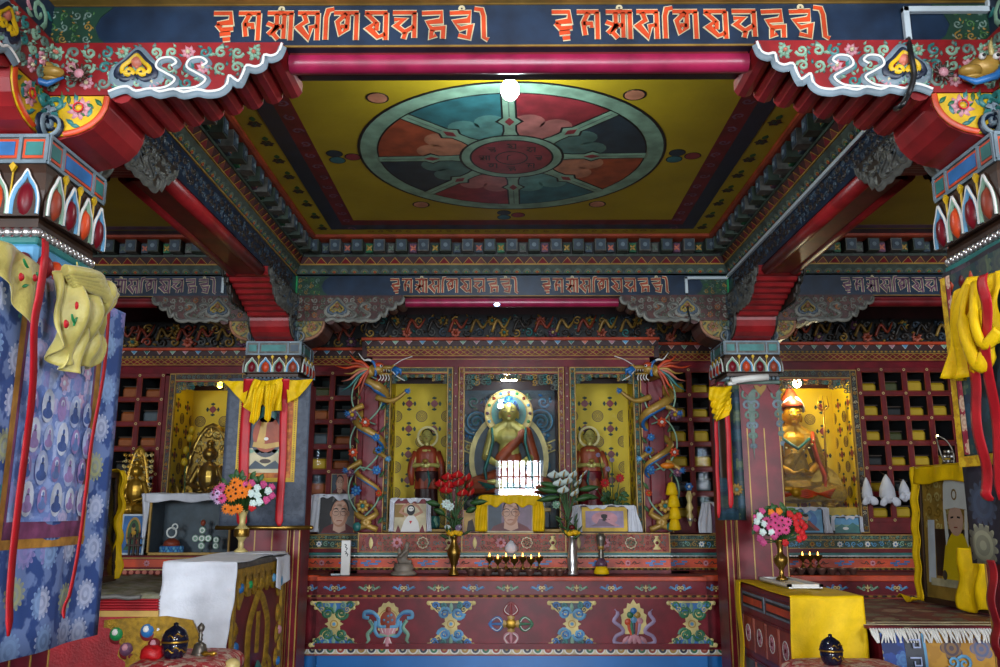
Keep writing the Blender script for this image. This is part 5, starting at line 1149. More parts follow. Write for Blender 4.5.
def standing(label, px, Y, H, robe, robe2, hairc, flip=1):
    x, z0 = at(px, 500, Y).x, zs; y = Y
    t = T('standing_statue', label, 'statue', (x, y, z0), 'statues on the altar'); P_ = lambda a, b, d: (x + flip * a * H, y + b * H, z0 + .09 + d * H)
    m = MB(); lotus(m, (x, y, z0), .11, .09, .09, ['teal', 'mint', 'teal']); m.build('lotus_base', t)
    def rb(prof, name, mt, ph, amp):
        m = MB(mt, True)
        def f(u, v):
            k = v * (len(prof) - 1); i = min(int(k), len(prof) - 2); q = k - i; r = prof[i][0] * (1 - q) + prof[i + 1][0] * q; zz = prof[i][1] * (1 - q) + prof[i + 1][1] * q; a = 2 * pi * u
            w_ = 1 + amp * sin(a * 9 + ph + v * 2) * (1 - v); return V(P_(r * w_ * cos(a), r * w_ * .72 * sin(a), zz))
        m.grid(f, 54, 20); return m.build(name, t, thick=.004)
    rb([(.145, 0), (.14, .04), (.12, .25), (.125, .42), (.13, .5)], 'skirt', robe, 0, .09)
    rb([(.135, .30), (.13, .34), (.115, .5), (.125, .62), (.13, .70), (.10, .76), (.04, .79)], 'outer_robe', robe2, 1, .06)
    m = MB('paleskin', True); m.ball(P_(0, -.01, .90), .062 * H, .066 * H, .078 * H, 14, 10); cap(m, P_(0, 0, .76), P_(0, 0, .84), .035 * H, .032 * H); m.ball(P_(0, -.02, .70), .10 * H, .075 * H, .085 * H)
    for s in (-1, 1):
        m.ball(P_(s * .064, .0, .885), .010 * H, .014 * H, .03 * H); cap(m, P_(s * .12, -.0, .71), P_(s * .155, -.03, .56), .035 * H, .03 * H); cap(m, P_(s * .155, -.03, .56), P_(s * .04, -.13, .57), .03 * H, .02 * H)
        for k in range(4): cap(m, P_(s * .035, -.13, .575 - .012 * k), P_(s * .005, -.15, .575 - .012 * k), .009 * H, .007 * H, 6)
        cap(m, P_(s * .035, -.12, .58), P_(s * .02, -.14, .605), .009 * H, .007 * H, 6)
    m.ball(P_(0, -.075, .895), .010 * H, .014 * H, .014 * H); m.build('body', t, remesh=.005, smoothmod=2)
    m = MB(robe2, True)
    for s in (-1, 1): m.tube([P_(s * .125, 0, .72), P_(s * .165, -.02, .60), P_(s * .175, -.03, .5), P_(s * .16, -.03, .34)], [.036 * H, .04 * H, .044 * H, .022 * H], 12)
    m.build('sleeve', t)
    m = MB(hairc, True); m.ball(P_(0, .01, .925), .066 * H, .066 * H, .062 * H, 14, 8); m.build('hair', t)
    m = MB('goldpaint', True); m.ball(P_(0, -.16, .61), .034 * H, .034 * H, .024 * H); m.use('teal', True); m.tube([P_(.03, -.13, .50), P_(.05, -.14, .38), P_(.03, -.14, .30)], [.02 * H, .03 * H, .01 * H], 8, sq=.5); m.build('alms_bowl', t)
    m = MB(); face(m, P_(0, -.01, .90), .07 * H); m.build('face_paint', t)
    m = MB('palegold'); F = FM(x, y + .07 * H + .01, z0 + .09 + .9 * H); m.ring(F, 0, 0, .10 * H, .125 * H, 0, .006, 28); m.build('halo_ring', t)
    return t
standing('standing robed statue with black hair and a bowl in the left yellow-lined case', 426, 6.50, .66, 'darkred', 'rust', 'black')
standing('standing robed statue with a green stole in the right yellow-lined case', 591, 6.50, .66, 'maroon', 'worange', 'darkgrey', -1)
# crowned gold statue of the right lamp-lit case, on a yellow-skirted stand
b = at(797, 500, 6.84); Y = 6.84; zq = zs1 + .02
t = T('display_stand', 'low stand with a yellow and blue painted skirt under the crowned gold statue', 'stand', (b.x, Y, zq))
m = MB('yellow'); m.bbox(b.x - .2, b.x + .50, Y - .17, Y + .18, zq, zq + .17, .004); m.use('blue'); m.box(b.x - .2, b.x + .5, Y - .172, Y - .17, zq + .01, zq + .09); G = FM(0, Y - .172, zq)
for k in range(12): m.use(('teal', 'skyblue', 'navy')[k % 3]); m.ell(G, b.x - .17 + k * .058, .085, .035, .03, 0, .004 + .001 * (k % 3), 14)
m.build('skirt', t)
t = T('crowned_statue', 'gold seated statue with a red hat and trident in the right lamp-lit case', 'statue', (b.x, Y, zq + .175), 'statues on the altar')
c = (b.x, Y, zq + .20)
seated(t, c, .84, 'goldskin', 'goldcarve', 'orange', 'deepred')
x, y, z = c; H = .84; P_ = lambda a, b_, d: (x + a * H, y + b_ * H, z + d * H)
m = MB('rust', True); m.lathe(P_(0, .0, .90), [(.115 * H, 0), (.12 * H, .03 * H), (.08 * H, .10 * H), (.03 * H, .18 * H), (.008, .22 * H)], 18); m.use('white', True)
for s in (-1, 1): m.tube([P_(s * .02, -.10, .99), P_(s * .07, -.08, .96), P_(s * .115, -.03, .90), P_(s * .12, 0, .86)], .012 * H, 6)
m.use('goldskin', True); m.tube([P_(0, 0, 1.1), P_(0, 0, 1.22)], [.012 * H, .003 * H], 6); m.build('hat', t)
m = MB('gold', True); m.tube([P_(.25, -.12, .2), P_(.27, -.12, .95)], .010 * H, 6)
for s in (-1, 0, 1): m.tube([P_(.27, -.12, .86), P_(.27 + s * .05, -.12, .90), P_(.27 + s * .04, -.12, 1.0)], [.009 * H, .008 * H, .002 * H], 6)
m.build('trident', t)
m = MB('palegold', True)
for k in range(9): a = pi * (k / 8); m.ball(P_(.10 * cos(a) * 1.5, -.12, .58 - .10 * sin(a)), .012 * H, n=8, m=5)
m.use('teal', True); m.tube([P_(-.13, -.09, .6), P_(0, -.13, .5), P_(.13, -.09, .6)], .016 * H, 6); m.build('necklace', t)
def mandorla_fig(label, X0, Y, z0, H, mt='gold', group='small gilt figures', wd=.32):
    t = T('gilt_figure', label, 'statue', (X0, Y, z0), group); m = MB(mt, True)
    F = FM(X0, Y + .03, z0); n = 20
    pts = [(wd * H * cos(a) * (1 - .25 * max(0, sin(a))), H * .5 + H * .5 * sin(a)) for a in [2 * pi * k / n for k in range(n)]]
    m.prism(F, pts, -.006, .0); m.rib(F, pts, .05 * H, 0, .03 * H, closed=True)
    for k in range(0, n, 2): m.spiral(F, pts[k][0] * .86, H * .5 + (pts[k][1] - H * .5) * .9, .06 * H, 1.2, k, 1, .03 * H, 0, .02 * H, 8)
    if H > .5: scrollfill(m, F, -.12, .12, .3, H * .95, ['gold', 'pewter', 'palegold'], None, 3, .02, 0, 7)
    m.build('mandorla', t)
    m = MB(mt, True); m.ball((X0, Y, z0 + .72 * H), .07 * H); m.ball((X0, Y, z0 + .5 * H), .10 * H, .07 * H, .15 * H)
    for s in (-1, 1): cap(m, (X0 + s * .1 * H, Y, z0 + .58 * H), (X0 + s * .17 * H, Y - .03 * H, z0 + .42 * H), .035 * H, .03 * H, 8); cap(m, (X0 + s * .17 * H, Y - .03 * H, z0 + .42 * H), (X0 + s * .04 * H, Y - .1 * H, z0 + .38 * H), .03 * H, .02 * H, 8); cap(m, (X0 + s * .05 * H, Y, z0 + .28 * H), (X0 + s * .22 * H, Y - .06 * H, z0 + .24 * H), .08 * H, .05 * H, 8)
    m.ball((X0, Y, z0 + .82 * H), .04 * H); m.lathe((X0, Y, z0), [(.16 * H, 0), (.17 * H, .05 * H), (.12 * H, .1 * H), (.2 * H, .18 * H), (.16 * H, .2 * H)], 16); m.build('figure', t, remesh=.005 if H > .2 else .004, smoothmod=1)
    return t
mandorla_fig('round gilt wheel ornament with a small figure beside the crowned gold statue', b.x + .21, Y - .10, zq + .17, .31, 'gold', 'small gilt figures', .42)
p = at(208, 480, 6.85); mandorla_fig('ornate pale gold figure with a tall pierced mandorla in the far left lamp-lit case', p.x, 6.85, zs1 + .02, .82, 'brass', 'small gilt figures', .24)
p = at(171, 490, 6.75); mandorla_fig('small gilt arch figure left of centre inside the far left lamp-lit case', p.x, 6.75, zs1 + .22, .16)
p = at(186, 490, 6.75); mandorla_fig('small gilt seated figure below the yellow tulips in the far left case', p.x, 6.75, zs1 + .22, .14)
m = MB('brown'); q = at(163, 490, 6.75); m.bbox(q.x, q.x + .27, 6.68, 6.82, zs1 + .015, zs1 + .219, .003); one(m, 'plinth_block', 'brown plinth under two small gilt figures in the far left case', 'plinth')
# yellow tulips in the far left case
p = at(186, 470, 6.8); t = T('tulip_spray', 'spray of yellow tulips in the far left lamp-lit case', 'flowers', (p.x + .03, 6.78, zs1 + .02)); m = MB('leaf', True); m.tube([(p.x + .03, 6.78, zs1 + .02), (p.x, 6.78, zy(470, 6.78)), (p.x + .04, 6.78, zy(430, 6.78))], .006, 6); m.build('stem', t)
for px, py in ((192, 430), (190, 438), (186, 450), (184.5, 462)):
    q = at(px, py, 6.77); m = MB('yellow', True); m.ball(q, .026, .026, .034, 10, 8); m.build('tulip', t)
# red and white flowers inside the right yellow case
p = at(613, 530, 6.45); t = T('flower_arrangement', 'red and lilac artificial flowers inside the right yellow-lined case', 'flowers', (p.x, 6.42, zs)); m = MB('brown', True); m.lathe((p.x, 6.42, zs), [(.04, 0), (.06, .05), (.05, .11)], 14); m.build('pot', t)
m = MB('leaf', True); rn = random.Random(5)
for k in range(26): a = rn.random() * 6.28; r = rn.uniform(.03, .10); e = V((p.x + r * cos(a), 6.42 + r * .5 * sin(a), zs + rn.uniform(.13, .26))); m.tube([(p.x, 6.42, zs + .09), e], [.004, .003], 4); m.leaf(FM(e.x, e.y, e.z), 0, 0, a, .05, .03, 0, .006)
m.build('foliage', t)
for px, py, r, c_ in ((605, 483, .038, 'petalred'), (620, 478, .036, 'petalred'), (598, 455, .02, 'lilac'), (608, 469, .022, 'lilac'), (612, 460, .02, 'lilac'), (596, 488, .016, 'white')):
    q = at(px, py, 6.37); F = Fr(q, (1, 0, 0), (0, 0, 1), (0, -1, 0)); m = MB(); m.flower(F, 0, 0, r, c_, 'plum', 9, 0, .012); m.flower(F, 0, 0, r * .6, c_, 'goldpaint', 6, .008, .01, .3); m.use('leaf', True); m.tube([q, (p.x, 6.42, zs + .1)], .003, 4); m.build('flower', t)
# case lamps
q = at(220, 385, 6.72); bulb(q, .022, 'bulbyellow', 'small yellow lamp in the far left glass case', .3, (1, .85, .3)); 
q = at(797, 383, 6.66); bulb(q, .032, 'bulbwarm', 'warm bulb at the top of the right lamp-lit glass case', 5.5, (1, .86, .55))
q = V((at(509, 380, 6.40).x, 6.36, ZT0 - .085)); t = T('case_lamp', 'small white lamp strip at the top inside the middle glass case', 'lamp', q); m = MB('bulbwarm'); m.bbox(q.x - .06, q.x + .06, q.y, q.y + .012, q.z, q.z + .010, .002); m.build('tube', t); m = MB('grey'); m.bbox(q.x - .07, q.x + .07, q.y, q.y + .014, q.z + .0105, q.z + .024, .002); m.build('housing', t); point('case_light', q + V((0, .04, -.05)), 2.2, (.8, .93, 1), .03)
# ------------------------------------------------------------------ pictures and photographs
def portrait(m, F, w_, h_, st):
    G = Fr(F.o, F.u * w_, F.v * h_, F.n); D = .0006
    bgc = {'glasses': 'plum', 'glasses2': 'grey', 'elder': 'salmon', 'dancer': 'cream', 'sit': 'lilac', 'tara': 'blue', 'lama': 'skyblue', 'white': 'cream', 'land': 'mint', 'red': 'plum', 'throne': 'brown', 'sepia': 'goldpaint'}[st]
    m.use(bgc); m.fbox(G, 0, 1, 0, 1, 0, D)
    asp = w_ / h_
    if st in ('glasses', 'glasses2', 'elder'):
        c = .52; k = asp ** -1
        m.use('darkgrey' if st == 'glasses2' else 'slate'); m.prism(G, [(.0, 0), (.3, 0), (.32, 1), (0, 1)], D, D * 2)
        m.use('robe'); m.prism(G, [(.05, 0), (.12, .14), (.33, .25), (.7, .25), (.9, .12), (.98, 0)], 2 * D, 3 * D)
        m.use('skinlight'); m.prism(G, [(.36, .08), (.38, .4), (.66, .4), (.69, .08), (.52, .0)], 3 * D, 4 * D)
        m.use('hair'); m.ell(G, c, .60, .255 * min(1, k), .385, 4 * D, D, 30)
        m.use('skin'); m.ell(G, c, .53, .235 * min(1, k), .37, 5 * D, D, 30)
        for s in (-1, 1): m.ell(G, c + s * .24 * min(1, k), .52, .03, .075, 5 * D, D, 12)
        m.use('skinlight'); m.ell(G, c - .03, .5, .17 * min(1, k), .28, 6 * D, D * .5, 24); m.ell(G, c, .78, .13, .07, 6 * D, D * .5, 16)
        m.use('hair')
        for s in (-1, 1):
            m.rib(G, [(c + s * .04, .645), (c + s * .10, .665), (c + s * .165, .64)], .022, 7 * D, D, True); m.rib(G, [(c + s * .045, .57), (c + s * .10, .575), (c + s * .15, .565)], .018, 7 * D, D, True)
        m.use('rust'); m.rib(G, [(c - .075, .325), (c, .335), (c + .075, .325)], .022, 7 * D, D, True); m.use('skin'); m.rib(G, [(c + .01, .58), (c + .03, .46), (c - .03, .44)], .018, 7 * D, D, True)
        m.rib(G, [(c - .11, .42), (c - .13, .34)], .010, 7 * D, D, True); m.rib(G, [(c + .11, .42), (c + .13, .34)], .010, 7 * D, D, True)
        if st != 'elder':
            m.use('darkgrey')
            for s in (-1, 1): m.ring(Fr(G.p(c + s * .105, .555), G.u, G.v * (asp), G.n), 0, 0, .083, .091, 9 * D, D, 22)
            m.rib(G, [(c - .02, .575), (c + .02, .575)], .008, 8 * D, D, True); m.rib(G, [(c + .195, .58), (c + .245, .56)], .008, 8 * D, D, True)
    elif st == 'dancer':
        m.use('maroon'); m.fbox(G, 0, 1, .88, 1, D, 2 * D); m.use('ochre'); m.fbox(G, 0, .3, .45, .86, D, 2 * D)
        m.use('white'); m.prism(G, [(.2, 0), (.3, .32), (.42, .5), (.62, .5), (.75, .3), (.8, 0)], 2 * D, 3 * D); m.use('maroon')
        for s in (-1, 1): m.prism(G, [(.5 + s * .28, 0), (.5 + s * .38, .22), (.5 + s * .45, 0)][::s], 2 * D, 3 * D)
        m.use('skin'); m.rib(G, [(.42, .5), (.18, .62), (.3, .8), (.45, .88)], .08, 3 * D, D, True); m.rib(G, [(.62, .5), (.85, .62), (.72, .8), (.56, .88)], .08, 3 * D, D, True)
        m.use('hair'); m.ell(G, .51, .68, .13, .17, 4 * D, D, 18); m.use('white'); m.ell(G, .51, .72, .09, .08, 5 * D, D, 14); m.use('petalred'); m.prism(G, [(.46, .34), (.56, .34), (.51, .24)], 5 * D, 6 * D)
        m.use('hair'); m.ell(G, .48, .72, .02, .02, 6 * D, D, 8); m.ell(G, .55, .72, .02, .02, 6 * D, D, 8)
    elif st in ('sit', 'lama', 'white', 'tara', 'red'):
        robe, sk, au = {'sit': ('plum', 'hair', 'pink'), 'lama': ('brown', 'skinlight', 'blue'), 'white': ('whitecloth', 'skinlight', 'mint'), 'tara': ('green', 'goldpaint', 'goldpaint'), 'red': ('rust', 'skin', 'slate')}[st]
        m.use(au); m.ell(G, .5, .55, .34, .42, D, D, 28)
        if st == 'tara': m.use('leaf'); m.ell(G, .5, .55, .26, .35, 2 * D, D, 28)
        if st == 'lama': m.use('skyblue'); m.ell(G, .5, .72, .17, .2, 2 * D, D, 20)
        m.use(robe); m.prism(G, [(.12, .08), (.3, .26), (.36, .52), (.62, .52), (.7, .26), (.9, .08)], 3 * D, 4 * D); m.use('rust' if st != 'sit' else 'pink'); m.prism(G, [(.58, .52), (.9, .1), (.78, .08), (.5, .4)], 4 * D, 5 * D)
        m.use(sk); m.ell(G, .49, .66, .085, .13, 4 * D, D, 18); m.prism(G, [(.44, .4), (.46, .56), (.53, .56), (.55, .4)], 4 * D, 5 * D); m.use('hair'); m.ell(G, .49, .74, .085, .07, 5 * D, D, 14)
    elif st == 'land': m.use('skyblue'); m.fbox(G, 0, 1, .55, 1, D, 2 * D); m.use('teal'); m.prism(G, [(0, .3), (.3, .6), (.5, .4), (.75, .7), (1, .4), (1, 0), (0, 0)], 2 * D, 3 * D); m.use('white'); m.ell(G, .45, .3, .12, .1, 3 * D, D, 14)
    elif st == 'sepia': m.use('brown'); m.prism(G, [(.2, 0), (.3, .5), (.6, .6), (.8, 0)], D, 2 * D)
def picture(label, px0, px1, y0, y1, Y, st, fr='cream', border=.012, zbase=None, tilt=.06, mat=None, mw=.03, cat='picture', group='framed pictures on the altar shelves'):
    a = at(px0, y1, Y); b = at(px1, y1, Y); zb = zbase if zbase is not None else a.z; w_ = b.x - a.x; h_ = at(px0, y0, Y).z - zb
    t = T('framed_picture', label, cat, ((a.x + b.x) / 2, Y, zb), group)
    F = Fr((a.x, Y, zb), (1, 0, 0), V((0, sin(tilt), cos(tilt))), V((0, -cos(tilt), sin(tilt))))
    m = MB(fr)
    for q in ((0, w_, 0, border), (0, w_, h_ - border, h_), (0, border, border, h_ - border), (w_ - border, w_, border, h_ - border)): m.fbox(F, *q, -.012, .006)
    m.use('brown'); m.fbox(F, .002, w_ - .002, .002, h_ - .002, -.012, -.004); m.build('frame', t)
    e = border
    if mat: m = MB(mat); m.fbox(F, e, w_ - e, e, h_ - e, -.004, -.001); m.build('mount', t); e += mw
    m = MB(); portrait(m, F.sub(e, e, 1, -.003 if not mat else -.001), w_ - 2 * e, h_ - 2 * e, st); m.build('photograph', t)
    return t, F, w_, h_
pm = picture('portrait of a man in glasses in the middle of the altar, under a yellow cloth', 486.5, 533.5, 496, 532.3, 6.09, 'glasses', 'cream', .011, ZS + .001)
def drape(name, label, cat, F, w_, h_, mt, top=.05, side=.10, drop=(1.0, 1.0), over=.02, seed=1, group=None, fold=.008, topdrop=.06, sides=(1, 1), par=None):
    """cloth laid over a frame: a folded band across the top and a tail down each side"""
    rn = random.Random(seed); m = MB(mt, True); ph = rn.random() * 6
    def band(u, v):
        x = -side * .5 + u * (w_ + side); d = over + fold * sin(u * 17 + ph) * v + fold * .6 * sin(u * 41 + ph + v * 2)
        if v < .5: return F.p(x, h_ + .004 + .004 * sin(u * 13), -over + 2 * (d + over) * v if True else 0)
        return F.p(x, h_ + .004 - (v - .5) * 2 * (topdrop + .012 * sin(u * 11 + ph) + .01 * sin(u * 29)), d)
    m.grid(band, 40, 10)
    for s, dp, ok in ((0, drop[0], sides[0]), (1, drop[1], sides[1])):
        if not ok: continue
        def tail(u, v):
            x = (-side * (1 - u) + .006 if s == 0 else w_ + side * u - .006); wid = 1 + .1 * sin(v * 5 + ph); bl = (h_ * 1.0 + .0) * (1 - v * dp)
            return F.p((w_ if s else 0) + (x - (w_ if s else 0)) * wid * (.75 + .35 * v), bl, over * .5 + fold * sin(u * 14 + v * 3 + ph) + .004)
        m.grid(tail, 14, 16)
    o = m.build(name, par, thick=.003)
    if par is None:
        o['label'] = label; o['category'] = cat
        if group: o['group'] = group
    return o
drape('altar_cloth', 'yellow silk cloth over the middle portrait of the altar', 'cloth', pm[1], pm[2], pm[3], 'yellowcloth', side=.085, over=.014, seed=2, drop=(.97, .97), topdrop=.065)
q = picture('portrait of a man in glasses on the left shelf, topped by a white scarf', 318, 358, 495, 532.5, 6.34, 'glasses2', 'grey', .006, ZSS + .002)
drape('white_scarf', 'white scarf over the portrait left of the left dragon pillar', 'scarf', q[1], q[2], q[3], 'whitecloth', side=.09, sides=(1, 0), over=.012, seed=3, drop=(.95, .4), topdrop=.03)
picture('small photo of an elderly smiling man leaning in the left bookcase', 331, 347.5, 474, 494, 6.585, 'elder', 'cream', .003, tilt=0.0)
q = picture('photo of a masked dancer in a pale frame left of the red flowers', 393, 427, 499, 532.5, 6.09, 'dancer', 'maroon', .006, ZS + .001)
drape('white_scarf', 'white scarf over the masked dancer photo', 'scarf', q[1], q[2], q[3], 'whitecloth', side=.035, over=.012, seed=4, drop=(.97, .97), topdrop=.018)
picture('small dim brown photo between the red flowers and the middle portrait', 463, 479, 510, 532.5, 6.16, 'sepia', 'pink', .004, ZS + .001)
q = picture('seated figure photo with yellow mount draped in white scarves, right shelf', 581, 629, 506, 532.5, 6.09, 'sit', 'brown', .008, ZS + .001, mat='yellow', mw=.026)
drape('white_scarf', 'white scarf with two long tails over the yellow-mounted photo', 'scarf', q[1], q[2], q[3], 'whitecloth', side=.085, over=.014, seed=5, drop=(.98, .98), topdrop=.012)
q = picture('blue sky picture of a red-robed figure behind the far right column', 711, 740, 503, 533, 6.36, 'red', 'goldpaint', .008, ZSS + .002)
drape('white_scarf', 'white scarf on the blue sky picture beside the far right column', 'scarf', q[1], q[2], q[3], 'whitecloth', side=.09, sides=(1, 0), over=.012, seed=6, drop=(.97, .4), topdrop=.01)
q = picture('blue haloed figure picture in a rounded black frame, right shelf', 790, 825, 508, 532, 6.36, 'lama', 'black', .010, ZSS + .002)
drape('white_scarf', 'white scarf over the black-framed haloed figure picture', 'scarf', q[1], q[2], q[3], 'whitecloth', side=.055, over=.014, seed=7, drop=(.6, .97), topdrop=.02)
q = picture('small landscape picture in a dark frame at the right end of the shelf', 834, 861, 517, 531.5, 6.36, 'land', 'black', .008, ZSS + .002)
drape('white_scarf', 'white scarf over the small landscape picture', 'scarf', q[1], q[2], q[3], 'whitecloth', side=.025, over=.014, seed=8, drop=(.8, .9), topdrop=.008)
# knotted white scarves before the far right bookcase
for px, y0, y1, w_, lab in ((867, 478, 504, 10, 'left of the three knotted white scarves on the right bookcase'), (887, 475, 505, 15, 'middle and largest of the three knotted white scarves on the right bookcase'), (904, 480, 499, 10, 'right of the three knotted white scarves on the right bookcase')):
    t = T('knotted_scarf', lab, 'scarf', at(px, y1, 6.5), 'knotted white scarves'); c = at(px, (y0 + y1) / 2, 6.5); s = .0077; m = MB('whitecloth', True); H = (y1 - y0) * s
    m.lathe((c.x, 6.50, c.z - H * .1), [(.004, H * .6), (w_ * s * .22, H * .45), (w_ * s * .45, H * .15), (w_ * s * .5, -.02), (w_ * s * .3, -.06), (w_ * s * .15, -.075)], 16); m.ball((c.x + .004, 6.47, c.z - H * .22), w_ * s * .22, n=8, m=6); m.build('bundle', t)
    m = MB('whitecloth', True)
    for k in (-1, 1): m.tube(smooth_pts([(c.x, 6.48, c.z - H * .22), (c.x + k * w_ * s * .35, 6.46, c.z - H * .34), (c.x + k * w_ * s * .5, 6.47, c.z - H * .5)], 3), [.012, .02, .024, .028, .03, .026, .02], 8, sq=.45)
    m.build('tail', t); m = MB('brown', True); m.tube([(c.x, 6.50, c.z + H * .45), (c.x, 6.602, c.z + H * .62)], .005, 5); m.build('peg', t)
# silver hanging ornament high on the far right bookcase
p = at(944, 452, 6.5); t = T('silver_ornament', 'silver leaf-shaped ornament hanging at the right edge of the far bookcase', 'ornament', (p.x, 6.5, p.z)); m = MB('pewter', True)
m.tube(smooth_pts([(p.x - .05, 6.5, p.z + .13), (p.x + .02, 6.48, p.z + .08), (p.x + .06, 6.48, p.z - .02), (p.x + .05, 6.5, p.z - .14)], 4), .007, 6); m.tube(smooth_pts([(p.x - .05, 6.5, p.z + .13), (p.x - .045, 6.48, p.z + .03), (p.x - .02, 6.48, p.z - .06), (p.x + .05, 6.5, p.z - .14)], 4), .007, 6); m.tube([(p.x + .03, 6.49, p.z - .08), (p.x + .03, 6.60, p.z - .08)], .006, 6)
for k in range(9): m.use(('pewter', 'silver')[k % 2], True); m.ball((p.x - .02 + .026 * (k % 3) + .006 * (k // 3), 6.47, p.z - .07 + .035 * (k // 3)), .014)
m.use('bulbwarm'); m.ball((p.x - .05, 6.47, p.z + .12), .006); m.build('leaves', t)  # top bead glows as a painted glint on the silver, no lamp
# yellow pompon garland and charm beside the right dragon
for k, (px, py) in enumerate(((672, 490), (674, 502), (675, 514), (675, 525))):
    q = at(px, py, 6.0); m = MB('yellowcloth', True); m.lathe((q.x, 6.01, q.z), [(.006, .055), (.025, .045), (.036, .01), (.044, -.03), (.03, -.036)], 14)
    one(m, 'yellow_tassel', ('topmost', 'second', 'third', 'lowest')[k] + ' of the four yellow cloth tassels beside the right dragon pillar', 'tassel', 'yellow tassels')
q = at(666, 466, 6.05); m = MB('petalorange', True); m.ball((q.x, 6.0, q.z), .05, .03, .022); one(m, 'marigold', 'orange marigold cluster on the right dragon pillar', 'flower')
p = at(688, 505, 6.30); t = T('hanging_charm', 'pale hanging charm with a blue crest before the bookcase right of the right dragon', 'ornament', (p.x, 6.25, p.z)); m = MB('palegold', True)
m.lathe((p.x, 6.25, p.z - .15), [(.004, 0), (.014, .03), (.025, .07), (.012, .10), (.028, .13), (.014, .17), (.026, .21), (.012, .25)], 14); m.use('silver'); m.ball((p.x, 6.25, p.z - .10), .022); m.build('pendant', t)
m = MB(); m.flower(FM(p.x, 6.24, p.z + .13), 0, 0, .032, 'blue', 'white', 6, 0, .01); m.use('plum', True); m.tube([(p.x, 6.26, p.z + .13), (p.x, 6.56, p.z + .18)], .003, 5); m.build('crest', t)
# ------------------------------------------------------------------ vases with flowers on the altar
def vase(name, label, c, prof, mt, s=1.0, band=None):
    t = T(name, label, 'vase', c); m = MB(mt, True); m.lathe(c, [(r * s, z * s) for r, z in prof], 24); m.build('body', t)
    if band:
        m = MB(band[0], True); m.lathe(c, [(r * s, z * s) for r, z in band[1]], 24, cap=False); m.build('band', t)
    return t
zt = ZT + .002
v1 = at(453.5, 576, 5.84); vase('brass_vase', 'brass vase of marigolds below the red flowers on the altar', (v1.x, 5.86, zt), [(.038, 0), (.034, .012), (.014, .045), (.022, .07), (.043, .13), (.047, .155), (.03, .185), (.018, .215), (.022, .245), (.03, .25), (.02, .245)], 'brass')
v2 = at(573, 576, 5.84); vase('silver_vase', 'tall slim silver vase of marigolds below the white flowers on the altar', (v2.x, 5.86, zt), [(.036, 0), (.034, .015), (.026, .03), (.036, .07), (.034, .12), (.024, .18), (.022, .245), (.030, .25), (.02, .245)], 'silver')
def marigolds(label, c, n, extra):
    t = T('marigold_bunch', label, 'flowers', c, 'marigold bunches'); rn = random.Random(n)
    for k in range(n):
        a = 2 * pi * k / n; q = V(c) + V((.034 * cos(a), .024 * sin(a), .018 + .008 * (k % 2))); m = MB('marigold', True); m.ball(q, .022, .022, .018, 10, 7)
        for j in range(8): m.ball(q + V((.015 * cos(j * .8), .015 * sin(j * .8), .006)), .009, n=6, m=4)
        m.build('marigold', t)
    q = V(c) + V((extra[1], -.01, .06)); m = MB(extra[0], True); m.ball(q, .022, .018, .016); m.tube([V(c), q], .003, 4); m.build('small_bloom', t)
marigolds('marigolds with a white bud in the brass vase', (v1.x, 5.86, zt + .25), 6, ('petalwhite', -.045)); marigolds('marigolds with a dark red bud in the silver vase', (v2.x, 5.86, zt + .25), 6, ('deepred', 0.0))
def anthurium(label, c0, hub, blooms, mt, leaves, extra, ys, group='bouquets on the altar'):
    t = T('flower_bouquet', label, 'flowers', c0, group); c0 = V(c0); m = MB('leaf', True); rn = random.Random(len(blooms))
    for bx, by in blooms: m.tube(smooth_pts([tuple(c0), (hub.x, hub.y, hub.z), tuple(at(bx, by, ys))], 3), .0045, 5)
    m.build('stem', t)
    for k, (bx, by) in enumerate(blooms):
        q = at(bx, by, ys - .02 * (k % 3)); s = .048; a = (bx - blooms[0][0]) * .05; m = MB(mt, True)
        def sp(u, v):
            w2 = sin(pi * min(v * 1.02, 1)) ** .7 * (1 - .35 * v); x = (u - .5) * 2 * w2 * s * 1.15; y = (v - .35) * s * 2.0
            return q + V((x * cos(a) + y * sin(a) * .5, -.02 + abs(u - .5) * .05 - .025 * v, (y * .62 + .012 * (1 - abs(u - .5) * 2)) * .8))
        m.grid(sp, 8, 8); m.use('goldpaint' if mt != 'petalred' else 'salmon', True); m.tube([q + V((0, -.025, -.01)), q + V((.006, -.045, .02))], [.005, .003], 6); m.build('bloom', t, thick=.003)
    m = MB('leaf', True)
    for bx, by, an, l in leaves:
        q = at(bx, by, ys); F = Fr(q, (1, 0, 0), (0, -.3, .95), (0, -.95, -.3)); m.leaf(F, 0, 0, an, l, .045, 0, .01)
    for k in range(22):
        u = rn.random(); q = c0.lerp(hub, u) + V((rn.uniform(-.05, .05), rn.uniform(-.03, .03), 0)); F = Fr(q, (1, 0, 0), (0, -.2, .95), (0, -.95, 0)); m.leaf(F, 0, 0, rn.uniform(.4, 2.7), rn.uniform(.05, .09), .016, 0, .006)
    m.build('leaf', t, thick=.0015)
    for px, py, r, c_ in extra:
        q = at(px, py, ys - .03); m = MB(); m.flower(Fr(q, (1, 0, 0), (0, 0, 1), (0, -1, 0)), 0, 0, r, c_, c_, 8, 0, .012); m.flower(Fr(q + V((.01, -.006, .008)), (1, 0, 0), (0, 0, 1), (0, -1, 0)), 0, 0, r * .7, c_, 'white', 6, 0, .012); m.use('leaf', True); m.tube([q, hub], .003, 4); m.build('small_flower', t)
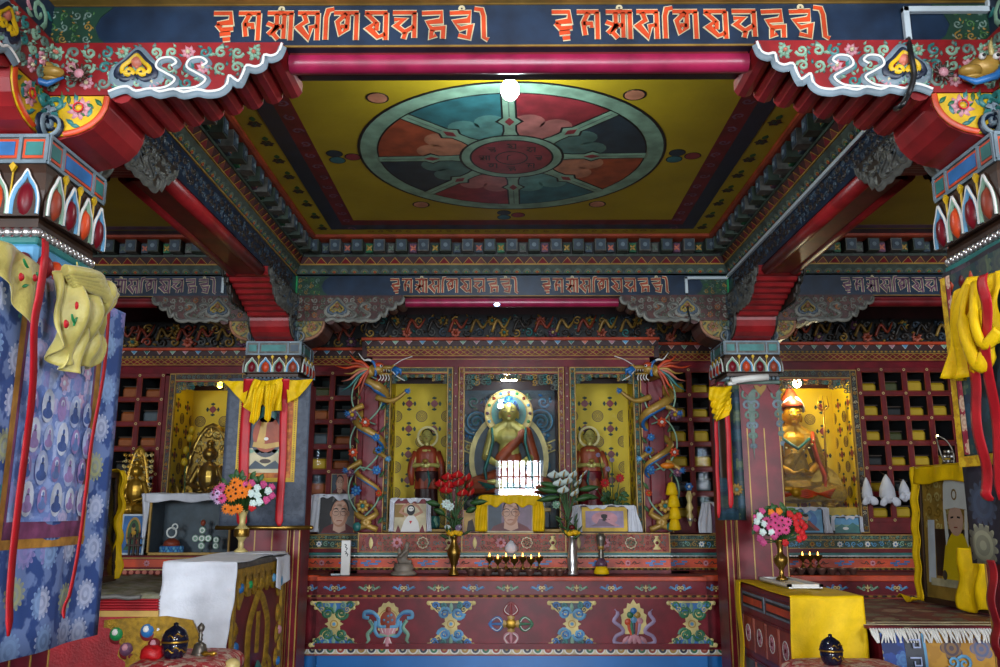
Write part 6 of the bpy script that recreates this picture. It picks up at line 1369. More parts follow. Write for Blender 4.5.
anthurium('bouquet of red heart-shaped blooms with white carnations left of the middle portrait', (v1.x, 5.86, zt + .22), at(455, 520, 5.88), [(448, 478), (457, 476), (466, 479), (441, 485), (449, 486), (458, 484), (469, 486), (446, 491), (462, 494), (470, 494)], 'petalred', [(470, 503, .1, .12), (440, 505, 2.9, .10), (445, 515, 2.6, .09), (466, 512, .4, .08)], [(446, 504, .035, 'petalwhite'), (450, 507, .03, 'petalwhite'), (458, 528, .024, 'lilac')], 5.86)
anthurium('bouquet of white heart-shaped blooms with broad leaves right of the middle portrait', (v2.x, 5.86, zt + .22), at(568, 520, 5.88), [(554, 476), (563, 475), (572, 476), (582, 476), (559, 484), (567, 482), (577, 484), (563, 491), (574, 494)], 'petalwhite', [(560, 492, 3.0, .16), (560, 497, 3.3, .16), (578, 490, .15, .15), (580, 496, -.1, .13), (575, 500, .2, .12), (558, 487, 2.9, .13)], [(556, 505, .03, 'mint')], 5.86)
# ------------------------------------------------------------------ offerings on the altar top
p = at(403, 576, 5.84); t = T('stone_figure', 'small grey praying figure on a round tiered base at the left of the altar', 'statue', (p.x, 5.86, zt)); m = MB('stone', True); m.lathe((p.x, 5.86, zt), [(.085, 0), (.088, .012), (.07, .025), (.06, .03), (.068, .045), (.06, .07), (.05, .075)], 26); m.build('base', t)
m = MB('stone', True); m.ball((p.x - .01, 5.86, zt + .105), .036, .03, .04); m.ball((p.x + .012, 5.86, zt + .15), .024, .022, .03); m.ball((p.x + .02, 5.85, zt + .19), .018, .018, .022); cap(m, (p.x + .02, 5.84, zt + .16), (p.x - .02, 5.82, zt + .12), .012, .01, 8); cap(m, (p.x - .02, 5.86, zt + .09), (p.x + .045, 5.84, zt + .085), .018, .014, 8); m.ball((p.x - .03, 5.86, zt + .15), .012, .01, .03); m.build('figure', t, remesh=.005)
p = at(345, 577, 5.83); t = T('white_plaque', 'upright white box with black marks standing on the altar at the left', 'plaque', (p.x, 5.84, zt)); m = MB('white'); m.bbox(p.x - .030, p.x + .030, 5.82, 5.85, zt, zt + .225, .003); m.build('body', t)
m = MB('black'); F = FM(p.x, 5.8195, zt + .2)
for k, (a, b_) in enumerate(((.0, 0), (.006, -.02), (.002, -.045), (.012, -.058))): m.rib(F, [(a - .008, b_), (a + .004, b_ - .006), (a - .002, b_ - .02)], .005, 0, .001, True)
m.build('marks', t); m = MB('conduit'); m.bbox(p.x - .09, p.x - .03, 5.80, 5.84, zt, zt + .012, .002); m.build('foot', t)
p = at(602, 577, 5.84); t = T('ritual_ornament', 'dark ritual ornament wrapped in yellow cloth right of the silver vase', 'ornament', (p.x, 5.86, zt)); m = MB('pewter', True); m.lathe((p.x, 5.86, zt), [(.03, 0), (.025, .02), (.03, .05), (.014, .09), (.02, .13), (.012, .16), (.03, .22), (.034, .25), (.02, .27)], 16); m.build('body', t)
m = MB('yellowcloth', True); m.lathe((p.x, 5.86, zt + .008), [(.05, 0), (.048, .02), (.036, .045), (.028, .05)], 18, cap=False); m.build('cloth_skirt', t, thick=.003); m = MB('plum', True); m.lathe((p.x, 5.86, zt + .058), [(.04, 0), (.036, .02), (.018, .05)], 16, cap=False); m.build('collar', t, thick=.003)
m = MB('goldpaint', True); m.lathe((p.x, 5.86, zt + .165), [(.018, 0), (.022, .02), (.012, .04)], 12); m.build('gilt_ring', t)
cp_ = at(511, 553, 5.99); m = MB('whitecloth', True); m.lathe((cp_.x, 5.995, zy(553, 5.99) - .0), [(.03, 0), (.042, .02), (.04, .045), (.02, .07), (.003, .085)], 20); one(m, 'white_offering_cone', 'small white offering cone on the ledge below the middle portrait', 'offering')
# butter lamps and offering bowls: one of each, then copies
def lamp_proto(loc):
    t = T('butter_lamp', '', 'butter lamp', loc, 'butter lamps on the altar'); m = MB('brass', True); m.lathe(loc, [(.020, 0), (.018, .008), (.006, .022), (.005, .04), (.012, .052), (.024, .062), (.028, .082), (.030, .086), (.026, .084), (.02, .078)], 16); m.build('cup', t)
    m = MB('flame', True); m.lathe(V(loc) + V((0, 0, .08)), [(.001, 0), (.005, .008), (.004, .018), (.0005, .03)], 8); m.build('flame', t); return t
words = ['first', 'second', 'third', 'fourth', 'fifth', 'sixth', 'seventh', 'eighth', 'ninth', 'tenth']
L0 = None
for k, px in enumerate((489.5, 497.8, 506, 514.5, 522.8, 531.2, 539.3)):
    loc = V((at(px, 570, 5.90).x, 5.90, zt + (.0 if k % 2 else .012) + .02)); lab = words[k] + ' lit brass butter lamp from the left in the middle row'
    if L0 is None: L0 = lamp_proto(loc); L0['label'] = lab; o = L0
    else: o = copytree(L0, loc, lab)
m = MB('brown'); a = at(483, 570, 5.9).x; b_ = at(546, 570, 5.9).x; m.bbox(a, b_, 5.875, 5.93, zt, zt + .0185, .002); one(m, 'lamp_stand', 'narrow dark stand under the row of lit lamps', 'stand')
for k, px in enumerate((804.5, 812, 820)):
    copytree(L0, V((at(px, 570, 6.0).x, 6.02, zt + .035)), words[k] + ' lit butter lamp from the left on the right wing of the altar')
m = MB('brown'); a = at(799, 570, 6.02).x; b_ = at(826, 570, 6.02).x; m.bbox(a, b_, 5.99, 6.05, zt, zt + .034, .002); one(m, 'lamp_stand', 'dark block under the three lamps on the right wing', 'stand')
B0 = None
def bowl(loc, lab, grp):
    global B0
    if B0 is None:
        t = T('offering_bowl', lab, 'bowl', loc, grp); m = MB('copper', True); m.lathe(loc, [(.018, 0), (.017, .004), (.020, .008), (.036, .034), (.038, .042), (.034, .042), (.02, .016), (.002, .012)], 18); m.build('body', t); m = MB('silver', True); m.lathe(V(loc) + V((0, 0, .030)), [(.033, 0), (.002, .001)], 16); m.build('water', t); B0 = t
    else: o = copytree(B0, loc, lab); o['group'] = grp
for k, px in enumerate((471, 479.5, 488, 502, 515.5, 530, 545, 552.5, 560)): bowl(V((at(px, 575, 5.80).x, 5.80, zt)), words[k] + ' offering bowl from the left in front of the middle lamps', 'offering bowls on the middle altar')
for k, px in enumerate((790, 800.5, 811, 821.5, 832, 842.5, 853)): bowl(V((at(px, 573, 5.93).x, 5.93, zt)), words[k] + ' offering bowl from the left on the right wing', 'offering bowls on the right wing')
# ------------------------------------------------------------------ left side of the altar: glass cabinet, green deity picture, gold figure
zl = zy(557, 6.1) ; 
p0 = at(146, 552, 5.95); p1 = at(229, 552, 5.95); zc0 = zy(556, 5.9); zc1 = zy(495, 5.95)
t = T('stepped_stand', 'maroon stand carrying the small glass cabinet and the green deity picture', 'stand', ((p0.x + p1.x) / 2, 6.05, ZT)); m = MB('maroon'); m.bbox(p0.x - .30, p1.x + .03, 5.93, 6.235, ZT + .003, zc0, .004); m.build('carcass', t)
m = MB('orange'); G = FM(0, 5.93, 0); m.fbox(G, p0.x - .28, p1.x, zc0 - .075, zc0 - .025, 0, .004); m.use('goldpaint'); m.fbox(G, p0.x - .28, p1.x, zc0 - .02, zc0 - .012, 0, .005); m.use('salmon')
for k in range(20): m.ell(G, p0.x - .26 + k * .045, zc0 - .11, .016, None, 0, .004, 8)
m.flower(G, p0.x + .02, zc0 - .05, .022, 'pink', 'rust', 8, .004, .003); m.use('palegold'); m.fbox(G, p0.x - .28, p1.x, zc0 - .095, zc0 - .088, 0, .005); m.build('painted_band', t)
t = T('glass_cabinet', 'small glass cabinet with gold-edged frame and a lotus bowl inside', 'cabinet', ((p0.x + p1.x) / 2, 6.08, zc0))
m = MB('goldpaint'); a, b_ = p0.x, p1.x
m.bbox(a, a + .014, 5.95, 5.97, zc0 + .001, zc1, .002); m.bbox(b_ - .014, b_, 5.95, 5.97, zc0 + .001, zc1, .002); m.bbox(a, b_, 5.95, 5.97, zc0 + .001, zc0 + .02, .002); m.bbox(a, b_, 5.95, 5.97, zc1 - .014, zc1, .002)
m.use('slate'); m.box(a, b_, 6.20, 6.21, zc0 + .001, zc1); m.box(a, a + .006, 5.97, 6.2, zc0, zc1); m.box(b_ - .006, b_, 5.97, 6.2, zc0, zc1); m.box(a, b_, 5.97, 6.2, zc0 + .001, zc0 + .008); m.box(a, b_, 5.95, 6.2, zc1, zc1 + .006); m.build('frame', t)
m = MB('glass'); m.face(m.vs([(a, 5.96, zc0), (b_, 5.96, zc0), (b_, 5.96, zc1), (a, 5.96, zc1)])); m.build('glass', t)
q = at(171, 547, 6.05); t = T('lotus_bowl', 'blue lotus bowl with a silver knot inside the small glass cabinet', 'bowl', (q.x, 6.06, zc0 + .01)); m = MB(); lotus(m, (q.x, 6.06, zc0 + .01), .085, .07, .05, ['blue', 'blue', 'skyblue']); m.build('bowl', t)
m = MB('silver'); m.ring(FM(q.x, 6.05, zc0 + .15), 0, 0, .028, .038, 0, .01, 16); m.ring(FM(q.x + .02, 6.05, zc0 + .19), 0, 0, .014, .022, 0, .01, 12); m.use('rust', True); m.lathe((q.x, 6.06, zc0 + .06), [(.06, 0), (.05, .03), (.02, .05)], 14); m.build('knot', t)
q = at(201, 547, 6.05); t = T('disc_ornament', 'cross-shaped ornament of pale glass discs inside the small glass cabinet', 'ornament', (q.x, 6.06, zc0 + .01)); m = MB('greygreen', True); m.tube([(q.x, 6.07, zc0 + .01), (q.x, 6.07, zc0 + .24)], .006, 6); m.build('rod', t)
for dx, dz in ((0, .05), (0, .10), (-.045, .10), (.045, .10), (0, .155)): m = MB('mint', True); F = FM(q.x + dx, 6.06, zc0 + .01 + dz); m.ell(F, 0, 0, .024, None, 0, .006, 16); m.use('silver'); m.ring(F, 0, 0, .012, .018, .006, .004, 12); m.build('disc', t)
q2 = at(214, 547, 6.05)
for dz in (.05, .09): m = MB('mint', True); F = FM(q2.x + .01, 6.06, zc0 + .01 + dz); m.ell(F, 0, 0, .022, None, 0, .006, 14); m.use('silver'); m.ring(F, 0, 0, .011, .016, .006, .004, 12); m.build('disc', t)
m = MB('rust', True); m.ball((q.x, 6.06, zc0 + .215), .018, .015, .022); m.build('finial', t)
F = Fr((a, 5.95, zc0), (1, 0, 0), (0, 0, 1), (0, -1, 0)); m = MB('whitecloth', True)
def cl(u, v):
    x = a - .03 + u * (b_ - a + .05)
    if v < .6: return V((x, 6.2 - v / .6 * .27, zc1 + .012 + .004 * sin(u * 20) + .003 * sin(v * 9)))
    return V((x, 5.928 - .006 * sin(u * 22), zc1 + .012 - (v - .6) / .4 * (.055 + .008 * sin(u * 15))))
m.grid(cl, 36, 14)
def tl(u, v): w_ = .055 * (1 - .6 * v); return V((a - .012 - w_ * (u - .2), 5.94 + .012 * sin(u * 6 + v * 4), zc1 + .01 - v * .30))
m.grid(tl, 8, 16); c_ = one(m, 'white_cloth', 'white cloth spread over the small glass cabinet with a twisted corner tail', 'cloth', thick=.003)
q = picture('green and gold deity picture on blue ground in a pale frame, far left', 118, 143, 514, 552, 6.0, 'tara', 'conduit', .012, zc0 + .002, tilt=.1)
q = at(133, 556, 5.955); t = T('small_wooden_shrine', 'small dark wooden carved stand before the green deity picture', 'ornament', (q.x, 5.955, zc0)); m = MB('brown'); 
for k in range(3): m.bbox(q.x - .035 + k * .03, q.x - .023 + k * .03, 5.945, 5.965, zc0 + .001, zc0 + .17 - .02 * abs(k - 1), .002)
m.bbox(q.x - .05, q.x + .05, 5.94, 5.97, zc0 + .06, zc0 + .075, .002); m.bbox(q.x - .05, q.x + .05, 5.94, 5.97, zc0 + .11, zc0 + .12, .002); m.use('gold'); m.ell(FM(q.x, 5.94, zc0 + .15), 0, 0, .016, None, 0, .006, 10); m.build('frame', t)
q = at(122, 500, 6.2); mandorla_fig('tall leaf-shaped gilt figure standing before the far left bookcase', q.x, 6.40, ZSS + .002, zy(448, 6.4) - ZSS, 'gold', 'small gilt figures', .13)
# ------------------------------------------------------------------ hanging scrolls, ribbons and scarves
def lerp2(P, u):
    k = u * (len(P) - 1); i = min(int(k), len(P) - 2); q = k - i; return [a * (1 - q) + b * q for a, b in zip(P[i], P[i + 1])]
def patch(m, top, bot, mapf, fold=.012, fr=5, nu=28, nv=18, ph=0.0, n=V((1, 0, 0)), puff=.0, sag=0.0):
    """cloth between two photo outlines; mapf puts a photo point on the cloth's own plane"""
    def f(u, v):
        a = lerp2(top, u); b = lerp2(bot, u); p = mapf(a[0] * (1 - v) + b[0] * v, a[1] * (1 - v) + b[1] * v)
        return p + n * (fold * (sin(u * fr * 2 * pi + ph + v * 1.5) * (.35 + .65 * v) + .35 * sin(u * fr * 5 + v * 7 + ph)) + puff * sin(pi * u) * sin(pi * min(1, v * 1.1)))
    m.grid(f, nu, nv)
def ribbon(name, label, pts, w_, side, mt='redribbon', group=None):
    m = MB(mt, True); n = len(pts)
    def f(u, v):
        p = V(lerp2(pts, v)); q = w_ * (1 if v < .95 else 1 - (v - .95) * 12); return p + side * ((u - .5) * q) + V((0, 0, 0)) + side.cross(V((0, 0, 1))) * (.006 * sin(v * 14 + pts[0][1] * 9) + .003 * sin(u * 6))
    m.grid(f, 3, 40); return one(m, name, label, 'ribbon', group, thick=.002)
def figure_flat(m, F, x, y, s, halo_, body, aura, d=.001, h=.0006):
    m.use(aura); m.ell(F, x, y + .1 * s, .62 * s, .95 * s, d, h, 16); m.use(body); m.ell(F, x, y - .32 * s, .52 * s, .30 * s, d + h, h, 12); m.ell(F, x, y, .24 * s, .42 * s, d + h * 2, h, 12); m.use(halo_); m.ell(F, x, y + .55 * s, .24 * s, .26 * s, d + h * 2, h, 12); m.use(body); m.ell(F, x, y + .52 * s, .12 * s, .15 * s, d + 3 * h, h, 10)
for nm, c in (('tlight', '#b4c2e8'), ('tblue', '#6f8cca'), ('tdeep', '#4a64a4'), ('tlil', '#a58cc6'), ('tpink', '#d0aed2'), ('tpale', '#d4ddf0')): P(nm, c, .7, var=.25, scale=16)
brocade('thangkablue', '#93a8da', ['#b9c8ea', '#6c86c2', '#9c92cc', '#ccc0e4', '#6680bc'], 15, 'yz', 6, '#748cc8', size=.5)
# near left scroll: hangs on the inner side of the near left column
XN = -1.285
t = T('hanging_scroll', 'large blue and lilac painted hanging scroll at the left edge of the photo', 'hanging scroll', (XN, 2.42, 1.12), 'hanging scrolls on the columns')
G = Fr((XN, 2.42, 0), (0, 1, 0), (0, 0, 1), (1, 0, 0))
def wavy(F, x0, x1, z0, z1, m, d=0.0, a=.008, n=24, nv=12, slope=.0):
    m.grid(lambda u, v: F.p(x0 + (x1 - x0) * u, z0 + (z1 - z0) * v + slope * (u - .5) * (1 - v), d + a * sin((x0 + (x1 - x0) * u) * 18 + 1) * (1 - v * .6)), n, nv)
m = MB('bluebrocade', True); wavy(G, -.36, .36, 1.12, 2.15, m); m.build('brocade_mount', t, thick=.004)
P('bordergold', '#c08a3c', .6, var=.25, scale=30); P('bordermauve', '#8a4a72', .6, var=.3, scale=24)
m = MB('bordergold', True); wavy(G, -.235, -.205, 1.40, 2.14, m, .004); wavy(G, .205, .235, 1.40, 2.14, m, .004); wavy(G, -.235, .235, 1.40, 1.425, m, .004); m.use('bordermauve', True); wavy(G, -.205, .205, 1.425, 1.47, m, .004); wavy(G, .19, .205, 1.47, 2.14, m, .004); wavy(G, -.205, -.19, 1.47, 2.14, m, .004); m.build('inner_border', t)
m = MB('thangkablue', True); wavy(G, -.19, .19, 1.47, 2.14, m, .005)
rn = random.Random(4); G2 = Fr(G.p(0, 0, .012), G.u, G.v, G.n)
figure_flat(m, G2, .03, 1.97, .11, 'tpink', 'tdeep', 'tlil')
for x, z in ((-.07, 2.03), (.13, 2.02), (-.08, 1.93), (.13, 1.91), (.0, 1.86), (.10, 1.82)): m.flower(G2, x, z, .026, 'tpink', 'tpale', 7, .0, .001)
m.use('tpale')
for x in (-.04, .10): m.leaf(G2, x, 1.90, 1.55, .09, .022, 0, .001)
for r in range(4):
    for k in range(5):
        x = -.15 + k * .075 + .02 * (r % 2); z = 1.78 - r * .085
        if abs(x) < .185: figure_flat(m, G2, x, z, .038 + .012 * ((k + r) % 2), 'tpale', rn.choice(['tdeep', 'tlil', 'tblue']), rn.choice(['tlight', 'tlil', 'tpale']))
for k in range(5): figure_flat(m, G2, -.165, 2.08 - k * .1, .034, 'tpale', 'tdeep', 'tlight')
m.build('painting', t)
S = V((0, 1, 0))
ribbon('red_ribbon', 'red ribbon hanging over the left part of the near left scroll and its scarf', [tuple(atx(px, py, XX)) for px, py, XX in ((45, 240, -1.20), (42, 262, -1.155), (40, 300, -1.15), (36, 330, -1.16), (32, 370, -1.20), (27, 430, -1.25), (19, 520, -1.25), (10, 600, -1.25), (6, 636, -1.25))], .034, S, group='red ribbons over the scrolls')
ribbon('red_ribbon', 'red ribbon hanging over the right part of the near left scroll', [(XN + .03, 2.62, 2.20), (XN + .03, 2.60, 1.9), (XN + .03, 2.585, 1.6), (XN + .03, 2.53, 1.26), (XN + .03, 2.52, 1.20)], .022, S, group='red ribbons over the scrolls')
ml = lambda px, py: atx(px, py, XN + .065)
t = T('draped_scarf', 'pale yellow silk scarf with red dots knotted over the near left scroll', 'scarf', (XN + .06, 2.45, 2.05), 'scarves draped over the scrolls')
X1 = V((1, 0, 0))
m = MB('paleyellow', True); patch(m, [(-12, 232), (0, 240), (20, 250), (42, 268)], [(-12, 262), (0, 275), (14, 300), (28, 324), (40, 300)], ml, .014, 2.5, n=X1, ph=1); m.build('left_swag', t, thick=.003)
m = MB('paleyellow', True); patch(m, [(44, 272), (60, 270), (84, 278)], [(42, 345), (52, 366), (66, 362), (78, 345), (90, 330)], lambda a, b: ml(a, b) + V((.02, 0, 0)), .03, 3.2, 40, 26, 0, X1, .05); m.build('gathered_tail', t, thick=.003)
m = MB('paleyellow', True); patch(m, [(60, 320), (72, 318), (86, 326)], [(52, 368), (60, 374), (70, 366), (80, 370), (88, 352)], lambda a, b: ml(a, b) + V((.035, 0, 0)), .022, 3, 30, 16, 2, X1, .02); m.build('lower_tail', t, thick=.003)
m = MB('paleyellow', True); patch(m, [(74, 262), (90, 274), (116, 290)], [(88, 330), (96, 346), (108, 318), (115, 300)], ml, .012, 1.8, n=X1, ph=2); m.build('right_swag', t, thick=.003)
m = MB('paleyellow', True)
for k in range(5): m.tube(smooth_pts([tuple(ml(46 + k * 2, 270 + 3 * k) + V((.05, 0, 0))), tuple(ml(66 + k * 3, 276 + 5 * k) + V((.085, 0, 0))), tuple(ml(86 - k, 290 + 6 * k) + V((.05, 0, 0)))], 4), .016, 8)
m.ball(ml(80, 292) + V((.075, 0, 0)), .03, .035, .035); m.build('knot', t)
m = MB('redribbon'); 
for px, py, r in ((13, 277, .011), (27, 278, .010), (54, 306, .013), (56, 320, .010), (56, 330, .011), (42, 324, .012), (92, 306, .012), (57, 275, .013)):
    q = ml(px, py) + V((.065 if 40 < px < 85 else .022, 0, 0)); F = Fr(q, (0, 1, 0), (0, 0, 1), (1, 0, 0)); m = MB('redribbon', True); m.ell(F, 0, 0, r, None, -.002, .006, 12, True); m.build('printed_dot', t)
for px, py in ((19, 268), (28, 272), (20, 285), (47, 314), (49, 326), (61, 302)): q = ml(px, py) + V((.065 if 40 < px < 85 else .022, 0, 0)); m = MB('emerald'); m.leaf(Fr(q, (0, 1, 0), (0, 0, 1), (1, 0, 0)), 0, 0, 2.4 + px, .03, .010, -.001, .005); m.build('printed_leaf', t)
# near right scroll
XM = 1.36
t = T('hanging_scroll', 'dark floral hanging scroll at the right edge of the photo', 'hanging scroll', (XM, 2.3, 1.36), 'hanging scrolls on the columns')
G = Fr((XM, 2.3, 0), (0, -1, 0), (0, 0, 1), (-1, 0, 0))
m = MB('darkbrocade', True); wavy(G, -.26, .42, 1.36, 2.22, m, 0, .010, slope=.02); m.build('brocade_mount', t, thick=.004)
m = MB('greenbrocade', True); wavy(G, -.245, .42, 1.66, 2.20, m, .012, .010); m.use('yellowborder', True); wavy(G, -.250, -.225, 1.63, 2.20, m, .016, .010); wavy(G, -.25, .40, 1.625, 1.655, m, .016, .010); m.use('pinkbrocade', True); wavy(G, -.222, -.20, 1.66, 2.20, m, .016, .010); m.build('inner_border', t)
Sn = V((0, -1, 0)); mr = lambda px, py, d=.05: atx(px, py, XM - d)
ribbon('red_ribbon', 'long red ribbon ending low on the near right scroll', [tuple(mr(971, 350)), tuple(mr(975, 400)), tuple(mr(982, 450)), tuple(mr(987, 490)), tuple(mr(989, 501))], .050, Sn, group='red ribbons over the scrolls')
ribbon('red_ribbon', 'red ribbon over the yellow scarf of the near right scroll', [tuple(mr(984, 275, .11)), tuple(mr(984, 300, .13)), tuple(mr(987, 350, .11)), tuple(mr(994, 420, .06)), tuple(mr(1003, 500, .05))], .045, Sn, group='red ribbons over the scrolls')
ribbon('red_ribbon', 'short dark red ribbon hanging beside the near right scroll at the very edge', [tuple(mr(990, 560, .02)), tuple(mr(994, 620, .02)), tuple(mr(998, 660, .02))], .04, Sn, 'red', group='red ribbons over the scrolls')
t = T('draped_scarf', 'bright yellow silk scarf bunched over the near right scroll', 'scarf', (XM - .06, 2.45, 2.0), 'scarves draped over the scrolls')
m = MB('yellowcloth', True); patch(m, [(958, 296), (968, 278), (990, 274), (1002, 270)], [(951, 378), (960, 381), (972, 374), (985, 360), (998, 340)], mr, .026, 3.4, 44, 22, 0, V((-1, 0, 0)), .02); m.build('bunched_fold', t, thick=.003)
m = MB('yellowcloth', True)
m.tube(smooth_pts([tuple(mr(968, 285, .09)), tuple(mr(962, 315, .11)), tuple(mr(970, 350, .12)), tuple(mr(980, 366, .11)), tuple(mr(988, 350, .10)), tuple(mr(984, 310, .10))], 5), [.012] * 6 + [.022] * 14 + [.016] * 6, 10, sq=.6)
m.tube(smooth_pts([tuple(mr(975, 283, .10)), tuple(mr(974, 320, .13)), tuple(mr(984, 345, .12)), tuple(mr(1000, 330, .10))], 5), .016, 10, sq=.6); m.build('looped_fold', t)
# far left column scroll, facing the hall
YT = 5.235; f0 = FP(265, 450, YT); pxr = lambda px: at(px, 450, YT).x
xa, xb = pxr(224), pxr(308); za, zb_ = zy(527, YT), zy(378, YT)
t = T('hanging_scroll', 'grey-mounted scroll of a seated orange-robed figure on the far left column', 'hanging scroll', ((xa + xb) / 2, YT, za), 'hanging scrolls on the columns')
G = Fr((0, YT, 0), (1, 0, 0), (0, 0, 1), (0, -1, 0))
m = MB('greybrocade', True); wavy(G, xa, xb, za, zb_, m, 0, .006); m.build('brocade_mount', t, thick=.004)
y0, y1 = zy(482, YT), zy(395, YT); q0, q1 = pxr(237), pxr(296)
m = MB('yellow'); m.fbox(G, q0, q1, y0, y1, .006, .010); m.use('orangebrocade'); m.fbox(G, q0 + .025, q1 - .025, y0 + .025, y1, .010, .012); m.use('yellow')
for k in range(40): m.use('ochre'); m.ell(G, q0 + .012, y0 + .01 + k * .0132, .004, None, .010, .0015, 6); m.ell(G, q1 - .012, y0 + .01 + k * .0132, .004, None, .010, .0015, 6)
m.build('inner_border', t)
a, b_ = q0 + .06, q1 - .06; c = (a + b_) / 2; m = MB('cream'); z0, z1 = y0 + .055, y1 - .01; m.fbox(G, a, b_, z0, z1, .012, .0135)
H = z1 - z0; m.use('slate'); m.fbox(G, a + .003, b_ - .003, z0 + H * .32, z1, .0135, .0142); m.use('navy'); m.ell(G, c, z0 + H * .52, .105, .15, .0142, .001, 24); m.use('worange'); m.ell(G, c, z0 + H * .50, .085, .11, .0152, .001, 22)
m.use('teal'); m.ell(G, c, z0 + H * .76, .055, .06, .0152, .001, 18); m.use('skinlight'); m.ell(G, c, z0 + H * .75, .022, .03, .0162, .001, 14); m.use('hair'); m.ell(G, c, z0 + H * .80, .022, .02, .0168, .001, 12)
m.use('goldpaint'); m.prism(G, [(c - .06, z0 + H * .38), (c - .035, z0 + H * .66), (c + .035, z0 + H * .66), (c + .06, z0 + H * .38)], .0162, .0168); m.use('worange'); m.prism(G, [(c - .01, z0 + H * .36), (c + .0, z0 + H * .66), (c + .04, z0 + H * .66), (c + .07, z0 + H * .38)], .0168, .0174); m.use('goldpaint'); m.rib(G, [(c - .08, z0 + H * .37), (c, z0 + H * .34), (c + .08, z0 + H * .37)], .03, .0168, .001, True)
m.use('white'); m.ell(G, c, z0 + H * .44, .014, .010, .0178, .001, 10); m.use('mint')
for k in range(6): m.ell(G, a + .03 + k * (b_ - a - .06) / 5, z0 + H * .28, .018, .012, .0142, .001, 12)
m.use('slate'); m.prism(G, [(a + .01, z0 + H * .05), (a + .06, z0 + H * .16), (c, z0 + H * .08), (b_ - .06, z0 + H * .16), (b_ - .01, z0 + H * .05)], .0142, .0152); m.use('brown'); m.ell(G, c, z0 + H * .15, .035, .014, .0152, .001, 12); m.build('painting', t)
m = MB('brass', True); zr = za - .004; m.tube([(xa - .02, YT - .0, zr), (xb + .03, YT - .0, zr)], .013, 10); m.ball((xb + .04, YT, zr), .016, .014, .014); m.build('roller', t)
Sx = V((1, 0, 0)); pt = lambda px, py, d=.03: tuple(at(px, py, YT - d))
ribbon('red_ribbon', 'left of the two red ribbons on the grey-mounted scroll', [pt(249, 379, .10), pt(247, 400), pt(244, 450), pt(242, 500), pt(242, 527)], .062, Sx, group='red ribbons over the scrolls')
ribbon('red_ribbon', 'right of the two red ribbons on the grey-mounted scroll', [pt(286, 379, .10), pt(284, 400), pt(283, 450), pt(280, 500), pt(279, 526)], .046, Sx, group='red ribbons over the scrolls')
t = T('draped_scarf', 'yellow silk scarf swagged across the top of the grey-mounted scroll', 'scarf', tuple(at(265, 380, YT - .05)), 'scarves draped over the scrolls')
mf = lambda a, b: at(a, b, YT - .055); NY = V((0, -1, 0))
m = MB('yellowcloth', True); patch(m, [(223, 381), (236, 381), (250, 381)], [(224, 382), (234, 393), (245, 405)], mf, .008, 2, n=NY); m.build('side_swag', t, thick=.003); m = MB('yellowcloth', True); patch(m, [(286, 380), (300, 380), (313, 379)], [(288, 403), (300, 396), (313, 380)], mf, .008, 2, n=NY); m.build('side_swag', t, thick=.003)
m = MB('yellowcloth', True); patch(m, [(254, 379), (266, 381), (283, 378)], [(244, 407), (252, 414), (262, 404), (270, 411), (282, 411)], lambda a, b: at(a, b, YT - .09), .022, 3.2, 40, 20, 0, NY, .03); patch(m, [(266, 384), (275, 384)], [(265, 419), (268, 423), (271, 418)], lambda a, b: at(a, b, YT - .13), .01, 2, n=NY); patch(m, [(254, 388), (264, 386)], [(250, 422), (254, 425), (260, 416)], lambda a, b: at(a, b, YT - .125), .012, 2, n=NY); m.build('gathered_tail', t, thick=.003)
# far right column: dark scroll folded round the inner corner, yellow bunch, white roll
t = T('hanging_scroll', 'dark green hanging scroll seen edge-on beside the far right column', 'hanging scroll', (1.38, 5.24, zy(520, 5.2)), 'hanging scrolls on the columns')
Gb = Fr((1.285, 5.285, 0), V((.17, -.05, 0)).normalized(), (0, 0, 1), V((-.05, -.17, 0)).normalized()); za, zb_ = zy(520, 5.25), zy(386, 5.25)
m = MB('greenbrocade', True); m.grid(lambda u, v: Gb.p(u * .165, za + (zb_ - za) * v, .018 * sin(u * 9)), 20, 8); m.build('brocade_mount', t, thick=.004)
m = MB('brown', True); m.grid(lambda u, v: Gb.p(.03 + u * .05, za + .25 + (zb_ - za - .25) * v, .022 + .018 * sin((.03 + u * .05) / .165 * 9)), 8, 6); m.use('ochre', True); m.grid(lambda u, v: Gb.p(.085 + u * .02, za + .2 + (zb_ - za - .2) * v, .022 + .018 * sin((.085 + u * .02) / .165 * 9)), 4, 6); m.use('leaf', True); m.build('inner_border', t)
m = MB(); m.flower(Fr(Gb.p(.12, za + .18, .03), Gb.u, Gb.v, Gb.n), 0, 0, .04, 'ochre', 'greygreen', 10, 0, .006); m.build('flower_print', t)
ribbon('red_ribbon', 'long thin red ribbon left of the far right column', [tuple(at(726, 386, 5.14)), tuple(at(728, 430, 5.17)), tuple(at(730, 480, 5.18)), tuple(at(731, 508, 5.18))], .03, Sx, group='red ribbons over the scrolls')
ribbon('red_ribbon', 'dark red ribbon at the outer edge of the dark green scroll', [tuple(at(716, 420, 5.2)), tuple(at(717, 460, 5.2)), tuple(at(719, 518, 5.2))], .022, Sx, group='red ribbons over the scrolls')
t = T('draped_scarf', 'crumpled yellow scarf bunch beside the top of the far right column', 'scarf', tuple(at(720, 400, 5.1)), 'scarves draped over the scrolls')
m = MB('yellowcloth', True); rn = random.Random(2)
for j in range(4): patch(m, [(709 + j * 3, 387 + j * 7), (732, 386 + j * 6)], [(708 + j * 2, 400 + j * 6), (716, 404 + j * 6), (729, 400 + j * 5)], lambda a, b, j=j: at(a, b, 5.12 + .012 * j), .02, 1.5, 24, 8, j * 1.3, NY, .02)
m.build('crumpled_fold', t, thick=.003)
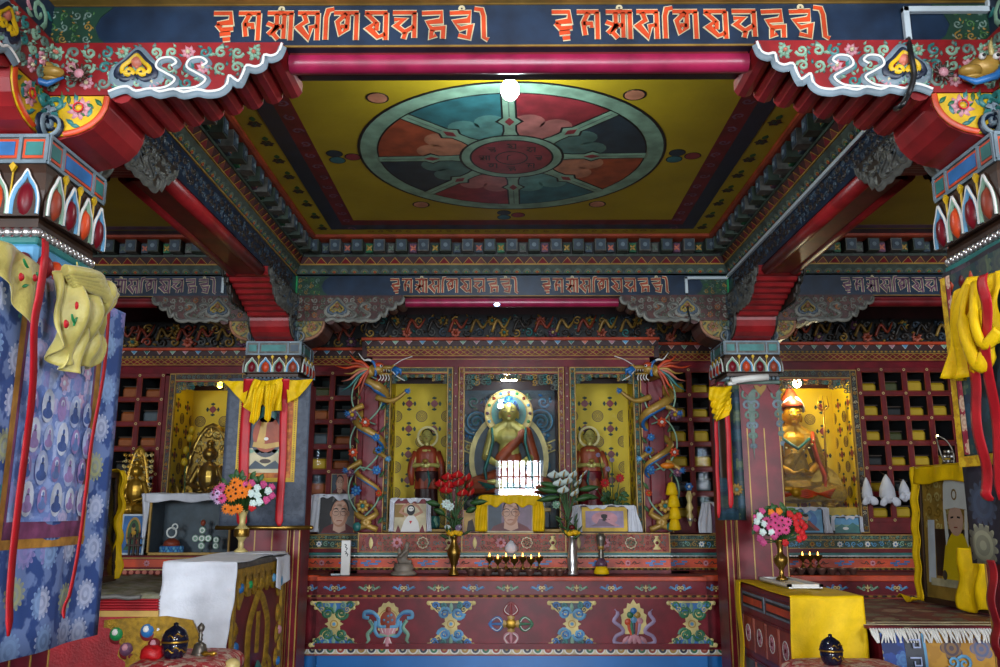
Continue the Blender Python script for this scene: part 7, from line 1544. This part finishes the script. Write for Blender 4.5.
a = at(731, 381, 5.22); b_ = at(768, 377, 5.22); m = MB('white', True); m.tube([a, (a + b_) / 2 + V((0, 0, .004)), b_], .021, 10); m.tube([a + V((-.02, 0, -.02)), a + V((.03, 0, -.01))], .012, 8); one(m, 'white_roll', 'white rolled paper tied below the capital of the far right column', 'roll')
# ------------------------------------------------------------------ foreground left: red throne, side table, cushion
xt = -1.565
t = T('red_throne', 'wide red throne with gold jewelled flourishes and a worn top at the lower left', 'throne', (-2.4, 4.5, 0), 'thrones')
ztop = 1.135; Yt = 4.0; zz = lambda y: zy(y, Yt)
m = MB('throneRed'); m.bbox(-3.3, xt - .004, Yt + .01, 5.2, 0, zz(611), .01); m.build('box', t)
m = MB('redribbon')
for k in range(5): a = zz(611) + (ztop - .02 - zz(611)) * k / 5; m.use('throneRed', False); m.bbox(-3.3, xt - .004, Yt - .012 + .003 * (k % 2), 5.2, a, a + (ztop - .02 - zz(611)) / 5 - .002, .006)
m.build('cushion_layer', t)
P('worntop', '#6a6748', .8, var=.5, scale=14, bump=.5, col2='#8f8a80')
m = MB('worntop', True); m.grid(lambda u, v: V((-3.3 + u * (xt + 3.296), Yt - .012 + v * 1.2, ztop - .01 + .008 * sin(u * 60 + v * 9) * sin(v * 31) - (.012 if v == 0 else 0))), 60, 30); m.use('grey', True); m.tube([(-3.3 + k * .055, Yt - .014, ztop - .018 + .004 * sin(k * 2.1)) for k in range(31)], .007, 6); m.build('worn_cover', t, thick=.008)
m = MB('goldpaint'); m.box(-3.3, xt - .004, Yt - .004, Yt + .01, zz(617), zz(611)); G = Fr((at(150, 640, Yt).x, Yt + .008, zz(643)), (1, 0, 0), (0, 0, 1), (0, -1, 0)); m.build('gold_edge', t)
m = MB('goldcarve'); s = .0046; o = [(-46, 21), (40, 21), (40, -30), (-16, -30), (-22, -18), (-30, -12), (-28, 0), (-36, 2), (-38, 12), (-46, 14)]; m.prism(G, [(x * s, y * s) for x, y in smooth_pts(o, 3)], 0, .012)
for x, y, r in ((-34, 14, 5), (-26, 2, 5), (-16, -14, 6), (2, 12, 6), (14, -2, 5), (-4, -6, 5), (24, 12, 5), (30, -10, 6), (8, -20, 5), (-40, 19, 3)): m.spiral(G, x * s, y * s, r * s, 1.4, x, 1 if y > 0 else -1, 3 * s, .012, .006, 14)
m.build('gold_flourish', t)
for x, y, c_ in ((-33, 8, 'emerald'), (-3, 11, 'blue'), (-22, -6, 'plum'), (5, -2, 'deepred')):
    m = MB('deepred', True); m.ell(G, x * s, y * s - .012, .032, None, .012, .004, 18, True); m.use(c_, True); m.ell(G, x * s, y * s, .030, None, .014, .02, 18, True); m.use('pink' if c_ in ('plum', 'deepred') else 'white', True); m.ell(G, x * s, y * s + .008, .016, None, .026, .01, 12, True); m.build('jewel', t)
# side table with gold relief side
zt1 = 1.262; tx0, tx1, ty0, ty1 = -1.555, -1.25, 4.06, 4.96
t = T('side_table', 'tall narrow red table with gold relief side, covered by a white cloth', 'table', (-1.43, 4.5, 0), 'side tables')
m = MB('deepred'); m.bbox(tx0, tx1 - .012, ty0, ty1, 0, zt1 - .02, .006); m.use('carvedgrey'); m.bbox(tx0 - .01, tx1 + .01, ty0 - .01, ty1 + .01, zt1 - .03, zt1, .006); m.build('box', t)
G = Fr((tx1 - .012, ty0, 0), (0, 1, 0), (0, 0, 1), (1, 0, 0)); L = ty1 - ty0; m = MB('goldcarve'); m.fbox(G, 0, L, zt1 - .07, zt1 - .03, 0, .016); m.fbox(G, 0, .035, 0, zt1 - .07, 0, .014); m.fbox(G, L - .04, L, 0, zt1 - .07, 0, .014); m.build('gold_frame', t)
m = MB('goldcarve'); g = 'goldcarve'
for k in range(7): c = .10 + k * (L - .2) / 6; m.prism(G, [(c - .07, zt1 - .07), (c + .07, zt1 - .07), (c + .05, zt1 - .14 - .03 * (k in (0, 6, 1, 5))), (c, zt1 - .17 - .05 * (k in (0, 6))), (c - .05, zt1 - .14)][::-1], 0, .012); m.spiral(G, c, zt1 - .12, .035, 1.5, k, 1, .018, .012, .008, 14)
for zc_ in (.95, .84, .72, .6):
    for c in (.06, L - .07): m.ell(G, c, zc_, .035, .05, 0, .016, 14, True); m.spiral(G, c, zc_, .035, 1.4, zc_ * 9, 1, .016, .008, .01, 14)
pts = smooth_pts([(L / 2 - .16, .74), (L / 2 - .17, .92), (L / 2 - .10, 1.02), (L / 2, 1.09), (L / 2 + .10, 1.02), (L / 2 + .17, .92), (L / 2 + .16, .74)], 4); m.rib(G, pts, .05, 0, .02); m.rib(G, [(L / 2, .80), (L / 2, 1.0)], .05, 0, .014)
for c in (L / 2 - .2, L / 2 + .2): m.spiral(G, c, .68, .09, 1.6, 0, 1, .04, 0, .016, 20)
m.build('gold_relief', t)
for c, zc_, cc, r in ((.09, zt1 - .12, 'blue', .02), (L / 2 - .22, zt1 - .115, 'emerald', .018), (L / 2 + .22, zt1 - .115, 'skyblue', .018), (L - .10, zt1 - .14, 'skyblue', .026), (L - .07, .86, 'pink', .02), (.06, .88, 'blue', .02), (.06, .72, 'pink', .02), (L - .07, .70, 'blue', .02), (L / 2, .70, 'teal', .05)): m = MB(cc, True); m.ell(G, c, zc_, r, r * 1.3, .012, .018, 14, True); m.build('jewel', t)
# white cloth on it
m = MB('whitecloth', True); cx0, cx1 = -1.575, -1.235; zf = zy(648, 4.03)
def clf(u, v):
    x = cx0 + (cx1 - cx0) * u
    if v < .45: y = ty1 + .01 - (v / .45) * (ty1 - ty0 + .035); return V((x + .01 * sin(v * 20), y, zt1 + .006 + .004 * sin(u * 11 + v * 17)))
    q = (v - .45) / .55; return V((x - .012 * q + .006 * sin(q * 5), 4.028 - .012 * sin(u * 8 + 1) * q - .006 * sin(q * 18 + u * 3) - .02 * q, zt1 + .006 - q * (zt1 - zf) - .012 * u * q))
m.grid(clf, 26, 60); c_ = one(m, 'white_cloth', 'long white cloth hanging down the front of the left side table', 'cloth', thick=.003)
m = MB('whitecloth', True); m.grid(lambda u, v: V((tx1 + .018 + .012 * sin(u * 9) * v, 4.72 + u * .27, zt1 + .006 - v * (.17 + .02 * sin(u * 5)))) if v > .08 else V((tx1 + .018 - (.08 - v) * 3.5, 4.72 + u * .27, zt1 + .010)), 16, 14); one(m, 'white_cloth', 'short white cloth corner hanging over the far side of the left side table', 'cloth', thick=.003)
def bouquet(c, R, label, blooms, group='bouquets on the side tables'):
    t = T('flower_bouquet', label, 'flowers', c, group); c = V(c); rn = random.Random(len(blooms)); m = MB('leaf', True)
    for k in range(70):
        a = rn.random() * 6.28; e = rn.uniform(-.2, 1.3); q = c + V((cos(a) * cos(e) * R * .75, sin(a) * cos(e) * R * .6, R * .55 + sin(e) * R * .6)); m.tube([c, q], .003, 4, False); F = Fr(q, (cos(a * 3), 0, sin(a * 3)), (-sin(a * 3), 0, cos(a * 3)), (0, -1, 0)); m.leaf(F, 0, 0, rn.random() * 6, .055, .03, 0, .008)
    m.build('foliage', t)
    for dx, dz, r, mt, mc, kind in blooms:
        d2 = (dx * dx + (dz - R * .5) ** 2) / (R * R); q = c + V((dx, -R * .75 * sqrt(max(.05, 1 - min(.95, d2))), dz)); nrm = V((dx * 2, -1.2 * R * 5, (dz - R * .4))).normalized(); uu = V((1, 0, 0)) - nrm * nrm.x; uu.normalize(); vv = nrm.cross(uu) * 1.0
        if vv.z < 0: vv = -vv
        F = Fr(q, uu, vv, nrm); m = MB()
        if kind == 'g': m.flower(F, 0, 0, r, mt, mc, 12, 0, r * .25); m.flower(F, 0, 0, r * .62, mt, mc, 9, r * .12, r * .3, .2); m.use('black', True); m.ell(F, 0, 0, r * .2, None, r * .5, r * .12, 8, True)
        else:
            m.use(mt, True)
            for j in range(16): a = j * 2.4; q_ = r * .8 * sqrt(j / 16); m.ball(F.p(q_ * cos(a), q_ * sin(a), r * .5 * (1 - j / 16)), r * .34, n=7, m=5)
        m.use('leaf', True); m.tube([q - nrm * .002, c], .003, 4, False); m.build('bloom', t)
    return t
vb = [(.030, 0), (.034, .006), (.028, .012), (.012, .025), (.014, .04), (.010, .05), (.018, .065), (.034, .085), (.038, .105), (.036, .12), (.018, .135), (.014, .15), (.016, .175), (.026, .205), (.028, .215), (.018, .21)]
lv = (-1.475, 4.86, zt1 + .010); vase('brass_vase', 'engraved silver and brass vase of bright flowers on the left side table', lv, [(r * 1.12, z * 1.08) for r, z in vb], 'palegold', 1, ('brass', [(.041, .085), (.0435, .10), (.0435, .115), (.041, .128)]))
rn = random.Random(12); bl = []
for k in range(9): a = k * 2.4; q = .058 * sqrt(k / 9); bl.append((-.005 + q * cos(a), .125 + q * sin(a) * .8, .034, 'petalorange', 'petalorange', 'g'))
for k in range(3): bl.append((-.06 + .035 * k, .022 - .008 * (k % 2), .030, 'petalorange', 'petalorange', 'g'))
for k in range(6): a = k * 2.4; q = .05 * sqrt(k / 6); bl.append((-.115 + q * .8 * cos(a), .105 + q * sin(a) * 1.1, .030, 'hotpink' if k % 2 else 'tpink', 'plum', 'g'))
for dx, dz, c_ in ((.07, .16, 'hotpink'), (.10, .135, 'petalwhite'), (.125, .155, 'hotpink'), (.075, .105, 'petalwhite'), (.105, .095, 'petalwhite'), (.15, .12, 'petalwhite'), (.165, .095, 'hotpink'), (.145, .07, 'hotpink'), (.115, .06, 'petalwhite'), (.085, .05, 'petalwhite'), (.16, .14, 'hotpink'), (.04, .15, 'hotpink'), (.08, .03, 'petalred')): bl.append((dx, dz, .022, c_, c_, 'r'))
bouquet((lv[0], lv[1], lv[2] + .215), .17, 'orange, pink and white bouquet in the vase on the left side table', bl)
# brocade cushion with covered cup, bell and red pouch
def cushion(label, x0, x1, y0, y1, zt_, mt, tie=None, leg=True):
    t = T('brocade_cushion', label, 'cushion', ((x0 + x1) / 2, (y0 + y1) / 2, zt_ - .09), 'brocade cushions'); m = MB(mt, True)
    def f(u, v):
        a = 2 * pi * u; k = cos(pi * (v - .5)); ex = 5; r = (abs(cos(a)) ** ex + abs(sin(a)) ** ex) ** (-1 / ex); w_ = min(1, (abs(k) ** .25)); return V(((x0 + x1) / 2 + (x1 - x0) / 2 * cos(a) * r * w_, (y0 + y1) / 2 + (y1 - y0) / 2 * sin(a) * r * w_, zt_ - .045 + .045 * sin(pi * (v - .5)) * (1 + .03 * sin(x0 * 9 + a * 6))))
    m.grid(f, 64, 12); m.build('pad', t)
    if tie: m = MB('palegold', True); m.ball(tie, .03, .03, .026); m.tube([tie, V(tie) + V((.035, -.01, -.02))], [.02, .006], 8); m.build('tied_corner', t)
    return t
def lowtable(label, x0, x1, y0, y1, h):
    t = T('low_table', label, 'table', ((x0 + x1) / 2, (y0 + y1) / 2, 0), 'low tables'); m = MB('deepred'); m.bbox(x0, x1, y0, y1, h - .04, h, .006); m.build('top', t)
    for a in (x0 + .04, x1 - .04):
        for b in (y0 + .04, y1 - .04): m = MB('deepred'); m.bbox(a - .025, a + .025, b - .025, b + .025, 0, h - .04, .004); m.build('leg', t)
zc1_ = .966; cushion('red and white brocade cushion with a tied corner below the left side table', -1.38, -1.03, 3.16, 3.62, zc1_, 'redbrocade', (-1.02, 3.34, zc1_ - .03)); lowtable('low red table under the left brocade cushion', -1.36, -1.06, 3.18, 3.60, zc1_ - .092)
P('lacquer', '#141a30', .12, spec=.8, var=.2)
def cup(label, c, s, grp):
    t = T('covered_cup', label, 'cup', c, grp); m = MB('lacquer', True); m.lathe(c, [(.022 * s, 0), (.030 * s, .004 * s), (.040 * s, .02 * s), (.044 * s, .045 * s), (.043 * s, .055 * s)], 24); m.build('body', t); m = MB('lacquer', True); m.lathe(V(c) + V((0, 0, .056 * s)), [(.045 * s, 0), (.043 * s, .015 * s), (.034 * s, .035 * s), (.016 * s, .048 * s), (.008 * s, .052 * s), (.008 * s, .060 * s), (.001, .063 * s)], 24); m.build('lid', t)
    m = MB('gold', True); m.lathe(V(c) + V((0, 0, .054 * s)), [(.0455 * s, 0), (.0465 * s, .003 * s), (.0455 * s, .006 * s)], 24, cap=False)
    for k, (a, z) in enumerate(((-1.9, .03), (-1.3, .036), (-.9, .028), (-1.8, .075), (-1.2, .080))): r = .0445 * s if z < .06 else .0415 * s; m.tube([V(c) + V((r * cos(a + q * .16), r * sin(a + q * .16), (z + .006 * sin(q * 1.4)) * s)) for q in range(5)], .0028 * s, 5)
    m.build('gilt_pattern', t)
cc1 = (-1.232, 3.32, zc1_ - .003); cup('dark blue and gold covered cup on the left brocade cushion', cc1, 1.08, 'covered cups')
bx = (-1.165, 3.40, zc1_ - .002); t = T('hand_bell', 'small dull brass hand bell beside the left covered cup', 'bell', bx, None); m = MB('pewter', True); m.lathe(bx, [(.034, 0), (.030, .006), (.026, .02), (.022, .036), (.012, .044), (.004, .046)], 20); m.build('bell', t); m = MB('pewter', True); m.lathe(V(bx) + V((0, 0, .046)), [(.006, 0), (.010, .008), (.006, .016), (.010, .024), (.005, .032), (.012, .044), (.014, .054), (.008, .064), (.001, .070)], 14); m.build('handle', t)
m = MB('petalred', True); bxp = V((-1.315, 3.32, zc1_ + .016)); m.grid(lambda u, v: bxp + V((.045 * (1 + .1 * sin(v * 9)) * cos(2 * pi * u) * cos(pi * (v - .5)) ** .6 if 0 < v < 1 else 0, .038 * sin(2 * pi * u) * (cos(pi * (v - .5)) ** .6 if 0 < v < 1 else 0), .024 * sin(pi * (v - .5)) + .004 * sin(u * 20))), 24, 14); one(m, 'red_pouch', 'small red cloth pouch left of the covered cup', 'pouch')
dj = V((-1.115, 3.36, zc1_ + .008)); m = MB('gold', True); m.tube([dj + V((-.03, 0, 0)), dj + V((-.015, 0, 0)), dj, dj + V((.015, 0, 0)), dj + V((.03, 0, 0))], [.003, .011, .005, .011, .003], 10); one(m, 'ritual_sceptre', 'tiny gold ritual sceptre lying right of the hand bell', 'sceptre')
# big photograph leaning on the red throne, turned to the right
def oblique(label, a, b, z0, h, st, lean, clothlabel, fr, side, drops, drw=(.07, .07), grp='large photographs on the thrones'):
    a = V(a); b = V(b); u = (b - a); w_ = u.length; u.normalize(); n = u.cross(V((0, 0, 1))); v = (V((0, 0, 1)) * cos(lean) - n * sin(lean)); n2 = u.cross(v)
    F = Fr((a.x, a.y, z0), u, v, n2); t = T('framed_photograph', label, 'photograph', (a + b) / 2 + V((0, 0, z0)), grp)
    m = MB(fr)
    for q in ((0, w_, 0, .03), (0, w_, h - .03, h), (0, .03, .03, h - .03), (w_ - .03, w_, .03, h - .03)): m.fbox(F, *q, -.02, .012)
    m.use('brown'); m.fbox(F, .005, w_ - .005, .005, h - .005, -.02, -.008); m.build('frame', t); return t, F, w_, h
t, F, w_, h = oblique('large dark framed photograph turned edge-on on the red throne at the left', (-2.02, 3.80, 0), (-2.06, 4.62, 0), ztop + .004, .56, None, .06, '', 'brown', 1, None)
m = MB(); Gq = Fr(F.p(.03, .03, -.004), F.u * (w_ - .06), F.v * (h - .06), F.n); m.use('darkgrey'); m.fbox(Gq, 0, 1, 0, 1, 0, .001); m.use('robe'); m.prism(Gq, [(.2, 0), (.3, .35), (.45, .5), (.85, .5), (1, .3), (1, 0)], .001, .002); m.use('skin'); m.ell(Gq, .6, .66, .1, .17, .002, .001, 16); m.build('photograph', t)
m = MB('glass'); m.face(m.vs([F.p(.03, .03, .006), F.p(w_ - .03, .03, .006), F.p(w_ - .03, h - .03, .006), F.p(.03, h - .03, .006)])); m.build('glass', t)
m = MB('yellowcloth', True)
m.grid(lambda u, v: F.p(w_ - .035 + .05 * u + .012 * sin(v * 9), h + .01 - v * (h + .0), .022 + .016 * sin(u * 7 + v * 5) + .01 * sin(v * 23)), 12, 40); m.grid(lambda u, v: F.p(w_ + .012 + .006 * sin(v * 17), h + .012 - v * (h - .02), -.03 + u * .06), 8, 40)
m.grid(lambda u, v: F.p(w_ * u, h + .008 + .006 * sin(u * 30), -.025 + .06 * v), 30, 6); one(m, 'yellow_scarf', 'long yellow scarf hanging down the edge of the big photograph on the red throne', 'scarf', thick=.003)
# ------------------------------------------------------------------ foreground right: table, tray, vase, rug-covered throne
zr1 = 1.108; rx0, rx1, ry0, ry1 = 1.31, 1.615, 4.08, 5.0
t = T('side_table', 'tall narrow painted table at the right under a bright yellow cloth', 'table', (1.46, 4.54, 0), 'side tables')
m = MB('maroon'); m.bbox(rx0 + .012, rx1, ry0, ry1, 0, zr1 - .02, .006); m.use('deepred'); m.bbox(rx0 - .004, rx1 + .004, ry0 - .004, ry1 + .004, zr1 - .03, zr1, .005); m.build('box', t)
G = Fr((rx0 + .012, ry1, 0), (0, -1, 0), (0, 0, 1), (-1, 0, 0)); L = ry1 - ry0; m = MB(); m.use('skyblue')
for a, b in ((.05, L / 2 - .015), (L / 2 + .015, L - .02)):
    m.use('bluegrey'); m.fbox(G, a, b, zr1 - .125, zr1 - .045, 0, .004); m.use('black'); m.fbox(G, a + .012, b - .012, zr1 - .113, zr1 - .057, .004, .006); m.use('orange'); m.fbox(G, a + .03, b - .03, zr1 - .102, zr1 - .068, .006, .009)
m.build('top_inlay', t)
for r, (z0, z1) in enumerate(((zr1 - .34, zr1 - .17), (zr1 - .62, zr1 - .39), (.12, zr1 - .67))):
    for k in range(4):
        a = .05 + k * (L - .08) / 4; b = a + (L - .08) / 4 - .03; m = MB('deepred'); m.fbox(G, a - .012, b + .012, z0 - .012, z1 + .012, 0, .006); m.use('salmon'); m.fbox(G, a - .012, a + .012, z0, z1, .006, .010); m.use('carvedgrey' if r else 'rust'); m.fbox(G, a + .014, b, z0, z1, .006, .008)
        c = (a + b) / 2 + .006; zc_ = (z0 + z1) / 2
        if r == 0: m.flower(G, c, zc_, .035, 'pink', 'maroon', 8, .008, .004); m.use('white'); m.ring(G, c, zc_, .040, .045, .008, .002, 16)
        else: figure_flat(m, G, c, zc_ - .01, .075, 'mint', 'rust' if k % 2 else 'slate', 'carvedgrey', .008, .001); m.flower(G, c, z0 + .02, .02, 'mint', 'rust', 6, .008, .003)
        m.build('painted_panel', t)
m = MB('yellowcloth', True)
def yc(u, v):
    x = rx0 - .012 + (rx1 - rx0 + .03) * u
    if v < .45: return V((x + .0 * v, ry1 + .012 - v / .45 * (ry1 - ry0 + .028), zr1 + .006 + .003 * sin(u * 9 + v * 14)))
    q = (v - .45) / .55; return V((x + .014 * q * (u - .5) * 2 - .008 * q, ry0 - .018 - .01 * sin(u * 7 + 2) * q - .007 * sin(u * 16 + q * 11) * q, zr1 + .006 - q * .44))
m.grid(yc, 34, 60); m.grid(lambda u, v: V((rx0 - .016 - .006 * sin(v * 9), ry1 - .01 - u * .10 * (1 - .2 * v), zr1 + .008 - v * .62)), 6, 30); one(m, 'yellow_cloth', 'bright yellow patterned cloth draped over the right side table', 'cloth', thick=.003)
q = atz(790, 586, zr1 + .012); t = T('metal_tray', 'thin silver tray with a grey rim under the right vase', 'tray', (1.50, 4.62, zr1 + .009)); m = MB('silver'); m.bbox(1.40, 1.575, 4.40, 4.90, zr1 + .010, zr1 + .022, .004); m.use('white')
for q in ((1.40, 1.575, 4.40, 4.42), (1.40, 1.575, 4.88, 4.90), (1.40, 1.42, 4.40, 4.90), (1.555, 1.575, 4.40, 4.90)): m.box(q[0], q[1], q[2], q[3], zr1 + .02, zr1 + .032)
m.build('plate', t)
rv = (1.497, 4.80, zr1 + .023); vase('brass_vase', 'round-bodied brass vase of pink and red flowers on the right side table', rv, vb, 'brass')
rn = random.Random(14); bl = []
for k in range(10): a = k * 2.4; q = .062 * sqrt(k / 10); bl.append((-.035 + q * cos(a), .09 + q * sin(a), .027, 'hotpink', 'petalred', 'g'))
for dx, dz, c_ in ((.035, .15, 'petalred'), (.06, .13, 'petalred'), (.09, .14, 'petalred'), (.065, .10, 'petalred'), (.10, .105, 'petalred'), (.07, .07, 'petalred'), (.095, .055, 'petalred'), (.12, .085, 'petalred'), (.08, .02, 'petalred'), (.11, .03, 'petalred'), (.0, .0, 'petalred'), (-.02, .165, 'petalorange'), (-.06, .158, 'petalorange'), (-.115, .14, 'petalwhite'), (-.13, .11, 'petalwhite'), (-.10, .10, 'petalwhite'), (-.135, .075, 'hotpink'), (-.11, .055, 'petalwhite'), (-.13, .13, 'hotpink'), (-.07, .055, 'petalwhite'), (-.12, .02, 'hotpink'), (-.055, .035, 'hotpink'), (-.10, .165, 'hotpink'), (-.105, .0, 'hotpink')): bl.append((dx, dz, .020, c_, c_, 'r'))
bouquet((rv[0], rv[1], rv[2] + .20), .15, 'pink, red and white bouquet in the vase on the right side table', bl)
zc2 = .915; cushion('red brocade cushion in front of the yellow-clothed table', 1.10, 1.56, 3.30, 3.72, zc2, 'redbrocade'); lowtable('low red table under the right brocade cushion', 1.12, 1.54, 3.32, 3.70, zc2 - .092)
cup('dark covered cup with a gold dragon on the right brocade cushion', (1.265, 3.50, zc2 - .003), .98, 'covered cups')
# throne under rugs
zq2 = .975; qx = 1.622
t = T('rug_covered_throne', 'throne at the lower right covered with fringed and blue-gold rugs', 'throne', (2.5, 4.5, 0), 'thrones'); m = MB('maroon'); m.bbox(qx + .05, 3.5, 4.03, 5.25, 0, zq2 - .01, .01); m.build('box', t)
t = T('wool_rug', 'maroon and cream floral rug with a white fringe on top of the right throne', 'rug', (2.5, 4.6, zq2)); m = MB('throneRug', True); m.grid(lambda u, v: V((qx + .0 + u * 1.8, 3.985 + v * 1.22, zq2 + .008 + .004 * sin(u * 30 + v * 11))), 40, 20); m.build('pile', t, thick=.012)
m = MB('cream'); 
for a in (.06, .15): m.fbox(Fr((0, 3.985 + a, zq2 + .018), (1, 0, 0), (0, 1, 0), (0, 0, 1)), qx, 3.4, 0, .03 if a < .1 else .012, 0, .002)
m.fbox(Fr((qx, 0, zq2 + .018), (1, 0, 0), (0, 1, 0), (0, 0, 1)), .03, .07, 4.1, 5.15, 0, .002); m.build('border_stripe', t)
m = MB('white', True); rn = random.Random(8)
for k in range(150): a = qx + k * .012; m.tube([(a, 3.985, zq2 + .008), (a + rn.uniform(-.008, .008), 3.955, zq2 - .012), (a + rn.uniform(-.012, .012), 3.948, zq2 - .045)], [.006, .006, .003], 5, False)
m.build('fringe', t, kind='stuff')
t = T('wool_rug', 'blue and gold rug hanging down the front of the right throne', 'rug', (2.5, 4.0, .3)); m = MB('tigerrug', True); m.grid(lambda u, v: V((qx + .10 + u * 1.6, 3.975 - .02 * sin(u * 5) * v - .03 * sin(pi * min(1, v * 3)) * .5, zq2 - .005 - v * .75)), 40, 24)
m.build('pile', t, thick=.012); G = Fr((0, 3.955, 0), (1, 0, 0), (0, 0, 1), (0, -1, 0)); m = MB('bluerug', True)
m.grid(lambda u, v: V((qx + .03 + .10 * u - .0, 3.965 - .02 * sin(pi * min(1, v * 3)), zq2 - .005 - v * .75)), 6, 20); m.build('border', t)
for k, (a, b_, c_) in enumerate(((.13, .21, 'navy'), (.81, .89, 'navy'), (.21, .222, 'skyblue'), (.795, .81, 'skyblue'), (.89, 1.2, 'bluerug'))): m = MB(c_, True); m.grid(lambda u, v, a=a, b_=b_: V((qx + a + (b_ - a) * u, 3.962 - .02 * sin(pi * min(1, v * 3)), zq2 - .006 - v * .75)), 4, 20); m.build('border', t)
m = MB('tlight')
for c in (.17, .85):
    for k in range(9): z = zq2 - .05 - k * .075; m.rib(Fr((qx + c, 3.936, z), (1, 0, 0), (0, 0, 1), (0, -1, 0)), [(-.028, .02), (.02, .02), (.02, -.012), (-.008, -.012), (-.008, .006)], .006, 0, .003, True); m.build('key_motif', t); m = MB('tlight')

m = MB('navy', True)
for c in (.36, .62):
    F = Fr((qx + c, 3.94, zq2 - .17), (1, 0, 0), (0, 0, 1), (0, -1, 0)); m = MB('darkgrey'); m.ell(F, 0, -.02, .06, .045, 0, .004, 18); m.use('skyblue'); m.spiral(F, .02, .04, .035, 1.4, 0, 1, .014, 0, .004, 14); m.spiral(F, -.03, .045, .03, 1.4, 0, -1, .014, 0, .004, 14); m.use('cream'); m.ring(F, -.02, -.01, .008, .014, .004, .002, 10); m.ring(F, .02, -.01, .008, .014, .004, .002, 10); m.build('woven_mask', t)
# large photograph with tall white hat
t, F, w_, h = oblique('large framed photograph of a person in a tall pale hat, draped in yellow', (2.36, 5.02, 0), (2.41, 4.43, 0), zq2 + .022, .74, None, .05, '', 'brown', -1, None)
Gq = Fr(F.p(.03, .03, -.004), F.u * (w_ - .06), F.v * (h - .06), F.n); m = MB(); D = .001
m.use('goldpaint'); m.fbox(Gq, 0, 1, 0, 1, 0, D); scrollfill(m, Fr(Gq.o, F.u, F.v, F.n), .02, w_ - .08, .35, h - .08, ['ochre', 'palegold'], None, 4, .001, D, 4)
m.use('brown'); m.fbox(Gq, .2, .9, .18, .55, D, 2 * D); m.use('whitecloth'); m.prism(Gq, [(.05, .12), (.08, .62), (.2, .62), (.18, .12)], 2 * D, 3 * D); m.prism(Gq, [(.84, .4), (.84, .62), (.98, .62), (.98, .4)], 2 * D, 3 * D)
m.use('lining'); m.prism(Gq, [(.28, .12), (.38, .42), (.5, .52), (.68, .52), (.84, .38), (.92, .12)], 3 * D, 4 * D); m.use('skinlight'); m.ell(Gq, .58, .62, .125, .12, 4 * D, D, 20)
m.use('white'); m.prism(Gq, [(.38, .70), (.40, .9), (.46, .99), (.70, .99), (.76, .9), (.78, .70), (.58, .72)], 5 * D, 6 * D); m.prism(Gq, [(.38, .70), (.42, .70), (.45, .5), (.40, .42)], 5 * D, 6 * D); m.prism(Gq, [(.78, .70), (.74, .70), (.72, .5), (.77, .42)][::-1], 5 * D, 6 * D)
m.use('ochre'); m.ring(Gq, .58, .82, .03, .045, 6 * D, D, 14); m.use('hair'); m.rib(Gq, [(.50, .64), (.55, .645)], .014, 5 * D, D, True); m.rib(Gq, [(.61, .645), (.66, .64)], .014, 5 * D, D, True); m.use('rust'); m.rib(Gq, [(.55, .565), (.61, .565)], .01, 5 * D, D, True)
m.use('cream'); m.fbox(Gq, .1, .98, .10, .16, 5 * D, 6 * D); m.use('pewter'); m.ell(Gq, .35, .19, .04, .04, 6 * D, D, 10)
for x in (.78, .86, .93): m.use('plum'); m.prism(Gq, [(x - .03, .02), (x - .02, .2), (x + .02, .2), (x + .03, .02)], 6 * D, 7 * D); m.use('white'); m.ell(Gq, x, .2, .022, .04, 7 * D, D, 10)
m.build('photograph', t)
m = MB('dullglass'); m.face(m.vs([F.p(.03, .03, .006), F.p(w_ - .03, .03, .006), F.p(w_ - .03, h - .03, .006), F.p(.03, h - .03, .006)])); m.build('glass', t)
m = MB('yellowcloth', True); m.grid(lambda u, v: F.p(-.035 + .075 * u, h + .01 - v * (h + .005), .024 + .01 * sin(u * 6 + v * 3) + .005 * sin(v * 31)), 10, 40); m.grid(lambda u, v: F.p(w_ * u, h + .006 - .09 * v - .008 * sin(u * 9) * v, .024 + .006 * sin(u * 17 + v)), 36, 8); m.grid(lambda u, v: F.p(w_ * u - .03, h + .010, -.03 + .055 * v), 20, 4)
m.grid(lambda u, v: F.p(w_ - .17 + .27 * u * (1 + .25 * v) + .006 * sin(v * 5), h * .42 - v * (h * .42 - .006) - .015 * sin(u * 8) * v, .045 + .022 * sin(u * 12 + v * 2) + .01 * sin(v * 9 + u * 4)), 30, 24)
m.grid(lambda u, v: F.p(-.11 + .16 * u, .012 + .02 * sin(u * 7) * v, .03 + .07 * v), 12, 6); one(m, 'yellow_scarf', 'wide yellow scarf wrapped round the large photograph on the right throne', 'scarf', thick=.003)
